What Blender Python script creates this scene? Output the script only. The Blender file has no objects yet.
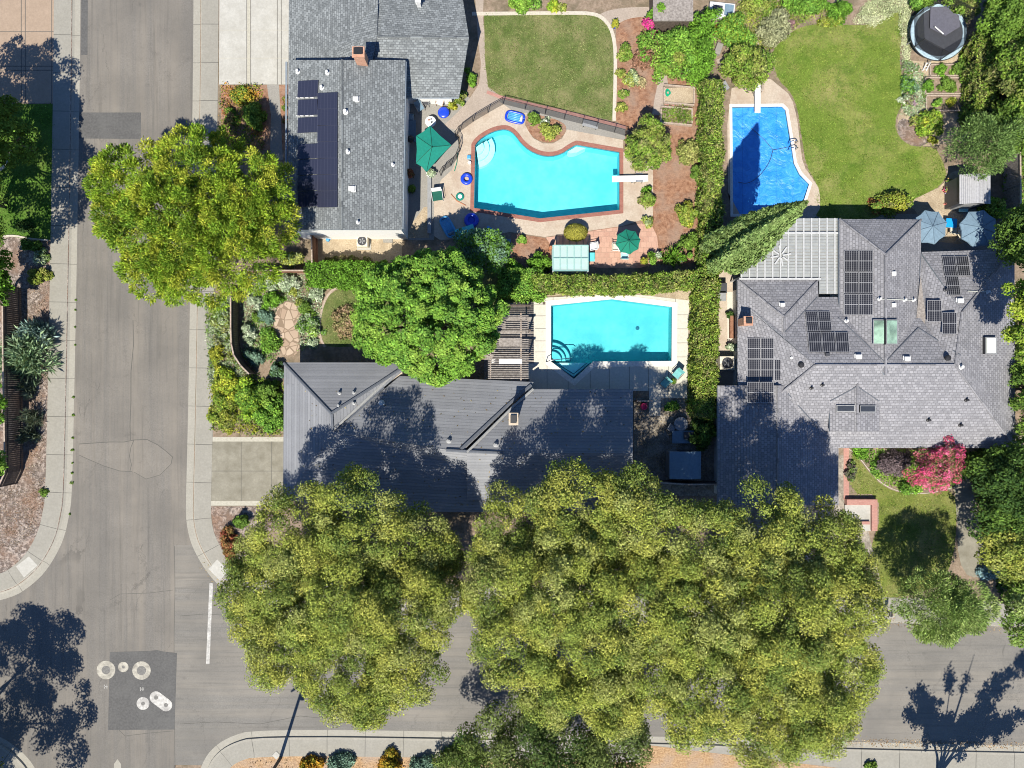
import bpy, bmesh, math, random
import numpy as np
from mathutils import Vector, Matrix
from mathutils.geometry import tessellate_polygon

R = math.radians
H, S = 57.0, 12.5                     # camera height in metres, ground pixels per metre
scene = bpy.context.scene
col = scene.collection

# ------------------------------------------------------------------ camera, sky, sun, exposure
cd = bpy.data.cameras.new("camera")
cd.sensor_width = 36.0
cd.lens = 36.0 * H * S / 1024.0
cd.clip_end = 2000.0
cam = bpy.data.objects.new("camera", cd)
cam.location = (0, 0, H)
col.objects.link(cam)
scene.camera = cam

SUN = Vector((-0.19, -0.612, 1.0)).normalized()
el = math.asin(SUN.z)
world = bpy.data.worlds.new("World")
scene.world = world
world.use_nodes = True
wn = world.node_tree
sky = wn.nodes.new("ShaderNodeTexSky")
sky.sky_type = 'NISHITA'
sky.sun_disc = False
sky.sun_elevation = el
sky.sun_rotation = math.atan2(SUN.x, SUN.y)
sky.air_density = 1.0
sky.dust_density = 0.3
sky.ozone_density = 3.0
bg = wn.nodes["Background"]
bg.inputs[1].default_value = 0.066
tint = wn.nodes.new("ShaderNodeMix"); tint.data_type = 'RGBA'; tint.blend_type = 'MULTIPLY'; tint.inputs[0].default_value = 1.0
tint.inputs[7].default_value = (.72, .95, 1.28, 1.0)          # a deep clear summer blue
wn.links.new(sky.outputs[0], tint.inputs[6]); wn.links.new(tint.outputs[2], bg.inputs[0])

ld = bpy.data.lights.new("sun", 'SUN')
ld.energy = 5.0
ld.angle = R(0.5)
ld.color = (1.0, 0.945, 0.835)
lo = bpy.data.objects.new("sun", ld)
lo.rotation_euler = SUN.to_track_quat('Z', 'Y').to_euler()
lo.location = SUN * 90
col.objects.link(lo)

scene.view_settings.view_transform = 'Standard'
scene.view_settings.look = 'None'
scene.view_settings.exposure = 0.66
scene.view_settings.gamma = 1.0
scene.cycles.max_bounces = 8
scene.cycles.transparent_max_bounces = 12
scene.cycles.use_denoising = True
scene.cycles.filter_width = 1.0

# ------------------------------------------------------------------ helpers
def P(px, py, h=0.0):
    k = (H - h) / H / S
    return Vector(((px - 512) * k, (384 - py) * k, h))

def ray_plane(px, py, a, b, c, off=0.0):
    n = (b - a).cross(c - a).normalized()
    if n.z < 0: n = -n
    a = a + n * off
    o = Vector((0, 0, H)); d = P(px, py, 0) - o
    t = (a - o).dot(n) / d.dot(n)
    return o + d * t, n

def org(o):
    v = Vector((0, 0, 0))
    while o is not None:
        v = v + Vector(o.location); o = o.parent
    return v

def tag(o, label=None, cat=None, group=None, kind=None):
    if label: o["label"] = label
    if cat: o["category"] = cat
    if group: o["group"] = group
    if kind: o["kind"] = kind
    return o

def thing(name, label, cat, loc, group=None):
    o = bpy.data.objects.new(name, None)
    o.empty_display_size = 0.3
    o.location = loc
    col.objects.link(o)
    return tag(o, label, cat, group)

class MB:
    """collects shapes given in world coordinates, links them as one mesh object"""
    def __init__(self):
        self.v = []; self.f = []; self.uv = []; self.m = []
    def face(self, pts, uv=None, m=0):
        i = len(self.v)
        self.v += [tuple(p) for p in pts]
        self.f.append(tuple(range(i, i + len(pts))))
        self.uv.append(uv or [(p[0], p[1]) for p in pts]); self.m.append(m)
        return self
    def rface(self, pts, m=0):
        """a face whose uv runs along the eave and up the slope, in metres"""
        pts = [Vector(p) for p in pts]
        n = Vector((0, 0, 0))
        for i in range(len(pts)):
            a, b = pts[i], pts[(i + 1) % len(pts)]
            n += a.cross(b)
        n.normalize()
        if n.z < 0: pts.reverse(); n = -n
        u = Vector((0, 0, 1)).cross(n)
        u = u.normalized() if u.length > 1e-3 else Vector((1, 0, 0))
        w = n.cross(u)
        uv = [(p.dot(u), p.dot(w)) for p in pts]
        if len(pts) > 4:
            for t in tessellate_polygon([pts]):
                self.face([pts[i] for i in t], [uv[i] for i in t], m)
        else:
            self.face(pts, uv, m)
        return self
    def box(self, c, s, rz=0.0, m=0, tilt=None):
        c = Vector(c); hx, hy, hz = s[0] / 2, s[1] / 2, s[2] / 2
        M = Matrix.Rotation(rz, 3, 'Z')
        if tilt is not None: M = M @ tilt
        q = [c + M @ Vector((x * hx, y * hy, z * hz)) for z in (-1, 1) for y in (-1, 1) for x in (-1, 1)]
        for a in ((0, 2, 3, 1), (4, 5, 7, 6), (0, 1, 5, 4), (2, 6, 7, 3), (0, 4, 6, 2), (1, 3, 7, 5)):
            pts = [q[i] for i in a]
            l1 = (pts[1] - pts[0]).length; l2 = (pts[3] - pts[0]).length
            self.face(pts, [(0, 0), (l1, 0), (l1, l2), (0, l2)], m)
        return self
    def prism(self, pts, z0, z1, m=0, holes=(), bottom=False):
        pts = [Vector((p[0], p[1], 0)) for p in pts]
        a = sum(pts[i].x * pts[(i + 1) % len(pts)].y - pts[(i + 1) % len(pts)].x * pts[i].y for i in range(len(pts)))
        if a < 0: pts.reverse()
        loops = [pts] + [[Vector((p[0], p[1], 0)) for p in h] for h in holes]
        flat = [p for l in loops for p in l]
        for t in tessellate_polygon(loops):
            tri = [flat[i] for i in t]
            if (tri[1] - tri[0]).cross(tri[2] - tri[0]).z < 0: tri.reverse()
            self.face([(p.x, p.y, z1) for p in tri], None, m)
            if bottom: self.face([(p.x, p.y, z0) for p in reversed(tri)], None, m)
        if z1 - z0 > 1e-5:
            s = 0.0
            for i in range(len(pts)):
                p, q = pts[i], pts[(i + 1) % len(pts)]
                l = (q - p).length
                self.face([(p.x, p.y, z0), (q.x, q.y, z0), (q.x, q.y, z1), (p.x, p.y, z1)], [(s, z0), (s + l, z0), (s + l, z1), (s, z1)], m)
                s += l
        return self
    def tube(self, path, rad, n=8, m=0, cap=True):
        path = [Vector(p) for p in path]
        if not isinstance(rad, (list, tuple)): rad = [rad] * len(path)
        base = len(self.v); ref = None
        for i, p in enumerate(path):
            t = (path[min(i + 1, len(path) - 1)] - path[max(i - 1, 0)]).normalized()
            if ref is None: ref = t.orthogonal().normalized()
            u = (ref - t * ref.dot(t))
            u = u.normalized() if u.length > 1e-6 else t.orthogonal().normalized()
            ref = u; w = t.cross(u)
            for k in range(n):
                a = 2 * math.pi * k / n
                self.v.append(tuple(p + (u * math.cos(a) + w * math.sin(a)) * rad[i]))
        for i in range(len(path) - 1):
            for k in range(n):
                a, b = base + i * n + k, base + i * n + (k + 1) % n
                self.f.append((a, b, b + n, a + n)); self.m.append(m)
                self.uv.append([(k / n, i), ((k + 1) / n, i), ((k + 1) / n, i + 1), (k / n, i + 1)])
        if cap:
            for ring, rev in ((0, True), (len(path) - 1, False)):
                idx = [base + ring * n + k for k in range(n)]
                if rev: idx.reverse()
                self.f.append(tuple(idx)); self.m.append(m); self.uv.append([(0, 0)] * n)
        return self
    def lathe(self, c, prof, n=24, m=0, sx=1.0, sy=1.0, cap=True):
        c = Vector(c); base = len(self.v)
        for r, z in prof:
            for k in range(n):
                a = 2 * math.pi * k / n
                self.v.append((c.x + r * sx * math.cos(a), c.y + r * sy * math.sin(a), c.z + z))
        for i in range(len(prof) - 1):
            for k in range(n):
                a, b = base + i * n + k, base + i * n + (k + 1) % n
                self.f.append((a, b, b + n, a + n)); self.m.append(m)
                self.uv.append([(k / n, i), ((k + 1) / n, i), ((k + 1) / n, i + 1), (k / n, i + 1)])
        for ring, rev in ((0, True), (len(prof) - 1, False)) if cap else ():
            if prof[ring][0] > 1e-4:
                idx = [base + ring * n + k for k in range(n)]
                if rev: idx.reverse()
                self.f.append(tuple(idx)); self.m.append(m); self.uv.append([(0, 0)] * n)
        return self
    def torus(self, c, r, t, n=28, k=10, m=0, sx=1.0, sy=1.0, sq=1.0):
        prof = [(r + t * math.cos(2 * math.pi * i / k), t * sq * math.sin(2 * math.pi * i / k)) for i in range(k + 1)]
        return self.lathe(c, prof, n, m, sx, sy, False)
    def build(self, name, mats, parent=None, origin=None, smooth=False, bevel=0.0):
        if not isinstance(mats, (list, tuple)): mats = [mats]
        po = org(parent) if parent is not None else Vector((0, 0, 0))
        o3 = Vector(origin) if origin is not None else po
        me = bpy.data.meshes.new(name)
        me.from_pydata([(x - o3.x, y - o3.y, z - o3.z) for x, y, z in self.v], [], self.f)
        uvl = me.uv_layers.new(name="UVMap")
        flat = [c for f in self.uv for p in f for c in p]
        uvl.data.foreach_set("uv", flat)
        for mm in mats: me.materials.append(mm)
        me.polygons.foreach_set("material_index", self.m)
        if smooth: me.polygons.foreach_set("use_smooth", [True] * len(self.f))
        me.update()
        ob = bpy.data.objects.new(name, me)
        ob.location = o3 - po
        ob.parent = parent
        col.objects.link(ob)
        if bevel > 0:
            bm = bmesh.new(); bm.from_mesh(me); bmesh.ops.remove_doubles(bm, verts=bm.verts, dist=1e-4); bm.to_mesh(me); bm.free()
            b = ob.modifiers.new("bevel", 'BEVEL'); b.width = bevel; b.segments = 2; b.limit_method = 'ANGLE'
        return ob

def off_poly(pts, d):
    """offset a closed polygon outwards by d metres"""
    pts = [Vector((p[0], p[1])) for p in pts]
    a = sum(pts[i].x * pts[(i + 1) % len(pts)].y - pts[(i + 1) % len(pts)].x * pts[i].y for i in range(len(pts)))
    sg = 1 if a > 0 else -1
    out = []
    for i, p in enumerate(pts):
        e1 = (p - pts[i - 1]).normalized(); e2 = (pts[(i + 1) % len(pts)] - p).normalized()
        n1 = Vector((e1.y, -e1.x)) * sg; n2 = Vector((e2.y, -e2.x)) * sg
        b = n1 + n2
        b = b.normalized() if b.length > 1e-4 else n1
        out.append(p + b * d / max(0.35, b.dot(n1)))
    return out

def off_line(pts, d):
    """offset an open polyline to its left by d metres"""
    pts = [Vector((p[0], p[1])) for p in pts]
    out = []
    for i, p in enumerate(pts):
        e1 = (p - pts[max(i - 1, 0)]); e2 = (pts[min(i + 1, len(pts) - 1)] - p)
        e1 = e1.normalized() if e1.length else e2.normalized()
        e2 = e2.normalized() if e2.length else e1
        n1 = Vector((-e1.y, e1.x)); n2 = Vector((-e2.y, e2.x))
        b = (n1 + n2).normalized()
        out.append(p + b * d / max(0.4, b.dot(n1)))
    return out

def smooth_line(pts, it=2, closed=False):
    pts = [Vector((p[0], p[1])) for p in pts]
    for _ in range(it):
        q = [] if closed else [pts[0]]
        for i in range(len(pts) if closed else len(pts) - 1):
            a, b = pts[i], pts[(i + 1) % len(pts)]
            q += [a * .75 + b * .25, a * .25 + b * .75]
        if not closed: q.append(pts[-1])
        pts = q
    return pts

def G(pts):
    return [P(x, y, 0.1).xy for x, y in pts]

# ------------------------------------------------------------------ materials
def new_mat(name):
    m = bpy.data.materials.new(name); m.use_nodes = True
    nt = m.node_tree
    return m, nt, nt.nodes["Principled BSDF"]

def nd(nt, t, **kw):
    n = nt.nodes.new(t)
    for k, v in kw.items():
        if k.startswith("i_"):
            n.inputs[k[2:].replace("_", " ")].default_value = v
        else: setattr(n, k, v)
    return n

def c4(c): return (c[0], c[1], c[2], 1.0)

def mixc(nt, fac, a, b, mode='MIX'):
    m = nt.nodes.new("ShaderNodeMix"); m.data_type = 'RGBA'; m.blend_type = mode; m.clamp_factor = True
    for sock, v in ((m.inputs[0], fac), (m.inputs[6], a), (m.inputs[7], b)):
        if isinstance(v, bpy.types.NodeSocket): nt.links.new(v, sock)
        elif isinstance(v, (int, float)): sock.default_value = v
        else: sock.default_value = c4(v)
    return m.outputs[2]

def math_n(nt, op, a, b=0.0, c=None):
    m = nt.nodes.new("ShaderNodeMath"); m.operation = op
    for i, v in enumerate((a, b, c)):
        if v is None: continue
        if isinstance(v, bpy.types.NodeSocket): nt.links.new(v, m.inputs[i])
        else: m.inputs[i].default_value = v
    return m.outputs[0]

def noise(nt, vec, scale, detail=4, rough=.6, lo=.35, hi=.65, dist=0.0):
    n = nd(nt, "ShaderNodeTexNoise"); n.inputs["Scale"].default_value = scale
    n.inputs["Detail"].default_value = detail; n.inputs["Roughness"].default_value = rough; n.inputs["Distortion"].default_value = dist
    nt.links.new(vec, n.inputs["Vector"])
    r = nd(nt, "ShaderNodeMapRange"); r.inputs[1].default_value = lo; r.inputs[2].default_value = hi
    nt.links.new(n.outputs[0], r.inputs[0])
    return r.outputs[0]

def pos(nt):
    return nd(nt, "ShaderNodeNewGeometry").outputs["Position"]

def stretch(nt, vec, s):
    m = nd(nt, "ShaderNodeMapping"); m.inputs["Scale"].default_value = s
    nt.links.new(vec, m.inputs["Vector"]); return m.outputs[0]

def bump(nt, b, h, strength=.3, dist=.02):
    n = nd(nt, "ShaderNodeBump"); n.inputs["Strength"].default_value = strength; n.inputs["Distance"].default_value = dist
    nt.links.new(h, n.inputs["Height"]); nt.links.new(n.outputs[0], b.inputs["Normal"])

def m_noisy(name, c1, c2, scale=8, c3=None, scale3=.6, amt3=.8, rough=.8, bmp=.25, bd=.02, metal=0.0, coord='pos', detail=5, lo=.35, hi=.65):
    m, nt, b = new_mat(name)
    v = pos(nt) if coord == 'pos' else nd(nt, "ShaderNodeTexCoord").outputs["Object"]
    f = noise(nt, v, scale, detail, .65, lo, hi)
    c = mixc(nt, f, c1, c2)
    if c3:
        g = noise(nt, v, scale3, 4, .6, .45, .65)
        c = mixc(nt, math_n(nt, 'MULTIPLY', g, amt3), c, c3)
    nt.links.new(c, b.inputs["Base Color"])
    b.inputs["Roughness"].default_value = rough; b.inputs["Metallic"].default_value = metal
    if bmp: bump(nt, b, f, bmp, bd)
    return m

def m_paint(name, c, rough=.5, var=.12, metal=0.0, scale=6):
    return m_noisy(name, [x * (1 - var) for x in c], [min(1, x * (1 + var)) for x in c], scale, rough=rough, bmp=.08, bd=.004, metal=metal, coord='obj')

def m_asphalt(name, c, axis):
    m, nt, b = new_mat(name)
    v = pos(nt)
    g = noise(nt, v, 8.5, 5, .85, .32, .68)
    g2 = noise(nt, v, 2.6, 6, .8, .35, .68)
    st = noise(nt, stretch(nt, v, (.75, .02, 1) if axis == 'y' else (.02, .75, 1)), 1.0, 7, .72, .40, .60)
    bl = noise(nt, v, .22, 5, .6, .35, .65)
    k = mixc(nt, g, [x * .66 for x in c], [x * 1.34 for x in c])
    k = mixc(nt, math_n(nt, 'MULTIPLY', g2, .45), k, [x * 1.35 for x in c])
    k = mixc(nt, math_n(nt, 'MULTIPLY', st, .75), k, [c[0] * 1.45, c[1] * 1.38, c[2] * 1.28])
    k = mixc(nt, math_n(nt, 'MULTIPLY', bl, .6), k, [x * .74 for x in c])
    ty = noise(nt, stretch(nt, v, (2.6, .10, 1) if axis == 'y' else (.10, 2.6, 1)), 1.0, 5, .7, .52, .72)
    k = mixc(nt, math_n(nt, 'MULTIPLY', ty, .62), k, [x * .62 for x in c])
    oil = noise(nt, v, .9, 5, .7, .60, .74)
    k = mixc(nt, math_n(nt, 'MULTIPLY', oil, .45), k, [x * .5 for x in c])
    # fine cracks
    d = noise(nt, v, 1.3, 4, .6, 0, 1)
    vv = nt.nodes.new("ShaderNodeVectorMath"); vv.operation = 'ADD'
    nt.links.new(v, vv.inputs[0])
    dm = nt.nodes.new("ShaderNodeVectorMath"); dm.operation = 'SCALE'; dm.inputs["Scale"].default_value = 1.2
    cb = nd(nt, "ShaderNodeCombineXYZ"); nt.links.new(d, cb.inputs[0]); nt.links.new(g2, cb.inputs[1])
    nt.links.new(cb.outputs[0], dm.inputs[0]); nt.links.new(dm.outputs[0], vv.inputs[1])
    vo = nd(nt, "ShaderNodeTexVoronoi"); vo.feature = 'DISTANCE_TO_EDGE'; vo.inputs["Scale"].default_value = .27
    nt.links.new(vv.outputs[0], vo.inputs["Vector"])
    cr = math_n(nt, 'LESS_THAN', vo.outputs["Distance"], .006)
    cr = math_n(nt, 'MULTIPLY', cr, noise(nt, v, .35, 2, .5, .45, .6))
    k = mixc(nt, math_n(nt, 'MULTIPLY', cr, .55), k, [x * .45 for x in c])
    nt.links.new(k, b.inputs["Base Color"]); b.inputs["Roughness"].default_value = .9
    bump(nt, b, g, .35, .01)
    return m

def m_concrete(name, c, joint=0.0, jv=0.0, jw=.03, var=.14, stain=.25, dark=.5):
    """poured concrete; joint / jv: spacing in metres of scored lines along u and v"""
    m, nt, b = new_mat(name)
    v = pos(nt)
    g = noise(nt, v, 6, 5, .8, .3, .7); s = noise(nt, v, .9, 6, .7, .35, .7)
    k = mixc(nt, g, [x * (1 - var) for x in c], [min(.9, x * (1 + var)) for x in c])
    k = mixc(nt, math_n(nt, 'MULTIPLY', s, stain), k, [c[0] * .62, c[1] * .60, c[2] * .56])
    if joint or jv:
        uv = nd(nt, "ShaderNodeUVMap"); uv.uv_map = "UVMap"
        sp = nd(nt, "ShaderNodeSeparateXYZ"); nt.links.new(uv.outputs[0], sp.inputs[0])
        fac = None
        for sock, per in ((sp.outputs[0], joint), (sp.outputs[1], jv)):
            if not per: continue
            # slab to slab tone
            fr = math_n(nt, 'FRACT', math_n(nt, 'DIVIDE', math_n(nt, 'ADD', sock, 500 * per), per))
            l = math_n(nt, 'LESS_THAN', fr, jw / per)
            fac = l if fac is None else math_n(nt, 'MAXIMUM', fac, l)
            if sock is sp.outputs[0]:
                wn_ = nd(nt, "ShaderNodeTexWhiteNoise"); wn_.noise_dimensions = '1D'
                nt.links.new(math_n(nt, 'FLOOR', math_n(nt, 'DIVIDE', math_n(nt, 'ADD', sock, 500 * per), per)), wn_.inputs["W"])
                k = mixc(nt, math_n(nt, 'MULTIPLY', wn_.outputs[0], .6), k, [c[0] * .64, c[1] * .66, c[2] * .66])
        k = mixc(nt, math_n(nt, 'MULTIPLY', fac, dark), k, [x * .25 for x in c])
    nt.links.new(k, b.inputs["Base Color"]); b.inputs["Roughness"].default_value = .85
    bump(nt, b, g, .2, .006)
    return m

def m_brick(name, cols, mortar, w, h, ms=.012, rough=.85, bias=0.0, bmp=.4, offset=.5, coord='uv', wear=.25, wearc=None, hi=None):
    m, nt, b = new_mat(name)
    if coord == 'uv':
        uv = nd(nt, "ShaderNodeUVMap"); uv.uv_map = "UVMap"; v = uv.outputs[0]
    else: v = pos(nt)
    br = nd(nt, "ShaderNodeTexBrick"); br.offset = offset; br.squash = 1.0
    br.inputs["Scale"].default_value = 1.0; br.inputs["Brick Width"].default_value = w; br.inputs["Row Height"].default_value = h
    br.inputs["Mortar Size"].default_value = ms; br.inputs["Mortar Smooth"].default_value = .1; br.inputs["Bias"].default_value = bias
    br.inputs["Color1"].default_value = c4(cols[0]); br.inputs["Color2"].default_value = c4(cols[1]); br.inputs["Mortar"].default_value = c4(mortar)
    nt.links.new(v, br.inputs["Vector"])
    p = pos(nt)
    g = noise(nt, p, 9, 4, .8, .3, .7)
    k = mixc(nt, math_n(nt, 'MULTIPLY', g, .35), br.outputs[0], hi or [min(.9, x * 1.7) for x in cols[1]])
    s = noise(nt, p, .45, 5, .65, .4, .68)
    k = mixc(nt, math_n(nt, 'MULTIPLY', s, wear), k, wearc or [x * .55 for x in cols[0]])
    nt.links.new(k, b.inputs["Base Color"]); b.inputs["Roughness"].default_value = rough
    hh = math_n(nt, 'ADD', math_n(nt, 'MULTIPLY', br.outputs["Fac"], -1.0), math_n(nt, 'MULTIPLY', g, .5))
    bump(nt, b, hh, bmp, .02)
    return m

def m_leaf(name, trans=.25):
    m, nt, b = new_mat(name)
    nt.nodes.remove(b)
    at = nd(nt, "ShaderNodeAttribute"); at.attribute_name = "tint"
    d = nd(nt, "ShaderNodeBsdfDiffuse"); t = nd(nt, "ShaderNodeBsdfTranslucent")
    nt.links.new(at.outputs["Color"], d.inputs[0])
    nt.links.new(mixc(nt, .4, at.outputs["Color"], (.24, .28, .03)), t.inputs[0])
    mx = nd(nt, "ShaderNodeMixShader"); mx.inputs[0].default_value = trans
    nt.links.new(d.outputs[0], mx.inputs[1]); nt.links.new(t.outputs[0], mx.inputs[2])
    nt.links.new(mx.outputs[0], nt.nodes["Material Output"].inputs[0])
    return m

def m_water(name, tint):
    m, nt, b = new_mat(name)
    nt.nodes.remove(b)
    tr = nd(nt, "ShaderNodeBsdfTransparent"); tr.inputs[0].default_value = c4(tint)
    g = nd(nt, "ShaderNodeBsdfGlossy"); g.inputs["Roughness"].default_value = .03
    f = nd(nt, "ShaderNodeFresnel"); f.inputs[0].default_value = 1.33
    bp = nd(nt, "ShaderNodeBump"); bp.inputs["Strength"].default_value = .25; bp.inputs["Distance"].default_value = .03
    nt.links.new(noise(nt, pos(nt), 3.2, 3, .6, 0, 1, .6), bp.inputs["Height"])
    nt.links.new(bp.outputs[0], g.inputs["Normal"]); nt.links.new(bp.outputs[0], f.inputs["Normal"])
    mx = nd(nt, "ShaderNodeMixShader"); nt.links.new(f.outputs[0], mx.inputs[0])
    nt.links.new(tr.outputs[0], mx.inputs[1]); nt.links.new(g.outputs[0], mx.inputs[2])
    nt.links.new(mx.outputs[0], nt.nodes["Material Output"].inputs[0])
    return m

def m_lawn(name, c1, c2, dry, amt, scale=.35, lo=.42, hi=.66):
    m, nt, b = new_mat(name)
    v = pos(nt)
    f = noise(nt, v, 6.5, 6, .85, .33, .67); f2 = noise(nt, v, 1.9, 6, .8, .35, .65)
    k = mixc(nt, f, [x * .5 for x in c1], [x * 1.45 for x in c1])
    k = mixc(nt, math_n(nt, 'MULTIPLY', f2, .65), k, c2)
    g = noise(nt, v, scale, 7, .62, lo, hi, .3)
    k = mixc(nt, math_n(nt, 'MULTIPLY', g, amt), k, mixc(nt, f, [x * .75 for x in dry], [x * 1.25 for x in dry]))
    dk = noise(nt, v, .55, 5, .7, .5, .68, .4)
    k = mixc(nt, math_n(nt, 'MULTIPLY', dk, .75), k, [c1[0] * .5, c1[1] * .72, c1[2] * .45])
    nt.links.new(k, b.inputs["Base Color"]); b.inputs["Roughness"].default_value = .95
    b.inputs["Specular IOR Level"].default_value = .1
    bump(nt, b, f, .8, .05)
    return m

def m_solar(name, c, line, nu=6, nv=10, mid=True):
    """module with cell lines; uv 0..1 over the panel"""
    m, nt, b = new_mat(name)
    uv = nd(nt, "ShaderNodeUVMap"); uv.uv_map = "UVMap"
    sp = nd(nt, "ShaderNodeSeparateXYZ"); nt.links.new(uv.outputs[0], sp.inputs[0])
    u, v = sp.outputs[0], sp.outputs[1]
    lu = math_n(nt, 'LESS_THAN', math_n(nt, 'FRACT', math_n(nt, 'MULTIPLY', u, nu)), .16)
    lv = math_n(nt, 'LESS_THAN', math_n(nt, 'FRACT', math_n(nt, 'MULTIPLY', v, nv)), .10)
    k = mixc(nt, math_n(nt, 'MULTIPLY', lu, .55), c, line)
    k = mixc(nt, math_n(nt, 'MULTIPLY', lv, .18), k, line)
    def edge(s, w):
        return math_n(nt, 'LESS_THAN', math_n(nt, 'SUBTRACT', .5, math_n(nt, 'ABSOLUTE', math_n(nt, 'SUBTRACT', s, .5))), w)
    e = math_n(nt, 'MAXIMUM', edge(u, .03), edge(v, .018))
    if mid: e = math_n(nt, 'MAXIMUM', e, math_n(nt, 'LESS_THAN', math_n(nt, 'ABSOLUTE', math_n(nt, 'SUBTRACT', v, .5)), .014))
    k = mixc(nt, math_n(nt, 'MULTIPLY', e, .7), k, line)
    nt.links.new(k, b.inputs["Base Color"]); b.inputs["Roughness"].default_value = .22
    return m

M = {}
M['street'] = m_asphalt("street asphalt", (.140, .130, .116), 'y')
M['patch_light'] = m_asphalt('lighter patch asphalt', (.155, .143, .126), 'y')
M['street_new'] = m_asphalt("cross street asphalt", (.152, .144, .130), 'x')
M['patch'] = m_noisy("patch asphalt", (.066, .065, .063), (.096, .094, .091), 6, (.12, .118, .112), .5, .4, .92, .3, .01)
M['walk'] = m_concrete("sidewalk concrete", (.25, .238, .205), 3.05, 0, .05, dark=.8)
M['gutter'] = m_concrete("gutter concrete", (.285, .27, .23), 3.05, 0, .05, dark=.6)
M['drive'] = m_concrete("pale driveway concrete", (.39, .38, .345), 0, 0, .05, stain=.5)
M['drive_old'] = m_concrete("stained driveway concrete", (.23, .215, .17), 0, 0, .05, stain=.95)
M['drive_pink'] = m_concrete("pinkish driveway concrete", (.30, .225, .165), 0, 0, stain=.35)
M['score'] = m_paint("score line", (.09, .085, .075), .9)
M['score_light'] = m_paint("pale score strip", (.36, .34, .28), .9)
M['deck_tan'] = m_noisy("pool deck concrete", (.35, .29, .225), (.44, .37, .295), 7, (.30, .22, .16), .8, .6, .85, .15, .006)
M['deck_white'] = m_concrete("white pool deck slab", (.50, .475, .41), 0, 0, stain=.2)
M['deck_grey'] = m_noisy("grey walkway concrete", (.20, .19, .17), (.27, .255, .23), 9, (.2, .19, .17), .7, .5, .88, .15, .006)
M['path_pink'] = m_noisy("pinkish path concrete", (.27, .22, .18), (.36, .30, .25), 8, (.25, .21, .17), .8, .5, .88, .15, .006)
M['kerb_pale'] = m_paint("pale edging concrete", (.44, .40, .33), .85)
M['soil'] = m_noisy("dry soil", (.17, .125, .085), (.27, .205, .15), 5, (.10, .085, .05), .7, .7, .95, .5, .04)
M['mulch'] = m_noisy("red bark mulch", (.17, .075, .04), (.32, .18, .11), 4, (.25, .17, .125), .55, .85, .95, .7, .05)
M['mulch_grey'] = m_noisy("grey bark mulch", (.11, .085, .07), (.36, .30, .26), 4.5, (.22, .135, .09), .45, .8, .95, .8, .06, lo=.42, hi=.6)
M['mulch_gold'] = m_noisy("golden bark mulch", (.26, .15, .07), (.46, .31, .17), 7, (.33, .25, .19), .5, .8, .95, .7, .05)
M['gravel'] = m_noisy("sandy gravel", (.30, .23, .15), (.46, .38, .27), 11, (.22, .17, .11), .8, .6, .95, .6, .03)
M['litter'] = m_noisy("leaf litter paving", (.17, .145, .12), (.36, .32, .26), 6, (.10, .085, .065), .8, .7, .95, .4, .02)
M['flag'] = None
M['pavers'] = m_brick("red patio pavers", [(.30, .16, .115), (.40, .245, .18)], (.22, .14, .10), .42, .42, .014, coord='pos', wear=.3, wearc=(.42, .28, .21))
M['brick'] = m_brick("red brick", [(.195, .072, .052), (.265, .108, .08)], (.18, .11, .085), .24, .10, .008, wear=.2)
M['pinkbrick'] = m_brick("pink brick capping", [(.30, .14, .115), (.36, .19, .155)], (.24, .15, .12), .24, .12, .008, wear=.1)
M['shingle_dark'] = m_brick("grey comp shingles", [(.062, .070, .073), (.205, .222, .226)], (.05, .055, .06), .27, .17, .018, bmp=.6, wear=.15, hi=(.36, .385, .39))
M['shingle_pale'] = m_brick("pale grey comp shingles", [(.135, .135, .149), (.252, .250, .268)], (.095, .095, .105), .30, .21, .022, bmp=.6, wear=.15, hi=(.42, .41, .42))
M['tile'] = m_brick("slate blue roof tiles", [(.158, .163, .177), (.212, .217, .230)], (.125, .129, .14), 61.0, .25, .026, bmp=.35, wear=.25, hi=(.29, .30, .32), offset=.37)
M['ridge_pale'] = m_paint("pale valley flashing", (.30, .30, .29), .6)
M['ridge_dark'] = m_paint("dark ridge tiles", (.10, .11, .13), .7)
M['stucco'] = m_noisy("white stucco wall", (.66, .65, .62), (.74, .73, .70), 7, bmp=.2, rough=.9)
M['stucco_tan'] = m_noisy("tan stucco wall", (.40, .33, .25), (.50, .42, .33), 7, bmp=.2, rough=.9)
M['fascia'] = m_paint("painted fascia", (.20, .235, .27), .6)
M['white'] = m_paint("white paint", (.54, .54, .53), .45)
M['white_pl'] = m_paint("white plastic", (.62, .62, .61), .35, .05)
M['collar'] = m_noisy('worn concrete collar', (.27, .255, .215), (.42, .395, .335), 4, (.19, .175, .15), 1.6, .75, .9)
M['beam'] = m_paint('dusty white beam', (.40, .405, .405), .6)
M['iron'] = m_noisy('cast iron', (.07, .068, .064), (.13, .125, .118), 9, rough=.6)
M['coping'] = m_paint("white pool coping", (.60, .58, .53), .7)
M['chim'] = m_brick("pale chimney brick", [(.36, .16, .10), (.48, .27, .18)], (.34, .24, .18), .24, .09, .01)
M['cream'] = m_paint("cream metal", (.60, .55, .44), .5)
M['black'] = m_paint("black metal", (.018, .018, .02), .45)
M['dark'] = m_paint("dark grey plastic", (.045, .047, .055), .5)
M['grey'] = m_paint("grey metal", (.24, .245, .25), .45, metal=.0)
M['chrome'] = m_paint("polished steel", (.62, .63, .64), .2, metal=1.0)
M['wood_dark'] = m_noisy("weathered dark fence wood", (.055, .04, .03), (.12, .092, .075), 6, bmp=.3, rough=.9)
M['wood_top'] = m_noisy("bleached wood", (.26, .20, .155), (.42, .345, .28), 9, bmp=.3, rough=.9)
M['wood_red'] = m_noisy("redwood boards", (.17, .075, .04), (.28, .14, .085), 6, bmp=.3, rough=.85)
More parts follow.
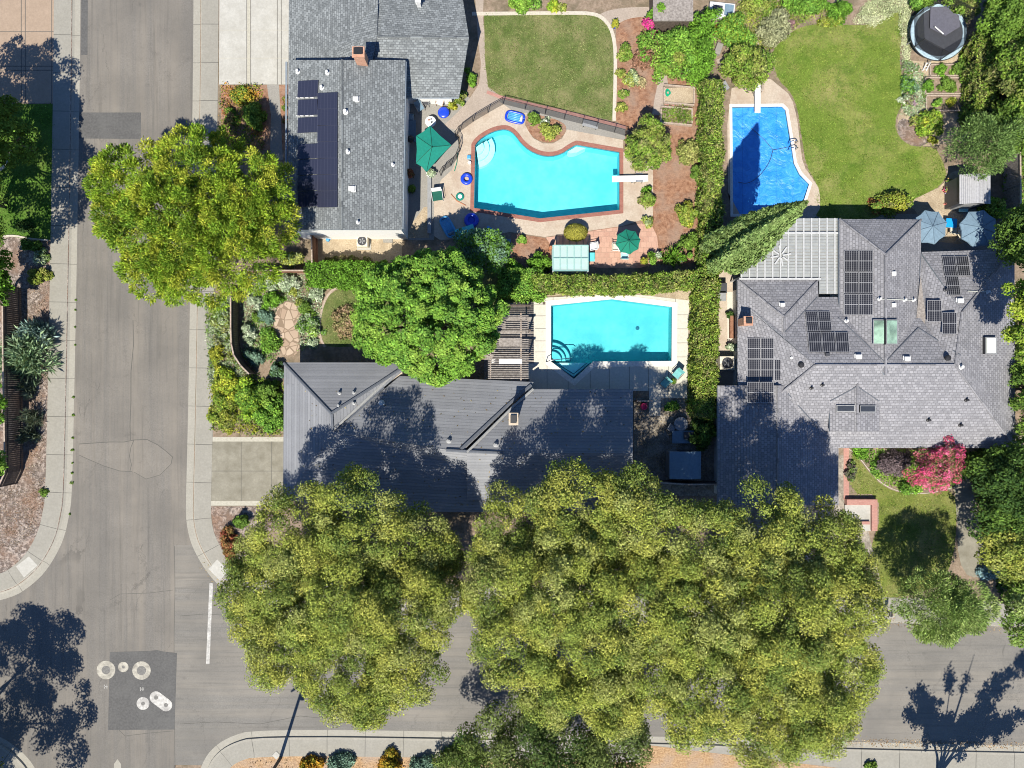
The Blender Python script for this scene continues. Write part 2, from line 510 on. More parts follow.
M['wood_grey'] = m_noisy("silvered timber", (.155, .135, .12), (.30, .27, .245), 6, bmp=.3, rough=.9)
M['bark'] = m_noisy("tree bark", (.085, .065, .048), (.19, .155, .12), 9, bmp=.8, bd=.05, rough=.95)
M['terracotta'] = m_paint("terracotta", (.42, .17, .085), .8)
M['teal'] = m_paint("teal canvas", (.0, .17, .125), .85, .1)
M['green_cv'] = m_paint("green canvas", (.0, .155, .098), .85, .1)
M['green_rib'] = m_paint("dark green seam", (.0, .075, .05), .8)
M['blue_cv'] = m_paint("grey blue canvas", (.135, .205, .265), .85, .12)
M['blue_rib'] = m_paint("dark blue seam", (.09, .14, .19), .85)
M['blue_vinyl'] = m_paint("royal blue vinyl", (.012, .05, .50), .3, .1)
M['blue_lt'] = m_paint("light blue plastic", (.07, .30, .55), .4, .1)
M['cyan'] = m_paint("aqua fabric", (.09, .50, .52), .7, .1)
M['aqua_lt'] = m_paint("pale aqua mesh", (.30, .62, .62), .7, .1)
M['chair_aq'] = m_paint('sea green mesh', (.13, .36, .36), .7, .1)
M['azure'] = m_paint("azure laminate", (.01, .27, .62), .4, .1)
M['plaster'] = m_noisy("aqua pool plaster", (.10, .52, .585), (.15, .58, .635), 1.2, (.05, .44, .53), .25, .6, .7, .05, .01)
M['plaster_lt'] = m_noisy("pale pool plaster", (.42, .85, .88), (.52, .90, .92), 3, bmp=.05, rough=.7)
M['plaster2'] = m_noisy("turquoise pool plaster", (.085, .46, .49), (.12, .52, .545), 1.2, (.05, .40, .46), .35, .6, .7, .05, .01)
M['tileband'] = m_paint("dark waterline tile", (.02, .13, .20), .3)
M['water'] = m_water("pool water", (.80, .97, .99))
M['leaf'] = m_leaf("leaves")
M['leaf_thick'] = m_leaf("waxy leaves", .16)
M['core'] = m_noisy("twigs inside hedge", (.02, .025, .012), (.04, .045, .02), 8, rough=.95)
M['lawn_a'] = m_lawn("green yellow lawn", (.115, .140, .042), (.095, .152, .038), (.30, .26, .135), .85, .40, .40, .70)
M['lawn_b'] = m_lawn("large lawn", (.125, .190, .030), (.175, .238, .040), (.33, .29, .12), .85, .28, .44, .70)
M['lawn_c'] = m_lawn("bright lawn", (.075, .155, .024), (.10, .19, .032), (.15, .18, .045), .5)
M['lawn_d'] = m_lawn("front lawn", (.15, .18, .04), (.19, .22, .05), (.30, .26, .11), .7)
M['paint_white'] = m_noisy("worn white road paint", (.30, .29, .27), (.50, .49, .46), 5, (.20, .19, .18), 1.2, .6, .8, .15, .004)
M['mesh_black'] = None
M['solar_blue'] = m_solar("indigo solar cells", (.024, .027, .048), (.045, .048, .075), 6, 10, False)
M['solar_black'] = m_solar("black solar cells", (.022, .022, .027), (.40, .40, .41), 6, 10, True)
M['skyglass'] = m_paint("skylight glass", (.24, .36, .27), .15, .5, scale=.8)
M['darkglass'] = m_paint("dark skylight glass", (.04, .045, .055), .08)
M['skywhite'] = m_paint("opal skylight dome", (.62, .64, .56), .3, .06)

def m_mesh(name, c, alpha):
    m, nt, b = new_mat(name)
    b.inputs["Base Color"].default_value = c4(c); b.inputs["Roughness"].default_value = .7; b.inputs["Alpha"].default_value = alpha
    return m
M['mesh_black'] = m_mesh("black safety mesh", (.02, .02, .022), .38)
M['net'] = m_mesh("black trampoline netting", (.015, .015, .018), .55)
M['clear'] = m_mesh("corrugated clear plastic", (.42, .55, .53), .72)
M['lattice'] = m_noisy("translucent grey roof panel", (.225, .238, .24), (.29, .305, .30), 3, rough=.5, bmp=.1)

def m_flag():
    m, nt, b = new_mat("flagstone")
    v = pos(nt)
    vo = nd(nt, "ShaderNodeTexVoronoi"); vo.feature = 'DISTANCE_TO_EDGE'; vo.inputs["Scale"].default_value = 1.7
    vc = nd(nt, "ShaderNodeTexVoronoi"); vc.inputs["Scale"].default_value = 1.7
    nt.links.new(v, vo.inputs["Vector"]); nt.links.new(v, vc.inputs["Vector"])
    sp = nd(nt, "ShaderNodeSeparateColor"); nt.links.new(vc.outputs["Color"], sp.inputs[0])
    k = mixc(nt, sp.outputs[0], (.30, .215, .155), (.42, .33, .25))
    k = mixc(nt, math_n(nt, 'LESS_THAN', vo.outputs["Distance"], .055), k, (.20, .145, .10))
    nt.links.new(k, b.inputs["Base Color"]); b.inputs["Roughness"].default_value = .9
    bump(nt, b, vo.outputs["Distance"], .4, .05)
    return m
M['flag'] = m_flag()

def m_cover():
    """blue solar cover: seams across it, soft wrinkles"""
    m, nt, b = new_mat("blue solar cover")
    v = pos(nt)
    sp = nd(nt, "ShaderNodeSeparateXYZ"); nt.links.new(v, sp.inputs[0])
    fr = math_n(nt, 'FRACT', math_n(nt, 'DIVIDE', math_n(nt, 'ADD', sp.outputs[0], 200.3), 1.35))
    ln = math_n(nt, 'LESS_THAN', fr, .05)
    w = noise(nt, v, 1.1, 5, .6, .3, .7, 1.5); w2 = noise(nt, v, 9, 3, .6, .3, .7)
    k = mixc(nt, w, (.015, .20, .62), (.05, .31, .76))
    k = mixc(nt, math_n(nt, 'MULTIPLY', ln, .35), k, (.01, .12, .42))
    nt.links.new(k, b.inputs["Base Color"]); b.inputs["Roughness"].default_value = .38
    bump(nt, b, math_n(nt, 'ADD', w, math_n(nt, 'MULTIPLY', w2, .15)), .6, .12)
    return m
M['cover'] = m_cover()

# ------------------------------------------------------------------ foliage
rngs = np.random.default_rng
def _unit(a): return a / np.maximum(1e-9, np.linalg.norm(a, axis=1, keepdims=True))

def leaf_mesh(name, pos_, nrm, axis, size, tint, mat, parent=None, origin=(0, 0, 0), narrow=.55, extra=None):
    n = len(pos_)
    ax = axis - nrm * np.sum(axis * nrm, axis=1, keepdims=True); ax = _unit(ax)
    bi = np.cross(nrm, ax)
    s = size[:, None]
    v = np.stack([pos_ - ax * s, pos_ - bi * s * narrow, pos_ + ax * s, pos_ + bi * s * narrow], axis=1).reshape(-1, 3)
    me = bpy.data.meshes.new(name)
    ev = np.zeros((0, 3)); ef = []
    if extra is not None:
        ev = np.array(extra.v, dtype=float); ef = extra.f
    nv = 4 * n + len(ev)
    me.vertices.add(nv)
    allv = np.concatenate([v, ev]) if len(ev) else v
    me.vertices.foreach_set("co", allv.astype(np.float32).ravel())
    loops = np.arange(4 * n, dtype=np.int32); starts = np.arange(0, 4 * n, 4, dtype=np.int32); tot = np.full(n, 4, dtype=np.int32)
    if ef:
        el_ = np.array([i + 4 * n for f in ef for i in f], dtype=np.int32); et = np.array([len(f) for f in ef], dtype=np.int32)
        es = 4 * n + np.concatenate([[0], np.cumsum(et)[:-1]]).astype(np.int32)
        loops = np.concatenate([loops, el_]); starts = np.concatenate([starts, es]); tot = np.concatenate([tot, et])
    me.loops.add(len(loops)); me.polygons.add(len(starts))
    me.loops.foreach_set("vertex_index", loops)
    me.polygons.foreach_set("loop_start", starts); me.polygons.foreach_set("loop_total", tot)
    me.materials.append(mat)
    if ef:
        me.materials.append(M['core'])
        mi = np.zeros(len(starts), dtype=np.int32); mi[n:] = 1
        me.polygons.foreach_set("material_index", mi)
    a = me.attributes.new("tint", 'FLOAT_COLOR', 'POINT')
    c = np.ones((nv, 4), dtype=np.float32); c[:4 * n, :3] = np.repeat(tint, 4, axis=0)
    a.data.foreach_set("color", c.ravel())
    me.update(calc_edges=True)
    ob = bpy.data.objects.new(name, me); ob.location = origin; ob.parent = parent
    col.objects.link(ob)
    return ob

TINT = 1.75
def tints(rng, n, pal, cl=None, ncl=1, jit=.30, mixr=.5):
    pal = np.array(pal, dtype=float)
    base = pal[rng.integers(0, len(pal), ncl)] if cl is not None else None
    own = pal[rng.integers(0, len(pal), n)]
    c = own if base is None else base[cl] * (1 - mixr) + own * mixr
    return np.clip(c * TINT * (1 + jit * rng.standard_normal((n, 1))).clip(.35, 1.9), .004, .8)

def crown(name, rx, ry, rz, pal, seed, clumps=60, cr=1.0, leaves=20000, ls=.14, lob=.16, low=-.4, spiky=0.0, narrow=.55,
          mat=None, parent=None, origin=(0, 0, 0), inner=.25, flat=.85, jit=.30, shell=.6, up=.45):
    rng = rngs(seed)
    mat = mat or M['leaf']
    i = np.arange(clumps) + .5
    z = 1 - (1 - low) * i / clumps
    th = i * 2.39996 + rng.uniform(0, .7, clumps)
    z = np.clip(z + rng.normal(0, .06, clumps), low, 1)
    rr = np.sqrt(np.maximum(0, 1 - z * z))
    d = np.stack([rr * np.cos(th), rr * np.sin(th), z], 1)
    ph = rng.uniform(0, 6.28, 6)
    ang = np.arctan2(d[:, 1], d[:, 0])
    f = 1 + lob * (.5 * np.cos(2 * ang + ph[0]) + .45 * np.cos(3 * ang + ph[1]) + .4 * np.cos(5 * ang + ph[2]) + .35 * np.cos(4 * z + ph[3])) + rng.normal(0, lob * .35, clumps)
    cre = min(cr, .8 * min(rx, ry, rz))
    Rv = np.array([max(.02, rx - cre * .75), max(.02, ry - cre * .75), max(.02, rz - cre * .6)])
    sc = np.where(rng.uniform(0, 1, clumps) < inner, rng.uniform(.35, .75, clumps), rng.uniform(.86, 1.03, clumps))
    c = d * Rv * (f * sc)[:, None]
    crr = cre * rng.uniform(.6, 1.3, clumps)
    p = crr ** 2; p /= p.sum()
    cl = rng.choice(clumps, leaves, p=p)
    out = _unit(c + np.array([0, 0, .3 * rz]))
    dd = _unit(rng.standard_normal((leaves, 3)) + out[cl] * .55 + np.array([0, 0, up]))
    rad = crr[cl] * (shell + (1.06 - shell) * rng.uniform(0, 1, leaves) ** .6)
    q = c[cl] + dd * rad[:, None] * np.array([1, 1, flat])
    # ragged edge
    q += rng.standard_normal((leaves, 3)) * (ls * .55)
    zmin = low * rz * 1.05
    q[:, 2] = np.where(q[:, 2] < zmin, zmin + rng.uniform(0, .25 * rz, leaves), q[:, 2])
    nrm = _unit(dd * .95 + rng.standard_normal((leaves, 3)) * .45 + np.array([-.08, -.2, .4]))
    ax = rng.standard_normal((leaves, 3))
    if spiky:
        ax = ax * (1 - spiky) + (dd + out[cl] * .6) * 2.2 * spiky
        nrm = _unit(np.cross(ax, rng.standard_normal((leaves, 3))) + np.array([0, 0, .5]))
    size = ls * rng.uniform(.6, 1.35, leaves)
    return leaf_mesh(name, q, nrm, ax, size, tints(rng, leaves, pal, cl, clumps, jit), mat, parent, origin, narrow), c

OLIVE = [(.158, .182, .034), (.124, .158, .032), (.205, .208, .044), (.066, .100, .024), (.174, .186, .060)]
OLIVE_D = [(.065, .090, .028), (.092, .115, .034), (.050, .072, .022)]
LIME = [(.140, .222, .020), (.195, .248, .026), (.092, .165, .018), (.262, .268, .034), (.062, .115, .016)]
FRESH = [(.086, .172, .024), (.112, .212, .030), (.052, .112, .018), (.160, .240, .042), (.072, .152, .030)]
MID = [(.070, .120, .022), (.095, .152, .026), (.050, .090, .018)]
GREEN = [(.07, .15, .018), (.09, .18, .022), (.05, .105, .016)]
DARK = [(.025, .05, .014), (.038, .07, .018), (.02, .04, .014)]
HEDGE = [(.085, .148, .022), (.112, .172, .026), (.050, .094, .016), (.155, .17, .04), (.135, .125, .055)]
HEDGE_Y = [(.115, .155, .026), (.150, .175, .034), (.085, .118, .022), (.19, .18, .055)]
SILVER = [(.16, .20, .125), (.21, .25, .165), (.11, .15, .085), (.28, .31, .23)]
BLUEG = [(.075, .125, .09), (.11, .17, .12), (.055, .095, .068)]
YELLOW = [(.200, .190, .024), (.15, .165, .024), (.11, .145, .02)]
PALE = [(.24, .26, .145), (.19, .22, .115), (.30, .31, .20)]
PINK = [(.42, .045, .12), (.48, .10, .19), (.30, .03, .09), (.07, .10, .03), (.05, .07, .025)]
MAGENTA = [(.34, .02, .14), (.25, .02, .11), (.08, .12, .03)]
PURPLE = [(.075, .055, .06), (.11, .085, .09), (.05, .04, .045)]
RUST = [(.19, .05, .03), (.13, .045, .03), (.11, .09, .03)]
ORANGE = [(.30, .14, .02), (.20, .15, .02), (.14, .14, .02)]
FEATHER = [(.13, .195, .050), (.17, .235, .065), (.095, .150, .040), (.21, .25, .09)]

SEED = [11]
def tree(name, label, cat, cx, cy, rx, ry, hm, top, pal, base=None, clumps=90, cr=1.3, leaves=40000, ls=.14, group=None, tr=.25, limbs=9, **kw):
    """crown given by where its middle (hm metres up) is seen; trunk stands below it"""
    SEED[0] += 7
    c = P(cx, cy, hm); k = (H - hm) / H / S
    g = P(*base, .1) if base else Vector((c.x, c.y, .1))
    t = thing(name, label, cat, (g.x, g.y, .1), group)
    RX, RY, RZ = rx * k, ry * k, top - hm
    ob, cc = crown("crown", RX, RY, RZ, pal, SEED[0], clumps, cr, leaves, ls, parent=t, origin=(c.x - g.x, c.y - g.y, hm - .1), **kw)
    rnd = random.Random(SEED[0])
    b = MB()
    fork = Vector((g.x * .6 + c.x * .4, g.y * .6 + c.y * .4, max(.8, hm - RZ * .75)))
    top_ = Vector((c.x, c.y, hm + RZ * .35))
    b.tube([g, (g + fork) / 2 + Vector((rnd.uniform(-.1, .1), rnd.uniform(-.1, .1), 0)), fork, (fork + top_) / 2 + Vector((rnd.uniform(-.3, .3), rnd.uniform(-.3, .3), 0)), top_],
           [tr * 1.35, tr, tr * .85, tr * .5, tr * .18], 9)
    idx = list(range(len(cc))); rnd.shuffle(idx)
    for i in idx[:limbs]:
        e = c + Vector(cc[i])
        a = fork.lerp(top_, rnd.uniform(0, .5))
        m_ = a.lerp(e, .5) + Vector((0, 0, rnd.uniform(-.2, .5)))
        b.tube([a, m_, e], [tr * .5, tr * .3, tr * .1], 6)
    b.build("trunk", M['bark'], t, smooth=True)
    return t

def lobed_tree(label, lobes, hm, top, pal, base, leaves=190000, ls=.092, cr=.72, tr=.34, name="street_tree", spiky=0.0, narrow=.55, rz=.78, per=44, low=-.2, rise=.6, shell=.4):
    """spreading crown of several boughs; each bough is (px, py, radius in px) as seen from above"""
    SEED[0] += 7; rng = rngs(SEED[0]); rnd = random.Random(SEED[0])
    lobes = [tuple(l) + (0.0,) * (4 - len(l)) for l in lobes]
    cx = sum(l[0] * l[2] for l in lobes) / sum(l[2] for l in lobes); cy = sum(l[1] * l[2] for l in lobes) / sum(l[2] for l in lobes)
    R0 = max(math.hypot(l[0] - cx, l[1] - cy) for l in lobes)
    g = P(*base, .1); t = thing(name, label, "tree", (g.x, g.y, .1))
    C, RR, OUT = [], [], []; tips = []
    for px, py, rp, dh in lobes:
        d2 = (math.hypot(px - cx, py - cy) / R0) ** 2
        h = hm + (top - hm) * rise * (1 - d2) + rnd.uniform(-.6, .6) + dh
        c = P(px, py, h); r = 1.04 * rp * (H - h) / H / S
        tips.append(c)
        n = int(per * (r / 3) ** 1.5) + 8
        i = np.arange(n) + .5
        z = np.clip(1 - (1 - low) * i / n + rng.normal(0, .08, n), low, 1); th = i * 2.39996 + rng.uniform(0, .9, n)
        q = np.sqrt(np.maximum(0, 1 - z * z)); dd = np.stack([q * np.cos(th), q * np.sin(th), z], 1)
        rad = (r - cr * .6) * np.where(rng.uniform(0, 1, n) < .25, rng.uniform(.4, .75, n), rng.uniform(.85, 1.05, n))
        C.append(np.array(c)[None] + dd * rad[:, None] * np.array([1, 1, rz])); OUT.append(dd)
        RR.append(cr * rng.uniform(.55, 1.45, n) * min(1.0, .55 + r / 6))
    C = np.concatenate(C); RR = np.concatenate(RR); OUT = np.concatenate(OUT); m = len(C)
    # boughs do not all stand equally high
    C[:, 2] += rng.normal(0, .14, m)
    p = RR ** 2 / (RR ** 2).sum(); cl = rng.choice(m, leaves, p=p)
    d = _unit(rng.standard_normal((leaves, 3)) + OUT[cl] * .6 + np.array([0, 0, .4]))
    q = C[cl] + d * (RR[cl] * (shell + (1.08 - shell) * rng.uniform(0, 1, leaves) ** .6))[:, None] * np.array([1, 1, .85]) + rng.standard_normal((leaves, 3)) * ls * .6
    nrm = _unit(d * .95 + rng.standard_normal((leaves, 3)) * .45 + np.array([-.08, -.2, .4])); ax = rng.standard_normal((leaves, 3))
    if spiky:
        ax = ax * (1 - spiky) + (d + OUT[cl] * .6) * 2.2 * spiky
        nrm = _unit(np.cross(ax, rng.standard_normal((leaves, 3))) + np.array([-.05, -.12, .6]))
    q -= np.array([g.x, g.y, .1])
    leaf_mesh("crown", q, nrm, ax, ls * rng.uniform(.6, 1.35, leaves), tints(rng, leaves, pal, cl, m, .32, .35), M['leaf'], t, (0, 0, 0), narrow)
    b = MB(); fork = g + Vector((0, 0, hm * .38)); top_ = P(cx, cy, hm + (top - hm) * .3)
    b.tube([g, g.lerp(fork, .5) + Vector((rnd.uniform(-.1, .1), .05, 0)), fork], [tr * 1.4, tr, tr * .9], 10)
    for c in tips:
        mid = fork.lerp(c, .55) + Vector((rnd.uniform(-.4, .4), rnd.uniform(-.4, .4), rnd.uniform(.1, .8)))
        b.tube([fork - Vector((0, 0, .2)), mid, c], [tr * .55, tr * .33, tr * .1], 7)
        for k_ in range(3):
            e_ = c + Vector((rnd.uniform(-1, 1), rnd.uniform(-1, 1), rnd.uniform(.1, .9))) * 1.6
            b.tube([mid.lerp(c, .5), mid.lerp(e_, .7), e_], [tr * .2, tr * .12, tr * .04], 5)
    b.build("trunk", M['bark'], t, smooth=True)
    return t

def shrub(name, label, px, py, r, h, pal, ry=None, group=None, ls=.09, leaves=None, cat="shrub", clumps=None, cr=None, z=.1, **kw):
    """a low plant with foliage to the ground, given by where it is seen"""
    SEED[0] += 5
    k = (H - h * .5) / H / S
    c = P(px, py, z + h * .5)
    rx, ry_ = r * k, (ry or r) * k
    n = leaves or int(min(9000, max(260, 4.2 * (rx * ry_ * 3.1 + (rx + ry_) * h * 1.6) / (2 * ls * ls * .55))))
    cl = clumps or int(min(70, max(8, 9 * rx * ry_ * 2)))
    ob, _ = crown(name, rx, ry_, h, pal, SEED[0], cl, cr or max(.16, min(.55, rx * .4)), n, ls, low=0.02, origin=(c.x, c.y, z), **{**dict(lob=.34, inner=.35, jit=.38), **kw})
    return tag(ob, label, cat, group)

def box_leaves(rng, L, W, Hh, n, bumpy):
    """leaf positions over the top and sides of a box L x W x Hh (centred, base at 0)"""
    at, al, aw = L * W, 2 * L * Hh, 2 * W * Hh
    u = rng.uniform(0, at + al + aw, n)
    x = rng.uniform(-L / 2, L / 2, n); y = rng.uniform(-W / 2, W / 2, n); z = rng.uniform(0, Hh, n)
    nx = np.zeros((n, 3))
    top = u < at; side = (u >= at) & (u < at + al); end = u >= at + al
    z[top] = Hh; nx[top, 2] = 1
    sg = np.sign(rng.uniform(-1, 1, n)); y[side] = (sg * W / 2)[side]; nx[side, 1] = sg[side]
    x[end] = (sg * L / 2)[end]; nx[end, 0] = sg[end]
    q = np.stack([x, y, z], 1)
    w = bumpy * (np.sin(x * 3.1 + 2 * np.sin(y * 2.3)) * .5 + np.sin(x * 7.3 + y * 5.1 + z * 4) * .35 + np.cos(x * 1.3 - z * 2) * .4)
    q += nx * w[:, None] + rng.standard_normal((n, 3)) * .07
    return q, nx

def hedge(label, pts, width, h, pal, name="hedge", dens=300, ls=.085, bumpy=.2, cat="hedge", group=None):
    """clipped hedge along a line of pixels seen at its top"""
    SEED[0] += 3; rng = rngs(SEED[0])
    W3 = [P(x, y, h) for x, y in pts]
    Q = []; N = []; core = MB()
    o = Vector((W3[0].x, W3[0].y, .1))
    for a, b in zip(W3[:-1], W3[1:]):
        L = (b - a).length + width * .5; ang = math.atan2(b.y - a.y, b.x - a.x)
        mid = (a + b) / 2
        n = int(dens * (L * width + 2 * L * h + 2 * width * h))
        q, nx = box_leaves(rng, L, width, h - .1, n, bumpy)
        ca, sa = math.cos(ang), math.sin(ang)
        Rm = np.array([[ca, sa, 0], [-sa, ca, 0], [0, 0, 1]])
        Q.append(q @ Rm + np.array([mid.x - o.x, mid.y - o.y, 0])); N.append(nx @ Rm)
        core.box((mid.x - o.x, mid.y - o.y, (h - .35) / 2), (L - .3, width - .35, h - .35), ang)
    q = np.concatenate(Q); nx = np.concatenate(N); n = len(q)
    nrm = _unit(nx * .7 + rng.standard_normal((n, 3)) * .6 + np.array([0, 0, .35]))
    # colour drifts in patches along the hedge
    patch = (np.floor(q[:, 0] / .55).astype(int) * 31 + np.floor(q[:, 1] / .55).astype(int) * 17 + np.floor(q[:, 2] / .6).astype(int) * 7) % 97
    t = tints(rng, n, pal, patch, 97, .48, .6)
    ob = leaf_mesh(name, q, nrm, rng.standard_normal((n, 3)), ls * rng.uniform(.6, 1.35, n), t, M['leaf'], None, o, .55, core)
    return tag(ob, label, cat, group)

def cover(name, pts, n, h, pal, label=None, ls=.09, kind="stuff", cat=None, z=.115, spiky=.0, narrow=.55):
    """low planting spread over a patch of ground"""
    SEED[0] += 3; rng = rngs(SEED[0])
    poly = np.array([tuple(p) for p in G(pts)])
    lo_, hi_ = poly.min(0), poly.max(0)
    out = []
    while sum(map(len, out)) < n:
        q = rng.uniform(lo_, hi_, (n * 2, 2)); ins = np.zeros(len(q), bool)
        j = len(poly) - 1
        for i in range(len(poly)):
            xi, yi = poly[i]; xj, yj = poly[j]
            with np.errstate(divide='ignore', invalid='ignore'):
                cr_ = ((yi > q[:, 1]) != (yj > q[:, 1])) & (q[:, 0] < (xj - xi) * (q[:, 1] - yi) / (yj - yi) + xi)
            ins ^= cr_; j = i
        out.append(q[ins])
    q2 = np.concatenate(out)[:n]
    hh = h * (.45 + .35 * np.sin(q2[:, 0] * 2.1 + np.sin(q2[:, 1] * 1.7) * 2) + .2 * np.sin(q2[:, 1] * 4.3))
    hh = np.maximum(.12 * h, hh)
    zz = z + hh * rng.uniform(.1, 1, n) ** .6
    q = np.concatenate([q2, zz[:, None]], 1)
    o = np.array([q2[:, 0].mean(), q2[:, 1].mean(), z]); q = q - o
    q[:, :2] += rng.standard_normal((n, 2)) * .12
    nrm = _unit(rng.standard_normal((n, 3)) * .6 + np.array([0, 0, .9]))
    patch = (np.floor(q[:, 0] / .7).astype(int) * 31 + np.floor(q[:, 1] / .7).astype(int) * 17) % 61
    ob = leaf_mesh(name, q, nrm, rng.standard_normal((n, 3)), ls * rng.uniform(.6, 1.4, n), tints(rng, n, pal, patch, 61), M['leaf'], None, o, narrow)
    return tag(ob, label, cat, None, kind)
# ------------------------------------------------------------------ ground, street, blocks
SH = [0]
def sheet(name, pts, k, mat, holes=(), world_pts=None, th=0.0):
    """a flat surface; k = how many 4 mm layers above the block (0.10 m)"""
    SH[0] += 1
    z = .10 + .004 * k + (SH[0] % 29) * .00013
    b = MB()
    b.prism(world_pts or G(pts), z - th, z, 0, [h for h in holes])
    c = world_pts[0] if world_pts else G(pts)[0]
    o = b.build(name, mat, origin=(c[0], c[1], z))
    return tag(o, kind='structure')

pool_a = G(smooth_line([(474, 147), (478.5, 140), (488, 133.5), (497, 130), (505, 128.8), (511, 131), (516, 136), (521, 143), (529, 150), (540, 155), (551, 156.3), (562, 153.5), (569, 148.5), (576, 144.5)], 1)[1:-1]
           + [Vector((577, 144.6)), Vector((619.5, 152)), Vector((619.5, 210)), Vector((540, 218.5)), Vector((474, 208))])
pool_b = G([(551, 305.5), (612, 299.2), (672, 307), (671.5, 361), (593, 361.5), (574, 379), (551, 361.5)])
pool_c = G([(732, 107), (782, 106.5), (785.5, 110), (790.5, 140), (794, 163), (799.5, 174), (809, 184), (803, 203), (798, 214), (733, 214)])
holes3 = [pool_a, pool_b, pool_c]

def Wp(pts): return [P(x, y, 0).xy for x, y in pts]
far = 420.0
b = MB(); b.prism([(-far, -far), (far, -far), (far, far), (-far, far)], -.03, -.03, 0, holes3)
tag(b.build("ground", M['soil']), kind='structure')

b = MB()
b.prism(Wp([(20, -900), (215, -900), (215, 545), (174.5, 545), (174.5, 1700), (20, 1700)]), 0, 0)
b.prism(Wp([(-900, 585), (20, 585), (20, 765), (-900, 765)]), 0, 0)
tag(b.build("street", M['street']), kind='structure')
b = MB(); b.prism(Wp([(174.5, 545), (215, 545), (215, 570), (2000, 590), (2000, 790), (174.5, 765)]), 0, 0)
tag(b.build("cross_street", M['street_new']), kind='structure')

def strip(b, line, prof, m=0):
    """sweep (offset, z) pairs along a line; u = metres along it"""
    rows = [off_line(line, d) for d, z in prof]
    s = 0.0
    for i in range(len(line) - 1):
        l = (Vector(line[i + 1]) - Vector(line[i])).length
        for j in range(len(prof) - 1):
            q = [(*rows[j][i], prof[j][1]), (*rows[j][i + 1], prof[j][1]), (*rows[j + 1][i + 1], prof[j + 1][1]), (*rows[j + 1][i], prof[j + 1][1])]
            n = (Vector(q[1]) - Vector(q[0])).cross(Vector(q[2]) - Vector(q[0]))
            uv = [(s, prof[j][0]), (s + l, prof[j][0]), (s + l, prof[j + 1][0]), (s, prof[j + 1][0])]
            if n.z < 0: q.reverse(); uv.reverse()
            b.face(q, uv, m)
        s += l

# road edges, each with its block on the left of the line's direction
k_ne = [(1700, 640), (1090, 629.5), (1000, 626.5), (893, 622.5), (270, 608), (242, 601), (222, 589), (208, 573.5), (198, 558), (190, 541), (186, 520), (186, 500), (188, 421), (190, 310), (192, 150), (194, 0), (194, -700)]
k_nw = [(82, -700), (81, 0), (78, 192), (74.5, 384), (72, 495), (69.5, 514), (63.5, 541), (48, 569), (32, 585), (12, 598), (-30, 606), (-700, 618)]
k_se = [(196, 1500), (197, 790), (200, 768), (210, 750), (228, 737), (256, 729), (465, 731.5), (838, 741.5), (1024, 746), (1700, 756)]
k_sw = [(-700, 724), (-20, 730), (0, 736), (22, 751), (36, 768), (42, 790), (48, 1500)]
def left_is(line, inside):
    return line
blocks = {}
for nm, ln, left, corners in (("ne", k_ne, 1, [(1700, -700)]), ("nw", k_nw, 1, [(-700, -700)]), ("se", k_se, 1, [(1700, 1500)]), ("sw", k_sw, 1, [(-700, 1500)])):
    wl = [P(x, y, 0).xy for x, y in ln]
    # which side is the block on?
    cpt = P(*corners[0], 0).xy
    mid = len(wl) // 2
    e = Vector(wl[mid + 1]) - Vector(wl[mid]); toc = Vector(cpt) - Vector(wl[mid])
    if e.x * toc.y - e.y * toc.x < 0: wl.reverse()
    sm = smooth_line(wl, 2)
    blocks[nm] = (sm, cpt)
    b = MB(); strip(b, sm, [(-.02, -.01), (0, .006), (.44, .004), (.62, .085), (.70, .118), (.722, .122)] if nm in ('ne', 'nw') else [(-.02, -.01), (0, .006), (.50, .003), (.54, .115), (.722, .122)])
    tag(b.build("kerb", M['gutter']), kind='structure')
    b = MB(); strip(b, sm, [(.723, .122), (2.05, .122), (2.06, .09)])
    tag(b.build("pavement", M['walk']), kind='structure')
    inner = [tuple(p) for p in off_line(sm, .60)]
    b = MB(); b.prism(inner + [tuple(cpt)], .10, .10, 0, holes3 if nm == "ne" else ())
    tag(b.build("yard_ground", {'ne': M['soil'], 'nw': M['mulch_grey'], 'se': M['mulch_gold'], 'sw': M['mulch_grey']}[nm]), kind='structure')

for q in ([(209, 568.5), (218, 559), (228.5, 570.5), (220.5, 580)], [(17, 566), (30, 556), (38.5, 565), (25, 577)]):
    w = Wp(q); bb = MB(); bb.prism(w, .10, .1262)
    tag(bb.build("kerb_ramp", M['drive'], origin=(w[0][0], w[0][1], .12)), kind='structure')
# ---- marks on the asphalt
def flat(name, pts, mat, z=.004, kind='structure'):
    b = MB(); w = Wp(pts); b.prism(w, z, z)
    return tag(b.build(name, mat, origin=(w[0][0], w[0][1], z)), kind=kind)
def crack(name, pts, w=.035):
    b = MB(); p = [P(x, y, 0).xy for x, y in pts]
    l1, l2 = off_line(p, w), off_line(p, -w)
    for i in range(len(p) - 1):
        b.face([(*l2[i], .003), (*l2[i + 1], .003), (*l1[i + 1], .003), (*l1[i], .003)])
    return tag(b.build(name, M['score'], origin=(*p[0], 0)), kind='structure')
flat("road_patch", [(78.5, 112.5), (141, 112.5), (141, 139), (78.5, 138.5)], M['patch'])
flat("road_patch", [(81.5, -40), (88, -40), (87.5, 55), (81, 55)], M['patch'])
flat("road_patch", [(110, 652), (150, 651), (157, 650), (163, 651.5), (177, 653), (174.5, 729.5), (108, 730)], M['patch'], .005)
flat("road_patch", [(79, 444), (110, 442), (134, 440), (130, 456), (130, 471), (120, 471), (104, 466), (90, 460), (79, 455)], M['patch_light'], .002)
flat("road_patch", [(134, 440), (147, 439.5), (158, 445), (167, 452), (172.5, 457), (171, 464), (160, 475), (146, 479), (134, 472), (130, 471), (129.5, 456)], M['patch_light'], .0023)
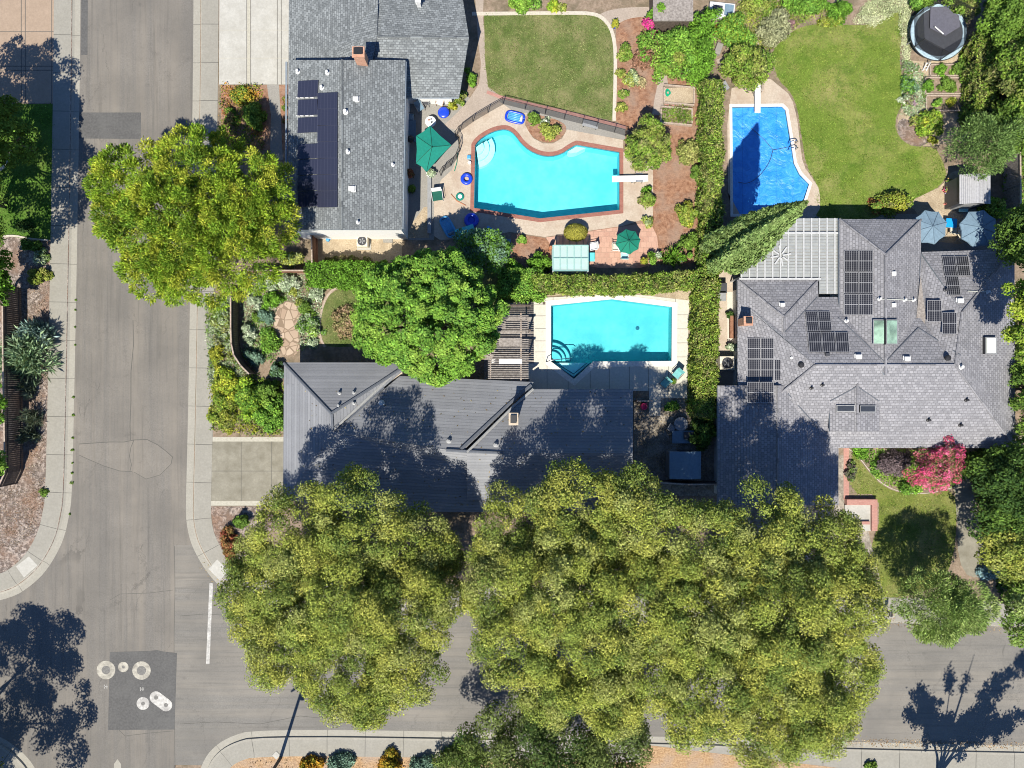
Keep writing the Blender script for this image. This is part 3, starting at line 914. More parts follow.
crack("road_crack", [(171, 464), (160, 475), (146, 479), (134, 472)], .02)
flat("stop_line", [(209.5, 583), (213, 583.5), (209.5, 664), (206, 664)], M['paint_white'], .006)
crack("road_crack", [(79, 444), (95, 443), (110, 442), (124, 442), (134, 440), (147, 439.5), (158, 445), (167, 452), (172.5, 457), (171, 464)], .03)
crack("road_crack", [(79, 455), (90, 460), (104, 466), (120, 471), (132, 471.5)], .025)
crack("road_crack", [(134, 440), (131, 447), (129.5, 456), (131.5, 465), (130, 471)], .025)
crack("road_crack", [(133, 320), (133.5, 345), (131, 372), (131, 400), (130, 425), (130.5, 440)], .03)
crack("road_crack", [(118, 729), (125, 736), (150, 733), (173, 731)], .02)
crack("road_crack", [(174.5, 546), (175, 590), (174, 640), (174.5, 700), (175, 768)], .022)
crack("road_crack", [(110, 600), (120, 594), (150, 593), (173, 590)], .018)
crack("road_crack", [(180, 616), (205, 614), (240, 616)], .018)
crack("road_crack", [(180, 724), (215, 722), (260, 724), (300, 716), (360, 722)], .02)

def manhole(px, py, r, label, lid=.45, collar=M['collar']):
    c = P(px, py, .006); t = thing("manhole", label, "manhole", c)
    k = 1 / S
    MB().lathe((c.x, c.y, c.z), [(r * k, -.005), (r * k, .004), (r * k * lid + .02, .006)], 28).build("collar", collar, t)
    MB().lathe((c.x, c.y, c.z), [(r * k * lid, .0), (r * k * lid, .010), (r * k * lid * .8, .008), (r * k * lid * .75, .010), (.001, .010)], 24).build("lid", M['iron'], t)
manhole(106, 670, 9.3, "large manhole with broken pale collar half off the dark road patch", .46)
manhole(141.5, 670.5, 9.2, "large manhole ringed by an unbroken pale collar inside the dark road patch", .5)
manhole(123.3, 667, 5.2, "small pale round valve cover between the two large manholes", .28)
manhole(143, 703.5, 6.4, "single white painted disc with one small lid in dark road patch", .3, M['paint_white'])
c = P(160.5, 701, .006)
t = thing("valve_cover_pair", "white painted capsule holding two small lids in the dark road patch", "valve covers", c)
b = MB(); a0, a1 = P(156, 697.5, 0), P(166, 705, 0); d = (a1 - a0).normalized(); nrm = Vector((-d.y, d.x, 0)); pts = []
for i in range(13): a = math.pi * i / 12; pts.append((a0 - d * math.sin(a) * .5 + nrm * .5 * math.cos(a)).xy)
for i in range(13): a = math.pi * i / 12; pts.append((a1 + d * math.sin(a) * .5 - nrm * .5 * math.cos(a)).xy)
b.prism(pts, .004, .012); b.build("collar", M['paint_white'], t)
for q in (a0, a1): MB().lathe((q.x, q.y, .008), [(.17, 0), (.17, .010), (.001, .010)], 16).build("lid", M['iron'], t)
for x, y in ((106, 686.5), (142, 689)):
    for dx, dy, w, h in ((-1.6, 0, .6, 4), (1.0, 0, .6, 4), (0, 0, 4, .6)):
        flat("utility_mark", [(x + dx - w / 2, y + dy - h / 2), (x + dx + w / 2, y + dy - h / 2), (x + dx + w / 2, y + dy + h / 2), (x + dx - w / 2, y + dy + h / 2)], M['paint_white'], .0085)
    crack("utility_mark", [(x, y - 8), (x, y - 2)], .02)
flat("road_patch", [(114, 790), (114, 764), (117.5, 759), (121, 764), (122, 790)], M['gutter'], .004)

# weeds growing in the western gutter joint
for i, (x, y, r) in enumerate([(75.6, 300, 1.4), (75, 310, 1.0), (73.5, 397, 1.6), (73, 415, 1.8), (72.7, 438, 1.5), (72.5, 450, 2.2), (72.3, 463, 1.0), (72, 473, 1.4), (71.8, 483, 2.4), (69.5, 514, 1.2), (74.8, 327, .9), (75, 345, .8)]):
    shrub("weed", "small weed sprouting in the joint of the western gutter", x, y, r * .75, .08, MID, group="weeds in the gutter joint", ls=.035, leaves=110, cat="weed", z=.01)

# ---- yard surfaces
soil_top = G([(474, -40), (660, -40), (655, 10), (615, 14), (600, 15), (590, 12), (484, 12)])
sheet("driveway", [(220, -100), (290, -100), (290, 84.5), (219, 84.5)], 2, M['drive'])
for x in (246.5, 250.5, 277, 281):
    sheet("driveway_joint", [(x, -100), (x + .6, -100), (x + .6, 84.5), (x, 84.5)], 3, M['score'])
sheet("driveway_joint", [(247.2, -100), (250.3, -100), (250.3, 84.5), (247.2, 84.5)], 3, M['score_light'])
for y in (30, 58): sheet("driveway_joint", [(220, y), (290, y), (290, y + .4), (220, y + .4)], 4, M['score_light'])
sheet("driveway", [(210.5, 437), (284, 437), (284, 506), (210.5, 506)], 2, M['drive_old'])
for x in (241, 271.5): sheet("driveway_joint", [(x, 441), (x + .5, 441), (x + .5, 502), (x, 502)], 3, M['score'])
sheet("driveway_joint", [(211, 470.8), (284, 470.8), (284, 471.3), (211, 471.3)], 3, M['score'])
for y in (439.5, 503.5): sheet("driveway_joint", [(211, y - 2.5), (284, y - 2.5), (284, y + 2), (211, y + 2)], 3, M['score_light'])
sheet("planting_bed", [(210.5, 506.5), (284, 506.5), (284, 520), (240, 560), (215, 545)], 2, M['mulch_grey'])
sheet("planting_bed", [(221, 85), (290, 85), (290, 150), (221, 150)], 2, M['mulch'])
sheet("front_path", [(267, 84.6), (279, 84.6), (281, 120), (283, 160), (270, 160), (271, 115)], 3, M['deck_grey'])
sheet("driveway", [(-100, -100), (54, -100), (54, 103.5), (-100, 103.5)], 2, M['drive_pink'])
for x in (21, 25, 51.5): sheet("driveway_joint", [(x, -100), (x + .7, -100), (x + .7, 103), (x, 103)], 3, M['score'])
for y in (31.5, 66, 70): sheet("driveway_joint", [(-60, y), (54, y), (54, y + .6), (-60, y + .6)], 4, M['score'])
sheet("lawn", [(-100, 104), (52.8, 104), (51, 240), (30, 240), (10, 236), (-100, 236)], 2, M['lawn_c'])
# main backyard of the first house
sheet("lawn", [(484, 13), (590, 13), (601, 17), (609, 26), (613, 38), (614.5, 60), (613, 121), (560, 109), (500, 95.5), (488, 87), (485, 60)], 3, M['lawn_a'])
sheet("planting_bed", None, 2, M['soil'], world_pts=[tuple(p) for p in soil_top])
b = MB(); strip(b, smooth_line(G([(472, 14), (560, 13.2), (592, 13.2), (603, 18), (611, 28), (615, 44), (615.5, 70), (614, 121)]), 2), [(-.14, .09), (-.14, .15), (.14, .15), (.14, .09)])
tag(b.build("lawn_kerb", M['kerb_pale']), kind='structure')
b = MB(); strip(b, G([(487, 92), (500, 97), (560, 111), (626, 127.5)]), [(-.13, .09), (-.13, .135), (.13, .135), (.13, .09)])
tag(b.build("brick_edging", M['pinkbrick']), kind='structure')
sheet("planting_bed", [(616, 12), (660, 12), (705, 60), (705, 262), (660, 264), (590, 264), (560, 252), (560, 238), (653, 217), (653, 159), (624, 151), (626, 128), (616, 121)], 2, M['mulch'])
sheet("path", smooth_line([(597, 16), (606, 11), (622, 8), (640, 7), (655, 7), (655, 17), (640, 17), (627, 19), (616, 25), (611, 28)], 1, True), 4, M['path_pink'])
sheet("path", [(474, -20), (484, -20), (483, 20), (486, 42), (488, 62), (488, 82), (492, 90), (502, 97), (500, 102), (455, 130), (443, 126), (458, 112), (470, 98), (479, 84), (481, 64), (478, 40)], 3, M['path_pink'])
sheet("patio", [(400, 90), (460, 92), (470, 98), (456, 130), (460, 150), (452, 170), (442, 180), (436, 200), (434, 240), (400, 240)], 2, M['deck_grey'])
sheet("walkway", [(500, 97), (513, 100), (560, 110.5), (625, 127), (625, 140), (566, 130), (558, 125), (540, 115), (513, 113), (500, 106)], 4, M['deck_grey'])
deckA = [(455, 130), (500, 102), (515, 112.5), (527, 113), (525, 125), (533, 138), (543, 143.5), (553, 143.5), (562, 138.5), (567, 129.5), (623, 140), (623, 152), (653, 160), (653, 216), (623, 226), (545, 237), (510, 232), (480, 238), (440, 240), (434, 236), (434, 200), (441, 180), (452, 170), (460, 150), (460, 137)]
sheet("pool_deck", deckA, 6, M['deck_tan'], [pool_a])
sheet("planting_bed", smooth_line([(527, 111), (545, 117), (558, 120), (567, 126), (565, 134), (556, 142), (545, 143), (533, 138), (525, 126)], 2, True), 7, M['mulch'])
sheet("patio", [(546, 237.5), (623, 226.5), (650, 222), (657, 236), (660, 262), (640, 268), (600, 268), (560, 262)], 5, M['pavers'])
sheet("planting_bed", [(511, 233), (545, 238), (552, 245), (552, 268), (511, 268)], 3, M['mulch'])
sheet("path", [(652, 114), (655, 96), (660, 74), (668, 74), (668, 90), (662, 116)], 4, M['path_pink'])
sheet("planting_bed", [(666, 70), (697, 74), (700, 92), (695, 88), (668, 84)], 4, M['mulch'])
# side yard of the first house
sheet("side_yard", [(315, 236), (402, 236), (402, 262), (315, 262)], 2, M['gravel'])
# garden of the second house
sheet("planting_bed", [(243, 272), (400, 272), (400, 360), (284, 364), (243, 364)], 1, M['soil'])
sheet("flagstone_path", smooth_line([(279, 306), (287, 301), (294, 302), (301, 309), (300, 322), (298, 334), (300, 345), (296, 356), (284, 357), (280, 347), (280, 336), (274, 327), (275, 315)], 1, True), 3, M['flag'])
sheet("lawn", smooth_line([(332, 292), (345, 287), (366, 286), (395, 290), (400, 345), (345, 347), (326, 347), (321, 338), (320, 320), (324, 303)], 1, True), 3, M['lawn_a'])
b = MB(); strip(b, smooth_line(G([(338, 287), (330, 292), (323.5, 303), (319.5, 320), (320, 338), (325, 347)]), 2), [(-.09, .09), (-.09, .15), (.09, .15), (.09, .09)])
tag(b.build("lawn_edging", M['wood_top']), kind='structure')
sheet("lawn", [(395, 264), (540, 264), (540, 302), (484, 308), (400, 300)], 2, M['lawn_a'])
sheet("timber_deck", [(484, 307), (535, 300), (535, 392), (484, 392)], 3, M['wood_grey'])
# deck round the second pool: slabs
deckB = [(533.5, 298), (560, 297), (612, 292.5), (650, 296), (689, 300.5), (687.5, 361), (687, 398), (660.5, 398), (660.5, 416), (649, 416), (649, 391), (528, 391), (528, 363.5), (534, 363.5)]
sheet("pool_deck", deckB, 6, M['deck_white'], [pool_b])
for a, c_ in (((535, 316), (550, 316)), ((535, 328.5), (550, 328.5)), ((535, 341), (550, 341)), ((535, 352), (550, 352)), ((673, 315), (688, 315)), ((673, 329), (688, 329)), ((673, 343), (688, 343)), ((673, 357), (688, 357)),
              ((547, 363), (547, 391)), ((568, 380), (568, 391)), ((590, 366), (590, 391)), ((609, 363), (609, 391)), ((629, 363), (629, 391)), ((648, 363), (648, 391)), ((668, 363), (668, 398)), ((534, 305), (550, 305)), ((650, 385), (687, 385)), ((553, 297.5), (553, 304)), ((675, 299), (675, 306))):
    p = P(*a, 0).xy; q = P(*c_, 0).xy; e = (q - p).normalized(); n_ = Vector((-e.y, e.x)) * .018
    b = MB(); b.face([(*(p - n_), .1285), (*(q - n_), .1285), (*(q + n_), .1285), (*(p + n_), .1285)])
    tag(b.build("slab_joint", M['score'], origin=(*p, .1285)), kind='structure')
sheet("planting_bed", [(689, 290), (704, 290), (704, 420), (688, 420)], 1, M['gravel'])
sheet("planting_bed", [(540, 285), (706, 276), (706, 302), (690, 302), (612, 290.5), (540, 297)], 2, M['gravel'])
sheet("back_patio", [(634, 398), (716, 398), (716, 496), (634, 496)], 2, M['litter'])
# right-hand garden
lawn_pts = [(773, 62), (771, 52), (790, 32), (810, 24), (840, 25), (872, 25), (892, 14), (900, 8), (902.5, 30), (899, 60), (902, 78), (902, 105), (896, 116), (895, 130), (903, 142), (916, 147), (935, 147), (942, 160), (947, 175), (940, 186), (925, 194), (900, 205), (868, 222), (812, 222), (819, 188), (806, 165), (802, 140), (798, 110), (791, 92), (778, 80)]
sheet("lawn", smooth_line(lawn_pts, 1, True), 3, M['lawn_b'])
sheet("pool_deck", smooth_line([(727, 90), (745, 84), (768, 77), (779, 86), (791, 96), (797, 118), (800, 145), (803, 165), (812, 178), (820, 190), (820, 214), (800, 226), (728, 226)], 1, True), 6, M['deck_tan'], [pool_c])
sheet("planting_bed", [(735, -20), (905, -20), (895, 12), (872, 24), (808, 23), (788, 30), (770, 52), (772, 76), (760, 78), (728, 84), (725, 60)], 2, M['soil'])
sheet("planting_bed", [(905, 60), (930, 62), (965, 45), (985, 40), (985, 130), (960, 140), (935, 146), (916, 146), (905, 140), (897, 130), (898, 117), (904, 104)], 2, M['gravel'])
sheet("planting_bed", smooth_line([(897, 122), (905, 117), (918, 130), (930, 142), (920, 147), (908, 145), (898, 135)], 1, True), 4, M['mulch_grey'])
sheet("path", smooth_line([(950, 172), (962, 170), (960, 215), (975, 222), (972, 246), (925, 240), (918, 212), (905, 204), (925, 194), (942, 186)], 1, True), 4, M['gravel'])
sheet("patio", [(800, 214), (925, 214), (930, 208), (1010, 208), (1010, 300), (740, 300), (740, 220)], 1, M['deck_grey'])
sheet("side_path", [(719, 266), (737, 270), (738, 390), (718, 390)], 3, M['deck_tan'])
sheet("side_path", [(727, 292), (735, 292), (735.5, 349), (727.5, 349)], 4, M['deck_white'])
# front of the right-hand house
sheet("lawn", smooth_line([(851, 452), (858, 458), (870, 474), (880, 484), (893, 491), (908, 494), (930, 494), (954, 489), (957, 520), (953, 560), (940, 586), (900, 598), (858, 598), (850, 585), (879, 532), (879, 494), (850, 494)], 1, True), 3, M['lawn_d'])
b = MB(); strip(b, smooth_line(G([(849, 449), (859, 457), (871, 473), (881, 483), (894, 490), (909, 493.5), (930, 493.5), (955, 487)]), 2), [(-.025, .09), (-.025, .13), (.025, .13), (.025, .09)])
tag(b.build("bed_edging", M['kerb_pale']), kind='structure')
sheet("brick_path", [(843.5, 425), (849, 425), (849, 500), (843.5, 500)], 4, M['pinkbrick'])
sheet("driveway", [(718, 496), (848, 470), (848, 622), (718, 622)], 2, M['litter'])
sheet("path", [(838, 455), (843.5, 455), (846, 500), (838, 500)], 3, M['litter'])
sheet("path", smooth_line([(953, 476), (968, 474), (976, 500), (985, 545), (990, 570), (970, 580), (958, 560), (957, 520)], 1, True), 4, M['drive_old'])
sheet("path", [(865, 500), (868, 530), (885, 600), (895, 604), (862, 604), (852, 560)], 3, M['litter'])
sheet("front_path", [(895, 598), (1100, 606), (1100, 629), (895, 621)], 2, M['walk'])
sheet("verge", [(640, 744), (840, 768), (1024, 771), (1100, 800), (640, 800)], 7, M['mulch_gold'])

# ------------------------------------------------------------------ pools
def pool(label, outline, coping, copw, plaster, depth, loc, cover=None, band=True):
    t = thing("swimming_pool", label, "pool", (outline[0][0], outline[0][1], .1))
    out = off_poly(outline, copw)
    b = MB(); b.prism([tuple(p) for p in out], .08, .150, 0, [outline])
    b.prism([tuple(p) for p in outline], .06, .06) if False else None
    for i in range(len(outline)):
        p, q = outline[i], outline[(i + 1) % len(outline)]
        b.face([(p[0], p[1], .150), (q[0], q[1], .150), (q[0], q[1], .03), (p[0], p[1], .03)])
    b.build("coping", coping, t)
    b = MB(); bw = MB()
    for i in range(len(outline)):
        p, q = outline[i], outline[(i + 1) % len(outline)]
        b.face([(p[0], p[1], -.18), (q[0], q[1], -.18), (q[0], q[1], -depth), (p[0], p[1], -depth)])
        bw.face([(p[0], p[1], .03), (q[0], q[1], .03), (q[0], q[1], -.18), (p[0], p[1], -.18)])
    b.prism([tuple(p) for p in outline], -depth, -depth)
    b.build("basin", plaster, t)
    bw.build("waterline_tiles", M['tileband'], t)
    w = MB(); w.prism([tuple(p) for p in outline], -.06, -.06)
    if cover is None: w.build("water", M['water'], t)
    return t
pa = pool("free-form turquoise swimming pool with red brick coping behind the upper house", pool_a, M['brick'], .30, M['plaster'], 1.25, None)
pb = pool("turquoise swimming pool with white coping and corner steps beside the timber deck", pool_b, M['coping'], .42, M['plaster2'], 1.15, None)
pc = pool("swimming pool under a wrinkled bright blue solar cover beside the large lawn", pool_c, M['coping'], .22, M['plaster'], 1.2, None, cover=True)
# floating cover: a gently rumpled skin
bm = bmesh.new()
loops = [Vector((p[0], p[1], 0)) for p in off_poly(pool_c, -.03)]
vs = [bm.verts.new(p) for p in loops]
bm.faces.new(vs)
bmesh.ops.triangulate(bm, faces=bm.faces[:])
bmesh.ops.subdivide_edges(bm, edges=bm.edges[:], cuts=14, use_grid_fill=True)
for v in bm.verts:
    v.co.z = .0 + .018 * math.sin(v.co.x * 2.1 + math.sin(v.co.y * 1.3) * 2) + .014 * math.sin(v.co.y * 2.6 + v.co.x)
me = bpy.data.meshes.new("solar_cover"); bm.to_mesh(me); bm.free(); me.materials.append(M['cover'])
me.polygons.foreach_set("use_smooth", [True] * len(me.polygons))
ob = bpy.data.objects.new("solar_cover", me); ob.parent = pc; ob.location = -org(pc); col.objects.link(ob)
# pull ropes lying on the cover
b = MB()
for pts in ([(751, 128), (764, 139), (773, 150)], [(773, 150), (770, 162), (760, 176), (748, 184), (738, 182)], [(773, 150), (784, 148), (792, 146)]):
    b.tube([P(x, y, .06) for x, y in [tuple(p) for p in smooth_line(pts, 2)]], .018, 6)
b.build("cover_rope", M['dark'], pc)
# curved entry steps, first pool
b = MB()
cc = P(476, 146, 0)
for i, (r, z) in enumerate(((1.5, -.75), (1.05, -.5), (.62, -.28))):
    pts = [(cc.x, cc.y)] + [(cc.x + r * math.cos(a) * 1.0, cc.y + r * math.sin(a)) for a in [R(-82 + 118 * j / 14) for j in range(15)]]
    b.prism(pts, -1.24, z)
b.build("steps", M['plaster_lt'], pa)
# bench in the same pool by the planter
b = MB(); b.prism([P(x, y).xy for x, y in [(568, 150.5), (576.5, 145.5), (586, 147), (577, 151.5), (570, 152.5)]], -1.2, -.25); b.build("bench", M['plaster_lt'], pa)
# second pool: curved steps in the corner, triangular entry, handrail
cc = P(552, 361, 0)
b = MB()
for r, z in ((1.55, -.8), (1.15, -.58), (.8, -.36)):
    b.prism([(cc.x, cc.y)] + [(cc.x + r * math.cos(R(6 * j)), cc.y + r * math.sin(R(6 * j))) for j in range(16)], -1.14, z)
b.build("steps", M['plaster2'], pb)
b = MB(); b.prism(G([(552.5, 362.6), (591, 362.6), (574, 376.8)]), -1.14, -.42); b.prism(G([(560, 363), (584, 363), (574, 371.5)]), -1.14, -.62); b.build('entry_step', M['plaster_lt'], pb)
b = MB()
for r in (1.55, 1.15, .8):
    zz = {1.55: -.8, 1.15: -.58, .8: -.36}[r] + .004
    b.tube([(cc.x + r * math.cos(R(6 * j)), cc.y + r * math.sin(R(6 * j)), zz) for j in range(16)], .035, 5)
for d_ in (0, 3.2):
    b.tube([P(552 + d_, 362.5, 0) + Vector((0, 0, -.3)), P(574, 377 - d_, 0) + Vector((0, 0, -.3)), P(591 - d_, 362.5, 0) + Vector((0, 0, -.3))], .04, 5)
b.build("step_edge_tiles", M['tileband'], pb)
b = MB()
a0 = P(546, 362, .1)
b.tube([a0, a0 + Vector((0, 0, .8)), a0 + Vector((.35, .12, .95)), P(571, 358, .75), P(573, 357.8, .5)], .035, 8)
b.build("handrail", M['chrome'], pb, smooth=True)
# ladder rails, covered pool
for y in (143.5, 150):
    b = MB(); p = P(794.5, y, .1)
    b.tube([p + Vector((.05, 0, 0)), p + Vector((.05, 0, .55)), p + Vector((-.15, 0, .72)), p + Vector((-.45, 0, .62)), p + Vector((-.52, 0, .0))], .04, 8)
    b.build("ladder_rail", M['chrome'], pc, smooth=True)

MB().lathe((P(640, 327, 0).x, P(640, 327, 0).y, -1.145), [(.16, 0), (.16, .02), (.01, .03)], 16).build('main_drain', M['tileband'], pb)
def diving_board(label, a, c_, w):
    p, q = P(*a, .5), P(*c_, .55)
    t = thing("diving_board", label, "diving board", (p.x, p.y, .1))
    mid = (p + q) / 2; L = (q - p).length; ang = math.atan2(q.y - p.y, q.x - p.x)
    MB().box(mid + Vector((0, 0, .03)), (L, w, .06), ang).build("board", M['white_pl'], t, bevel=.02)
    e = (q - p).normalized()
    b = MB(); b.box((p + e * L * .14).xy.to_3d() + Vector((0, 0, .30)), (.35, w * .85, .36), ang); b.build("stand", M['white'], t, bevel=.02)
    b = MB(); b.box((p + e * L * .42).xy.to_3d() + Vector((0, 0, .30)), (.16, w * .95, .36), ang); b.build("fulcrum", M['grey'], t)
    for s in (-1, 1):
        n_ = Vector((-e.y, e.x, 0)) * s * (w * .5 + .08)
        b = MB(); g0 = Vector((p.x, p.y, .1)) + e * .5 + n_
        b.tube([g0, g0 + Vector((0, 0, .75)), g0 + e * .5 + Vector((0, 0, .75)), g0 + e * .55], .025, 6); b.build("handrail", M['chrome'], t)
    return t
diving_board("white diving board over the free-form brick edged pool", (648, 178.5), (612, 179), .50)
diving_board("white diving board over the blue covered pool", (757.5, 79), (757.5, 113), .46)
# ------------------------------------------------------------------ houses
from mathutils.bvhtree import BVHTree
RV, RF = [], []
def hit(px, py):
    """the roof surface seen at a pixel"""
    o = Vector((0, 0, H)); dd = (P(px, py, 0) - o).normalized()
    p, n, i, t_ = BVHTree.FromPolygons(RV, RF).ray_cast(o, dd)
    if p is None: return None
    return p, (n if n.z > 0 else -n)

def roof(name, faces, mat, parent, fascia, drop=.22, trim=None):
    """faces: lists of (px, py, height); a skirt hangs from every outer edge"""
    b = MB(); edges = {}
    for f in faces:
        w = [P(*p) for p in f]
        b.rface(w)
        for tr_ in (tessellate_polygon([w]) if len(w) > 3 else [(0, 1, 2)]):
            RF.append(tuple(range(len(RV), len(RV) + 3))); RV.extend([w[i] for i in tr_])
        ks = [tuple(round(c, 2) for c in p) for p in f]
        for i in range(len(ks)):
            a, c_ = ks[i], ks[(i + 1) % len(ks)]
            e = (min(a, c_), max(a, c_)); edges.setdefault(e, []).append((w[i], w[(i + 1) % len(w)]))
    for e, l in edges.items():
        if len(l) == 1:
            p, q = l[0]
            b.face([p, q, q - Vector((0, 0, drop)), p - Vector((0, 0, drop))], None, 1)
    return b.build(name, [mat, fascia], parent)

def walls(pts, h, parent, mat, inset=.4, name="wall"):
    """walls standing under an eave given as pixels seen at height h"""
    w = [P(x, y, h).xy for x, y in pts]
    w = off_poly(w, -inset)
    b = MB(); b.prism([tuple(p) for p in w], .05, h - .12)
    return b.build(name, mat, parent)

def fpts(f): return [P(*p) for p in f]

def panel(face, quad, mat, parent, name="solar_panel", off=.12, th=.05, nframe=None):
    """a flat module lying on a roof face; quad = four pixels (u along 0-1, v along 1-2)"""
    q = []; mx_, my_ = sum(p[0] for p in quad) / 4, sum(p[1] for p in quad) / 4
    p0, n = hit(mx_, my_) if face is not None and hit(mx_, my_) else (P(*face[0]), Vector((0, 0, 1)))
    p0 = p0 + n * off
    for x, y in quad:
        o_ = Vector((0, 0, H)); d_ = P(x, y, 0) - o_
        q.append(o_ + d_ * ((p0 - o_).dot(n) / d_.dot(n)))
    b = MB()
    b.face(q, [(0, 0), (1, 0), (1, 1), (0, 1)])
    lo_ = [p - n * th for p in q]
    for i in range(4):
        j = (i + 1) % 4
        b.face([q[i], lo_[i], lo_[j], q[j]], None, 1)
    if (q[1] - q[0]).cross(q[2] - q[0]).z < 0:
        b.f[0] = tuple(reversed(b.f[0])); b.uv[0] = b.uv[0][::-1]
    return b.build(name, [mat, nframe or M['dark']], parent)

def on_roof(face, px, py, off=0.0):
    r_ = hit(px, py)
    if r_ is None:
        f = fpts(face); return ray_plane(px, py, f[0], f[1], f[2], off)
    return r_[0] + r_[1] * off, r_[1]

def vent(face, px, py, parent, kind='pipe', s=.16, mat=None):
    p, n = on_roof(face, px, py)
    b = MB()
    if kind == 'pipe':
        b.lathe(p - Vector((0, 0, .1)), [(s * 1.5, .10), (s * 1.3, .16), (s * .7, .18), (s * .7, .34), (s * .85, .35), (s * .85, .40), (.01, .41)], 14)
        return b.build("roof_vent", mat or M['white'], parent)
    if kind == 'box':
        b.box(p + Vector((0, 0, .07)), (s * 2.8, s * 2.2, .22)); b.box(p + n * .02, (s * 3.6, s * 3.0, .03))
        return b.build("roof_vent", mat or M['grey'], parent)
    b.lathe(p - Vector((0, 0, .1)), [(s * 1.1, .1), (s, .22), (s * 1.6, .25), (s * 1.6, .40), (s * 1.1, .47), (.01, .48)], 16)
    return b.build("roof_vent", mat or M['black'], parent)

def chimney(px, py, h0, h1, w, d, parent, mat, cap=True):
    p = P(px, py, h1)
    b = MB(); b.box((p.x, p.y, (h0 + h1) / 2), (w, d, h1 - h0)); b.box((p.x, p.y, h1 + .05), (w + .14, d + .14, .1))
    o = b.build("chimney", mat, parent)
    if cap:
        b = MB(); b.box((p.x, p.y, h1 + .17), (w * .62, d * .55, .14)); b.box((p.x, p.y, h1 + .27), (w * .8, d * .75, .04)); b.build("chimney_cap", M['black'], o)
    return o

def ridge(pts, parent, mat, r=.09, name="ridge_cap"):
    b = MB(); b.tube([P(*p) + Vector((0, 0, .02)) for p in pts], r, 6); return b.build(name, mat, parent)

# ---- first house (upper left): dark grey shingles
h1 = thing("house", "upper house with dark grey shingle roof, indigo solar panels and a brick chimney", "house", P(350, 150, .1))
aW, aE, aR = 4.1, 4.1, 5.4
rA = [(342, 60, aR), (342, 229.5, aR), (287, 229.5, aW), (288.5, 60, aW)]
rB = [(342, 60, aR), (405.5, 60, aE), (402, 229.5, aE), (342, 229.5, aR)]
roof("roof", [rA, rB], M['shingle_dark'], h1, M['fascia'])
n1 = [(289, -60, 2.9), (338, -60, 3.9), (338, 60, 3.9), (288.5, 66, 2.8)]
n1b = [(338, -60, 3.9), (380, -60, 3.6), (378, 3, 3.6), (338, 44, 3.9)]
n2 = [(338, 44, 3.9), (378, 3, 3.75), (376, 37, 3.9), (370, 64, 4.0), (338, 62, 4.3)]
e1 = [(376, 37, 3.9), (469, 38, 3.9), (459, 97.5, 2.6), (400, 97.5, 2.6), (370, 64, 3.3)]
e2 = [(376, 37, 3.9), (469, 38, 3.9), (455, -50, 2.5), (378, -60, 2.6)]
roof("lower_roof", [n1, n1b, e1, e2], M['shingle_dark'], h1, M['fascia'])
roof("saddle_roof", [[(338, 44, 3.93), (378, 3, 3.75), (377, 37, 3.95)], [(338, 44, 3.93), (377, 37, 3.95), (372, 62, 3.7), (338, 62, 3.9)]], M['shingle_dark'], h1, M['fascia'], .05)
walls([(288, 60), (405, 60), (402, 230.5), (287, 230.5)], 4.05, h1, M['stucco'], .15)
b = MB()   # south gable wall up to the ridge
for y_, z0 in ((230.4, 3.7),):
    pts = [P(289, y_, aW), P(400.5, y_, aE), P(342, y_, aR - .1)]
    q = [Vector((pts[0].x, P(0, y_, aW).y, z0)), Vector((pts[1].x, P(0, y_, aW).y, z0)), Vector((pts[1].x, P(0, y_, aW).y, aW - .1)), Vector((P(342, y_, aR).x, P(0, y_, aW).y, aR - .15)), Vector((pts[0].x, P(0, y_, aW).y, aW - .1))]
    dy = .16 if y_ > 100 else -.16
    b.face([v + Vector((0, dy, 0)) for v in q])
b.build("gable_wall", M['stucco'], h1)
walls([(289, -60), (455, -60), (463, 30), (455, 97), (380, 97), (289, 60)], 2.6, h1, M['stucco'], .45, "lower_wall")
b = MB()   # gutters
b.tube([P(286.5, 62, 3.95), P(285.8, 229, 3.95)], .08, 6); b.tube([P(405.8, 62, 3.95), P(402.8, 229, 3.95)], .08, 6); b.tube([P(416, 97.8, 2.45), P(458, 97.8, 2.45)], .07, 6)
b.build("gutter", M['fascia'], h1)
ridge([(342, 60, aR), (342, 229.5, aR)], h1, M['shingle_dark']); ridge([(378, 37, 3.91), (469, 38, 3.91)], h1, M['shingle_dark'])
chimney(358.5, 52.5, 2.5, 6.4, .75, .62, h1, M['chim'])
chimney(418, 0, 2.5, 4.2, .3, .3, h1, M['white'], False)
xL = [297.5, 317.5]; yL = [(80.5, 97), (99.5, 115), (117.5, 132.5), (144, 158.5), (159.5, 174.5), (175.5, 190.5), (191.5, 206.5)]
for y0, y1 in yL: panel(rA, [(298, y0 + .5), (318, y0 - .5), (317.2, y1 - .5), (297.3, y1 + .5)], M['solar_blue'], h1)
for i in range(7):
    y0 = 93 + 16.4 * i; panel(rA, [(317.5, y0), (337.5, y0 - .7), (337.2, y0 + 15.7), (317.2, y0 + 15.9)], M['solar_blue'], h1)
b = MB()
for y in (98.2, 116.2):
    for dx in (0, 4, 9, 14):
        p, n = on_roof(rA, 298.5 + dx, y, .06); b.box(p, (.24, .07, .07))
b.build("panel_bracket", M['white'], h1)
for x, y in ((322, 88), (327.5, 73), (298, 72)): vent(rA, x, y, h1, 'pipe', .12)
vent(rB, 356, 99.5, h1, 'box', .14, M['white']); vent(rB, 345.5, 112, h1, 'pipe', .15); vent(rB, 348, 152, h1, 'pipe', .12)
vent(rB, 393, 165, h1, 'pipe', .10); vent(rB, 352, 189, h1, 'box', .16, M['white']); vent(rB, 358, 222.5, h1, 'pipe', .10); vent(e2, 418, 3, h1, 'pipe', .13)

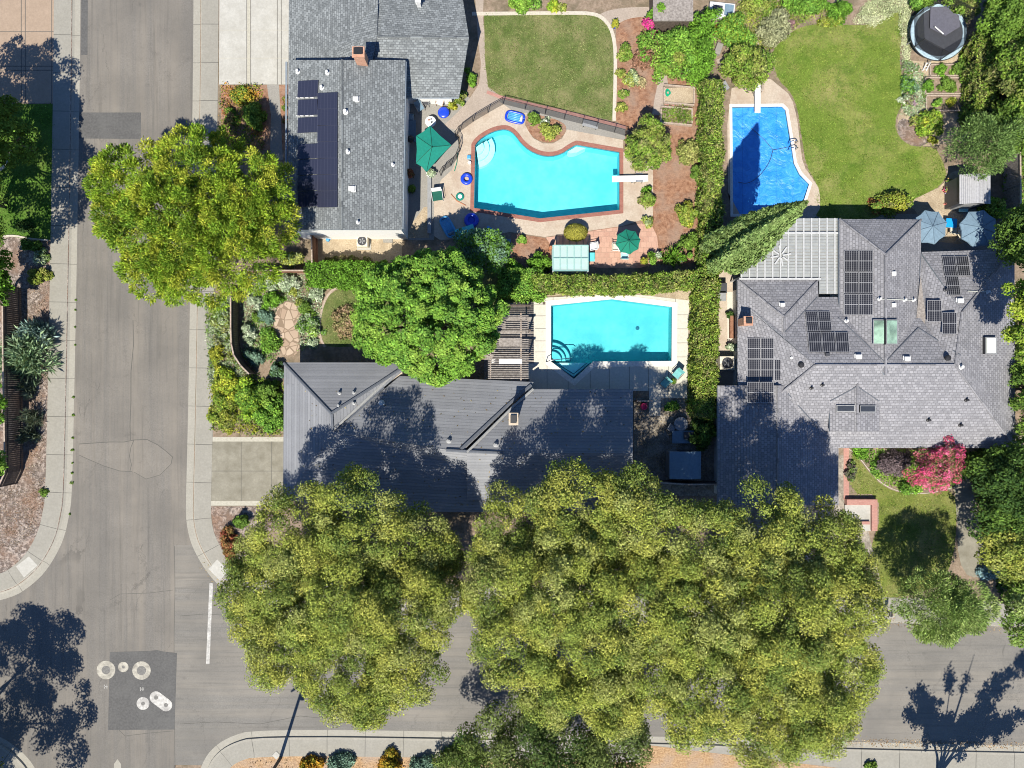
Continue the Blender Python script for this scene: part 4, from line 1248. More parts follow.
# ---- second house (centre left): slate-blue tiles
h2 = thing("house", "lower middle house with slate blue tiled roof half in the shade of the street trees", "house", P(440, 440, .1))
E2 = 2.7
a_, b_, g1, g2, sw = (284, 362.5, E2), (412, 362.5, E2), (332, 414, 4.45), (333, 431, 4.45), (283, 500, E2)
W = [a_, g1, g2, (333, 470, 4.45), sw]
fN = [a_, b_, g1]
fE = [g1, b_, (402, 375, 3.05), (333, 431, 4.45)]
r1, r2 = (463, 450, 5.0), (446, 450, 4.98)
fM = [(333, 431, 4.45), (402, 375, 3.05), (412, 383, 2.7), (530, 383, 2.7), (528.5, 389, 2.85), (463, 450, 5.0), (400, 450, 4.9)]
fM = [(333, 431.5, 4.45), (400, 376, 2.72), (534, 382, 2.72), (463, 451, 4.75)]
fV = [(463, 451, 4.75), (534, 382, 2.72), (537, 388, 2.85), (467, 453, 4.85)]
fM2 = [(467, 453, 4.85), (533, 389, 2.7), (633, 389, 2.7), (633, 453, 4.85)]
fS = [(333, 431.5, 4.45), (463, 451, 4.75), (467, 453, 4.85), (633, 453, 4.85), (633, 512, 2.7), (380, 512, 2.7)]
fSW = [sw, (333, 431.5, 4.45), (380, 512, 2.7)]
fW = [a_, g1, (333, 431.5, 4.45), sw]
roof("roof", [fW, fN, [g1, b_, (333, 431.5, 4.45)], fM, fS, fSW], M['tile'], h2, M['fascia'])
roof("step_roof", [fM2, [(467, 453, 4.87), (633, 453, 4.87), (633, 500, 3.3), (467, 500, 3.3)]], M['tile'], h2, M['fascia'])
ridge([(284, 363, E2), (332, 414, 4.45)], h2, M['ridge_dark'], .11); ridge([(332, 414, 4.45), (333, 431, 4.45)], h2, M['ridge_dark'], .11)
ridge([(332, 413, 4.45), (379, 383, 3.4), (405, 366, 2.85)], h2, M['ridge_dark'], .12)
ridge([(334, 429, 4.46), (382, 385, 3.3), (400, 368, 2.9)], h2, M['ridge_pale'], .09, "valley_flashing")
ridge([(336, 431, 4.46), (384, 387.5, 3.3)], h2, M['ridge_dark'], .07)
ridge([(446, 450, 4.78), (463, 451, 4.80), (503, 453, 4.87)], h2, M['ridge_dark'], .12)
ridge([(461, 449, 4.78), (511, 402, 3.35), (531, 385, 2.85)], h2, M['ridge_dark'], .13)
ridge([(467, 452, 4.9), (513, 406.5, 3.35), (533, 389, 2.8)], h2, M['ridge_pale'], .10, "valley_flashing")
walls([(284, 363), (408, 363), (408, 382), (534, 382), (534, 390), (633, 390), (633, 510), (283, 498)], 2.6, h2, M['stucco_tan'], .45)
for x, y, k_ in ((339.5, 393, 'pipe'), (354, 392.5, 'pipe'), (339, 405.5, 'pipe'), (354, 403, 'pipe')): vent(fN, x, y, h2, k_, .11, M['grey'])
vent(fM, 381.5, 403, h2, 'pipe', .17, M['white']); vent(fM, 449, 441, h2, 'pipe', .15, M['grey']); vent(fM2, 496, 445, h2, 'pipe', .15, M['grey'])
chimney(513.5, 419, 2.5, 5.9, .55, .75, h2, M['stucco_tan'])

# ---- third house (right): pale grey shingles
h3 = thing("house", "large right-hand house with pale grey shingle roof and black solar panels", "house", P(870, 340, .1))
e, rr = 2.8, 5.0
N1, N2, N3, N4 = (839.5, 219, 3.2), (921, 219.5, 3.2), (885.5, 254.5, 5.0), (885.5, 375, 5.0)
nW = [N1, (839.5, 330, 3.2), (885.5, 375, 5.0), N3]
nE = [N2, N3, (885.5, 375, 5.0), (921, 340, 3.2)]
roof("north_wing_roof", [[N1, N2, N3], nW, nE], M['shingle_pale'], h3, M['fascia'])
mS = [(815, 365, rr), (955, 365, rr), (1015.5, 448, e), (866, 448, e), (783, 448, e), (793, 386, 4.3)]
mN = [(815, 365, rr), (775, 297, e), (838.5, 297, e), (905, 297, e), (955, 365, rr)]
mN1 = [(815, 365, rr), (784, 322, 3.62), (818, 297, e), (960, 297, e), (955, 365, rr)]
mW = [(815, 365, rr), (737.5, 300, e), (737.5, 420, e), (783, 448, e)]
mE = [(955, 365, rr), (962, 312, 4.6), (1014.5, 249, e), (1015.5, 448, e)]
eN = [(962, 312, 4.6), (921, 252, e), (1014.5, 249, e)]
eW = [(962, 312, 4.6), (955, 365, rr), (912, 330, 3.0), (919, 252, e)]
mSf = [(815, 365, rr), (955, 365, rr), (1015.5, 448, e), (783, 448, e)]
roof("roof", [mSf, [(815, 365, rr), (737.5, 297, e), (905, 297, e), (955, 365, rr)], mW, mE, eN, eW], M['shingle_pale'], h3, M['fascia'])
w1, w2, w3, w4 = (737.5, 280, e), (818, 280, e), (784, 317, 4.0), (784, 380, 4.0)
wW = [w1, w3, w4, (737.5, 386, e)]
wE = [w2, (819, 318, e), w4, w3]
roof("west_wing_roof", [[w1, w2, w3], wW, wE], M['shingle_pale'], h3, M['fascia'])
gW = [(717.5, 385.5, 2.7), (778, 385.5, 4.3), (778, 505, 4.3), (717.5, 505, 2.7)]
gE = [(778, 385.5, 4.3), (838.5, 385.5, 2.7), (838.5, 505, 2.7), (778, 505, 4.3)]
roof("garage_roof", [gW, gE], M['shingle_pale'], h3, M['fascia'])
dW = [(857.3, 380, 4.5), (857.3, 431.5, 4.5), (830, 431.5, 3.85), (830, 385, 3.85)]
dE = [(857.3, 380, 4.5), (879.5, 385, 3.95), (879.5, 431.5, 3.95), (857.3, 431.5, 4.5)]
roof("dormer_roof", [dW, dE], M['shingle_pale'], h3, M['fascia'])
b = MB(); y_ = P(0, 430.5, 4).y
b.face([(P(832, 0, 3.85).x, y_, 2.0), (P(878, 0, 3.85).x, y_, 2.0), (P(878, 0, 3.85).x, y_, 3.8), (P(857, 0, 4.5).x, y_, 4.4), (P(832, 0, 3.85).x, y_, 3.75)]); b.build("dormer_wall", M['stucco'], h3)
roof("saddle_flashing", [[(920.5, 276, 3.5), (927, 327, 3.5), (921, 328.5, 3.2), (915.5, 327, 3.5)]], M['wood_grey'], h3, M['fascia'], .03)
walls([(839.5, 219), (921, 219.5), (921, 252), (1014, 250), (1015, 447.5), (838, 447.5), (838, 503), (718, 503), (718, 386), (738, 386), (738, 281), (818, 281), (818, 297), (839.5, 297)], 2.7, h3, M['stucco'], .42)
def valley(a, c_): ridge([a, c_], h3, M['ridge_dark'], .05, "valley_line")
for l in ([N1, N3], [N2, N3], [N3, N4], [(815, 365, rr), (955, 365, rr)], [(955, 365, rr), (1015, 448, e)], [(955, 365, rr), (962, 312, 4.6)], [(962, 312, 4.6), (1014, 249, e)], [w1, w3], [w2, w3], [w3, w4], [(778, 385.5, 4.3), (778, 505, 4.3)], [(815, 365, rr), (760, 410, 3.55)], [(857.3, 384, 4.5), (857.3, 431.5, 4.5)]):
    ridge(l, h3, M['shingle_pale'], .085)
def seam(pts, mat=None, r=.045):
    b = MB(); q = []
    for (x0, y0), (x1, y1) in zip(pts[:-1], pts[1:]):
        for i in range(13):
            h_ = hit(x0 + (x1 - x0) * i / 12, y0 + (y1 - y0) * i / 12)
            if h_: q.append(h_[0] + h_[1] * .02)
    b.tube(q, r, 5); b.build("valley_line", mat or M['ridge_dark'], h3)
for l in ([(838.5, 318), (885, 362), (918, 328), (960, 355)], [(785, 332), (817, 297)], [(830, 401), (857, 386.5), (879, 401)], [(793, 384), (788, 394), (818, 428)], [(921, 252), (919, 276)]): seam(l)
SBk = M['solar_black']
for r in range(3):
    for c_ in range(2):
        x0 = 844.5 + 14.5 * c_; y0 = 250.5 + 21.8 * r
        panel(nW, [(x0, y0), (x0 + 14, y0), (x0 + 13.8, y0 + 20.8), (x0 - .2, y0 + 20.8)], SBk, h3)
mNf = [(815, 365, rr), (737.5, 297, e), (905, 297, e)]
for c_ in range(2): x0 = 805.5 + 12.5 * c_; panel(mNf, [(x0, 311.5), (x0 + 12, 311.5), (x0 + 14, 331), (x0 + 2, 331)], SBk, h3)
for c_ in range(3): x0 = 808 + 13.6 * c_; panel(mNf, [(x0, 332), (x0 + 13, 332), (x0 + 14.5, 352), (x0 + 1.5, 352)], SBk, h3)
for c_ in range(2): x0 = 942.3 + 13.2 * c_; panel(eN, [(x0, 256), (x0 + 12.7, 256), (x0 + 15.2, 275.5), (x0 + 2.8, 275.5)], SBk, h3)
panel(eN, [(946, 276.5), (958.5, 276.5), (961, 295), (948.5, 295)], SBk, h3)
panel(eW, [(927.5, 300.3), (941.5, 300.3), (941.3, 321.5), (927.3, 321.5)], SBk, h3, off=.45)
panel(eW, [(942.5, 312.5), (956.8, 312.5), (956.5, 334), (942.2, 334)], SBk, h3, off=.45)
for y0, n_ in ((338, 2), (359.5, 3), (382, 2)):
    for c_ in range(n_): x0 = 747.5 + 13.4 * c_; panel(wW if c_ < 2 else mW, [(x0, y0), (x0 + 12.9, y0), (x0 + 12.9, y0 + 20.8), (x0, y0 + 20.8)], SBk, h3, off=.34 if y0 > 380 else .14)
def skylight(face, q, n_, glass, off=.16):
    o = panel(face, q, M['grey'], h3, "skylight", off, .2, M['black'])
    xs = [p[0] for p in q]; ys = [p[1] for p in q]
    for i in range(n_):
        x0 = min(xs) + 1 + (max(xs) - min(xs) - 1) * i / n_; x1 = min(xs) + (max(xs) - min(xs)) * (i + 1) / n_ - 1
        panel(face, [(x0, min(ys) + 1), (x1, min(ys) + 1), (x1, max(ys) - 1), (x0, max(ys) - 1)], glass, o, "pane", off + .03, .03)
skylight(nW, [(873, 319.5), (885, 319.5), (885, 344.5), (873, 344.5)], 1, M['skyglass'], .22)
skylight(nE, [(886, 319.5), (898, 319.5), (898, 344.5), (886, 344.5)], 1, M['skyglass'], .22)
skylight(mE, [(985.5, 337), (997, 337), (997, 354), (985.5, 354)], 1, M['skywhite'], .25)
skylight(dW, [(836.5, 405), (855, 405), (855, 412), (836.5, 412)], 1, M['darkglass'], .12)
skylight(dE, [(860, 405.5), (876, 405.5), (876, 412.5), (860, 412.5)], 1, M['darkglass'], .12)
chimney(748, 321, 2.5, 4.3, .55, .55, h3, M['chim'])
for f_, x, y, k_, s, mt in ((mNf, 800, 365, 'turb', .13, 'black'), (mNf, 946, 358, 'turb', .13, 'black'), (mNf, 827, 354.5, 'box', .10, 'dark'), (mNf, 858, 357, 'box', .15, 'white'), (mNf, 906.5, 359, 'box', .15, 'white'), (mE, 960.5, 367, 'pipe', .14, 'white'),
                         (nE, 893, 273.5, 'box', .11, 'white'), (nE, 893, 305, 'box', .11, 'white'), (nE, 904, 300, 'pipe', .10, 'white'), (nE, 913, 300, 'pipe', .10, 'white'), (nW, 879, 299, 'pipe', .10, 'white'), (eW, 928, 263.5, 'turb', .08, 'black'), (eN, 959.5, 301, 'box', .15, 'white'),
                         (eW, 945, 290, 'pipe', .10, 'dark'), (mSf, 928, 420, 'pipe', .10, 'black'), (mSf, 960, 425, 'pipe', .10, 'black'), (mSf, 966, 400, 'pipe', .10, 'black'), (mSf, 822, 385, 'pipe', .09, 'black'), (mSf, 811, 388, 'pipe', .09, 'black'), (wE, 782, 305, 'box', .12, 'white'), (mW, 790, 358, 'pipe', .12, 'white'), (mN, 846, 321, 'pipe', .11, 'white'), (mE, 987, 292, 'pipe', .10, 'white')):
    vent(f_, x, y, h3, k_, s, M[mt])
b = MB()
for l_ in ([(879, 299), (884, 299.2), (886, 299.2), (893, 299.5), (905, 300), (912, 300.3)], [(967, 291.5), (976, 291.8), (987, 292.2)]):
    b.tube([on_roof(nE, x, y, .08)[0] for x, y in l_], .022, 5)
b.build("conduit", M['skywhite'], h3)

# ---- patio cover with pale panels between white beams, against the third house
pt = thing("patio_cover", "white beamed patio cover with translucent grey panels beside the right-hand house", "patio cover", P(790, 255, .1))
hp = 2.75
b = MB(); z = hp
P4 = [P(743, 218.5, z), P(838.8, 218.5, z), P(838.8, 294, z), P(819, 294, z), P(819, 279, z), P(740, 279, z)]
b.prism([(p.x, p.y) for p in P4], z, z + .05, bottom=True); b.build("roof_panel", M['lattice'], pt)
for i in range(13):
    x = 739.5 + 7.75 * i + 1.5
    if x > 838: break
    p, q = P(x, 218.5, z), P(x, 294 if x > 819 else 279, z)
    MB().box(((p.x + q.x) / 2, (p.y + q.y) / 2, z + .10), (.10, abs(p.y - q.y), .1)).build("beam", M['beam'], pt)
b = MB()
for y in np.arange(221.5, 279, 3.1):
    p, q = P(742, y, z), P(838, y, z); b.box(((p.x + q.x) / 2, p.y, z + .065), (abs(p.x - q.x), .025, .02))
for y in np.arange(281, 294, 3.1):
    p, q = P(820, y, z), P(838, y, z); b.box(((p.x + q.x) / 2, p.y, z + .065), (abs(p.x - q.x), .025, .02))
b.build("panel_seams", M['deck_grey'], pt)
for y, x0, x1 in ((233.5, 741, 838.5), (279.2, 738.5, 820)):
    p, q = P(x0, y, z), P(x1, y, z); MB().box(((p.x + q.x) / 2, p.y, z + .17), (abs(p.x - q.x), .14, .06)).build("beam", M['beam'], pt)
p = P(780, 256, z)
b = MB()
for k_ in range(8): a = R(45 * k_ + 10); b.box((p.x + .48 * math.cos(a), p.y + .48 * math.sin(a), z + .17), (.62, .11, .02), a)
b.build("vent_star", M['beam'], pt)
for x, y in ((743, 220), (800, 220), (836, 220), (741, 277)):
    q = P(x, y, z); MB().box((q.x, q.y, z / 2), (.1, .1, z)).build("post", M['white'], pt)

# ---- pergola over the timber deck
pg = thing("pergola", "grey weathered timber pergola between the round green tree and second pool", "pergola", P(508, 350, .1))
z = 2.5
b = MB()
for i, y in enumerate(np.arange(316, 380, 2.15)):
    if i in (9, 10, 16): continue
    p, q = P(488, y, z), P(528.5, y + .3, z); b.box(((p.x + q.x) / 2, p.y, z + .1), (abs(p.x - q.x), .085, .05))
b.build("slats", M['wood_grey'], pg)
for x in (490.5, 521):
    p, q = P(x, 313, z), P(x, 381, z); MB().box((p.x, (p.y + q.y) / 2, z), (.10, abs(p.y - q.y), .16)).build("beam", M['wood_top'], pg)
for y in (305.5, 330, 354):
    p, q = P(486, y, z), P(531, y, z); MB().box(((p.x + q.x) / 2, p.y, z - .14), (abs(p.x - q.x), .13, .18)).build("beam", M['wood_dark'], pg)
for x in (488, 529):
    for y in (305, 330, 354, 380):
        q = P(x, y, z); MB().box((q.x, q.y, z / 2 - .05), (.12, .12, z - .1)).build("post", M['wood_dark'], pg)
for y, hh in ((338, 8), (359, 5)):
    p, q = P(499, y, z), P(522, y + hh, z); MB().box(((p.x + q.x) / 2, (p.y + q.y) / 2, z + .14), (abs(p.x - q.x), abs(p.y - q.y), .03)).build("roof_panel", M['wood_grey'] if hh > 6 else M['white'], pg)

# ---- fences
def fence(label, pts, h, mat=None, top=None, name="wooden_fence", step=2.2, group=None, cat="fence"):
    """boards along a line given by pixels on the ground"""
    mat = mat or M['wood_dark']
    w = [P(x, y, .1) for x, y in pts]
    t = thing(name, label, cat, w[0], group)
    bb = MB(); tr = MB()
    for a, c_ in zip(w[:-1], w[1:]):
        L = (c_ - a).length; ang = math.atan2(c_.y - a.y, c_.x - a.x); n = max(1, int(L / .155))
        e_ = (c_ - a) / n
        rnd = random.Random(int(L * 100))
        for i in range(n):
            m_ = a + e_ * (i + .5); hh = h + rnd.uniform(-.02, .02)
            bb.box((m_.x, m_.y, .12 + hh / 2), (L / n * .93, .028, hh), ang + rnd.uniform(-.03, .03))
        for zz in (.45, h - .2):
            m_ = (a + c_) / 2; nn = Vector((-(c_ - a).y, (c_ - a).x, 0)).normalized() * .04
            bb.box((m_.x + nn.x, m_.y + nn.y, zz), (L, .045, .09), ang)
        m_ = (a + c_) / 2; tr.box((m_.x, m_.y, .1 + h + .045), (L + .06, .11, .04), ang)
    bb.build("boards", mat, t); tr.build("top_rail", top or M['wood_top'], t)
    s = 0
    for a, c_ in zip(w[:-1], w[1:]):
        n = max(1, round((c_ - a).length / step))
        for i in range(n):
            q = a.lerp(c_, i / n); MB().box((q.x - .07, q.y - .05, .1 + h / 2), (.09, .09, h - .02)).build("post", mat, t)
    return t
fence("dark board fence along the garden side of the left-hand mulch strip", [(21.5, 288), (22, 360), (23.5, 440), (23.5, 470), (18, 482)], 2.1)
fence("dark fence return running off the frame at the end of mulch strip", [(18, 482.5), (-40, 485)], 2.1)
fence("dark curved board fence between the pavement shrubs and silver leaved garden", [(239.5, 286), (239.5, 330), (240, 345), (242.5, 356), (249, 366), (257, 374)], 1.75)
fence("low pale topped fence beside the clipped hedge below the yellow green tree", [(252, 273), (309, 273)], 1.2, M['wood_red'], M['wood_top'])
fence("reddish wooden gate panel beside the gravel side yard", [(317.5, 239), (318, 266)], 1.7, M['wood_red'], M['wood_top'], "wooden_gate", cat="gate")
fence("dark fence behind the shaded back patio and metal shed", [(634, 478), (680, 481), (719, 481)], 1.9)
fence("short dark fence between the tiled house and the shaded patio", [(634, 400.5), (649, 400.5)], 1.5, M['wood_dark'])
fence("tall dark fence between the yellow green hedge and trees at right edge", [(996, 40), (997, 80), (997, 128)], 2.0)
fence("slatted fence behind the far right trees beside the garden shed", [(1003, 160), (1004, 250)], 1.9, M['wood_grey'])
fence("narrow tan fence along the right-hand house beneath the edge trees", [(1019, 320), (1022, 420)], 1.7, M['wood_top'])

def mesh_fence(label, pts, h, closed=False):
    w = [P(x, y, .12) for x, y in pts]
    t = thing("pool_fence", label, "pool fence", w[0])
    m_ = MB(); r = MB()
    for a, c_ in zip(w[:-1], w[1:]):
        m_.face([a, c_, c_ + Vector((0, 0, h)), a + Vector((0, 0, h))]); r.tube([a + Vector((0, 0, h)), c_ + Vector((0, 0, h))], .022, 6)
    m_.build("mesh_panel", M['mesh_black'], t); r.build("top_rail", M['black'], t)
    for p in w: MB().tube([p, p + Vector((0, 0, h + .02))], .028, 8).build("post", M['black'], t)
mesh_fence("black mesh pool fence running beside the brick edging below the lawn", [(503, 104), (525, 109.5), (545, 114.5), (564, 119.5), (582, 124), (596, 128), (614, 132.5), (626, 136)], 1.2)
mesh_fence("black mesh pool fence zigzag past the patio corner by the brick path", [(503, 104.5), (488, 113), (473, 122), (460, 131.5), (456, 137)], 1.2)
mesh_fence("curved black mesh pool fence behind the square green umbrella", [(456, 137), (459.5, 144), (460, 151), (457, 159), (451, 166), (444, 171), (441, 176)], 1.2)
# ------------------------------------------------------------------ furniture and other objects
def umbrella(name, label, apex, h, rad, n, canopy, rib, rot=0.0, drop=.45, base=True, corners=None, pole_px=None):
    """n-sided market umbrella; apex = pixel where the top is seen at height h"""
    p = P(*apex, h)
    t = thing(name, label, "umbrella", (p.x, p.y, .1))
    if corners: cs = [P(*c_) for c_ in corners]
    else: cs = [Vector((p.x + rad * math.cos(rot + 2 * math.pi * i / n), p.y + rad * math.sin(rot + 2 * math.pi * i / n), h - drop)) for i in range(n)]
    b = MB()
    for i in range(len(cs)):
        a, c_ = cs[i], cs[(i + 1) % len(cs)]
        if (a - p).cross(c_ - p).z < 0: a, c_ = c_, a
        m1 = p.lerp(a, .5) - Vector((0, 0, .03)); m2 = p.lerp(c_, .5) - Vector((0, 0, .03)); mid = (a + c_) / 2 + (p - (a + c_) / 2) * .05
        b.face([p, m1, m2]); b.face([m1, a, mid]); b.face([m1, mid, m2]); b.face([m2, mid, c_])
        d_ = Vector((0, 0, -.12))
        b.face([a, a + d_, mid + d_, mid]); b.face([mid, mid + d_, c_ + d_, c_])
    b.build("canopy", canopy, t)
    for c_ in cs: MB().tube([p + Vector((0, 0, .015)), p.lerp(c_, .5) + Vector((0, 0, -.01)), c_ + Vector((0, 0, .015))], .022, 5).build("rib", rib, t)
    MB().tube([(p.x, p.y, .1), (p.x, p.y, h)], .028, 8).build("pole", M['grey'], t)
    MB().lathe((p.x, p.y, h), [(.06, -.02), (.06, .05), (.02, .12), (.005, .12)], 10).build("finial", rib, t)
    if base: MB().lathe((p.x, p.y, .13), [(.28, 0), (.28, .05), (.06, .09), (.06, .25), (.01, .25)], 16).build("base", M['dark'], t)
    return t

umbrella("patio_umbrella", "square emerald green umbrella over the dark patio beside the house eave", (432, 147), 2.75, 0, 5, M['teal'], M['green_rib'], corners=[(430, 125.5, 2.4), (451.5, 145, 2.35), (426.5, 172, 2.35), (416, 163, 2.3), (416, 136, 2.3)], base=True)
umbrella("patio_umbrella", "octagonal green umbrella shading a table on the red paver patio", (629, 240.5), 2.5, .98, 8, M['green_cv'], M['green_rib'], R(10))
umbrella("patio_umbrella", "grey blue umbrella nearest the shingled roof edge, fully in the sun", (933, 226), 2.6, 1.36, 8, M['blue_cv'], M['blue_rib'], R(16), .4)
umbrella("patio_umbrella", "grey blue umbrella half covered by dappled tree shade by the shed", (982, 227.5), 2.6, 1.5, 8, M['blue_cv'], M['blue_rib'], R(30), .4)

def chair(label, px, py, rz, frame, seat, back=None, w=.55, group=None, name="patio_chair", arms=True, z0=.13):
    p = P(px, py, .4)
    t = thing(name, label, "chair", (p.x, p.y, z0), group)
    Mx = Matrix.Rotation(rz, 3, 'Z')
    def L(x, y, z): return Vector((p.x, p.y, z0)) + Mx @ Vector((x, y, z))
    MB().box(L(0, 0, .42), (w, w, .06), rz).build("seat", seat, t, bevel=.015)
    b = MB(); b.box(L(0, w * .52, .68), (w, .05, .5), rz, tilt=Matrix.Rotation(-.28, 3, 'X')); b.build("backrest", back or seat, t, bevel=.012)
    for sx in (-1, 1):
        for sy in (-1, 1): MB().tube([L(sx * w * .46, sy * w * .46, .42), L(sx * w * .5, sy * w * .5, 0)], .02, 6).build("leg", frame, t)
        if arms:
            b = MB(); b.tube([L(sx * w * .52, -w * .45, .40), L(sx * w * .54, -w * .42, .62), L(sx * w * .54, w * .5, .64)], .022, 6); b.build("armrest", frame, t)
    return t

def round_table(label, px, py, r, h, top, leg, name="patio_table", n=28, z0=.13):
    p = P(px, py, h)
    t = thing(name, label, "table", (p.x, p.y, z0))
    MB().lathe((p.x, p.y, h), [(r * .96, -.03), (r, -.015), (r, .012), (r * .95, .02), (.01, .02)], n).build("tabletop", top, t)
    MB().tube([(p.x, p.y, z0), (p.x, p.y, h - .02)], .035, 8).build("pedestal", leg, t)
    MB().lathe((p.x, p.y, z0), [(r * .5, 0), (r * .48, .03), (.05, .06), (.01, .06)], 18).build("base", leg, t)
    return t

def rect_table(label, px, py, w, d, h, rz, top, leg, name="patio_table", z0=.13):
    p = P(px, py, h)
    t = thing(name, label, "table", (p.x, p.y, z0))
    MB().box((p.x, p.y, h), (w, d, .04), rz).build("tabletop", top, t, bevel=.01)
    Mx = Matrix.Rotation(rz, 3, 'Z')
    for sx in (-1, 1):
        for sy in (-1, 1):
            o_ = Mx @ Vector((sx * (w / 2 - .06), sy * (d / 2 - .06), 0))
            MB().tube([(p.x + o_.x, p.y + o_.y, z0), (p.x + o_.x, p.y + o_.y, h)], .022, 6).build("leg", leg, t)
    return t

def pot(label, px, py, r, h, mat, pal=None, name="plant_pot", pr=None, ph=.5, spiky=0):
    p = P(px, py, h); t = thing(name, label, "plant pot", (p.x, p.y, .11))
    MB().lathe((p.x, p.y, .11), [(r * .68, 0), (r * .95, h * .85), (r * 1.08, h * .86), (r * 1.08, h), (r * .92, h), (r * .9, h * .9), (.01, h * .88)], 20).build("pot", mat, t, smooth=False)
    if pal:
        SEED[0] += 3
        crown("plant", pr or r * 1.2, pr or r * 1.2, ph, pal, SEED[0], 9, .2, 420, .07, low=0.0, parent=t, origin=(0, 0, h * .85), spiky=spiky)
    return t

# -- dark patio beside the first house
round_table("round white table with small items at the tip of the square green umbrella", 430.5, 121.5, .43, .74, M['white_pl'], M['grey'])
for i, (dx, dy, c_) in enumerate(((-.12, .1, 'terracotta'), (.1, -.08, 'dark'), (.05, .16, 'grey'))):
    p = P(430.5, 121.5, .76); tag(MB().lathe((p.x + dx, p.y + dy, .762), [(.05, 0), (.06, .10), (.05, .10), (.045, .02), (.01, .02)], 12).build("cup", M[c_], origin=(p.x + dx, p.y + dy, .762)),
        ("small orange cup on the round white patio table", "small black cup on the round white patio table", "small grey cup on the round white patio table")[i], "cup")
p = P(443.6, 112.5, .5)
t = thing("water_bowl_stand", "round royal blue cushioned stool on the bright patio corner", "stool", (p.x, p.y, .12))
t.name = "stool"
MB().lathe((p.x, p.y, .5), [(.42, -.05), (.46, 0), (.42, .07), (.2, .10), (.01, .10)], 26).build("cushion", M['blue_vinyl'], t, smooth=True)
for a in range(4): MB().tube([(p.x + .3 * math.cos(a * 1.57), p.y + .3 * math.sin(a * 1.57), .12), (p.x + .28 * math.cos(a * 1.57), p.y + .28 * math.sin(a * 1.57), .47)], .02, 6).build("leg", M['grey'], t)
chair("tan sling chair beside the blue stool in front of the house wall", 440.5, 102.5, R(-20), M['wood_red'], M['cream'], arms=True)
chair("dark metal chair angled in the shade of the house east eave", 420, 108, R(30), M['grey'], M['blue_cv'])
chair("grey metal chair in deep shade nearest the house corner window", 426, 102, R(-10), M['grey'], M['dark'])
chair("dark chair against house wall under the long eave shadow", 410.5, 118, R(90), M['dark'], M['blue_cv'])
rect_table("long dark table in the eave shadow along the upper house", 411.5, 131, .7, 1.7, .74, 0, M['blue_rib'], M['dark'])
t = thing("kettle_grill", "black round kettle grill in the eave shadow of the upper house", "grill", P(410.5, 139, .1))
p = P(410.5, 139, .8)
MB().lathe((p.x, p.y, .55), [(.05, 0), (.26, .12), (.29, .25), (.24, .38), (.1, .45), (.01, .46)], 20).build("bowl", M['black'], t, smooth=True)
for a in range(3): MB().tube([(p.x + .25 * math.cos(a * 2.1), p.y + .25 * math.sin(a * 2.1), .1), (p.x + .1 * math.cos(a * 2.1), p.y + .1 * math.sin(a * 2.1), .62)], .015, 6).build("leg", M['grey'], t)
MB().tube([(p.x - .08, p.y, 1.02), (p.x - .08, p.y, 1.06), (p.x + .08, p.y, 1.06), (p.x + .08, p.y, 1.02)], .012, 6).build("handle", M['grey'], t)
pot("terracotta pot with red flowers in the house shade below the umbrella", 410, 174.5, .3, .4, M['terracotta'], RUST)
pot("dark pot of green leaves in house shade beside the tan side path", 412, 190, .26, .35, M['dark'], MID)
# low retaining wall and path at the patio's lower end
t = MB(); t.box((P(429.5, 201, .2).x, P(429.5, 201, .2).y, .22), (.30, 5.2, .24)); tag(t.build("low_wall", M['grey'], origin=P(429.5, 201, .1)), "low grey wall separating dark patio from the pool deck", "wall")
sheet("path", [(424, 207), (429, 207), (429, 238), (405, 238), (413, 222)], 5, M['gravel'])
# -- things round the first pool
def raft(label, px, py, w, d, rz, mats, name="pool_float", z=.17):
    """inflatable lounger: rounded rim tubes, ribbed bed, pillow"""
    p = P(px, py, z); t = thing(name, label, "pool float", (p.x, p.y, .12))
    Mx = Matrix.Rotation(rz, 3, 'Z')
    def L(x, y, zz): return Vector((p.x, p.y, z)) + Mx @ Vector((x, y, zz))
    ring = [L(w * .5 * math.copysign(abs(math.cos(a)) ** .55, math.cos(a)), d * .5 * math.copysign(abs(math.sin(a)) ** .55, math.sin(a)), .04) for a in [2 * math.pi * i / 28 for i in range(29)]]
    MB().tube(ring, .10, 8).build("rim", mats[0], t, smooth=True)
    b = MB()
    for i in range(5): b.tube([L(-w * .4, -d * .34 + d * .17 * i, .02), L(w * .4, -d * .34 + d * .17 * i, .02)], .085, 8)
    b.build("bed", mats[1], t, smooth=True)
    MB().tube([L(w * .36, -d * .3, .12), L(w * .36, d * .3, .12)], .11, 8).build("pillow", mats[2], t, smooth=True)
    return t
raft("royal blue inflatable lounger with pale pillow by the black mesh fence", 515, 117.5, 1.45, .78, R(-14), (M['blue_vinyl'], M['blue_lt'], M['white_pl']))
raft("long light blue lounger float lying in tree shade on the deck", 448, 227, 1.65, .75, R(-62), (M['blue_lt'], M['blue_lt'], M['blue_cv']))
def ring_float(label, px, py, r, t_, mat):
    p = P(px, py, .25); o = MB().torus((p.x, p.y, .13 + t_), r, t_, 30, 10).build("swim_ring", mat, origin=(p.x, p.y, .13), smooth=True)
    return tag(o, label, "swim ring")
ring_float("royal blue swim ring overlapping the brick coping on the pool's left side", 466.5, 179, .33, .15, M['blue_vinyl'])
t = thing("swim_ring", "large blue inflatable chair ring in shade below the pool corner", "pool float", P(471.5, 220.5, .1))
p = P(471.5, 220.5, .2)
MB().torus((p.x, p.y, .27), .42, .17, 28, 10).build("ring", M['blue_vinyl'], t, smooth=True); MB().lathe((p.x, p.y, .15), [(.36, 0), (.36, .08), (.01, .05)], 20).build("seat", M['blue_vinyl'], t)
t = thing("toy_float", "small green and white round float on the tan deck", "toy float", P(460, 196.8, .1)); p = P(460, 196.8, .15)
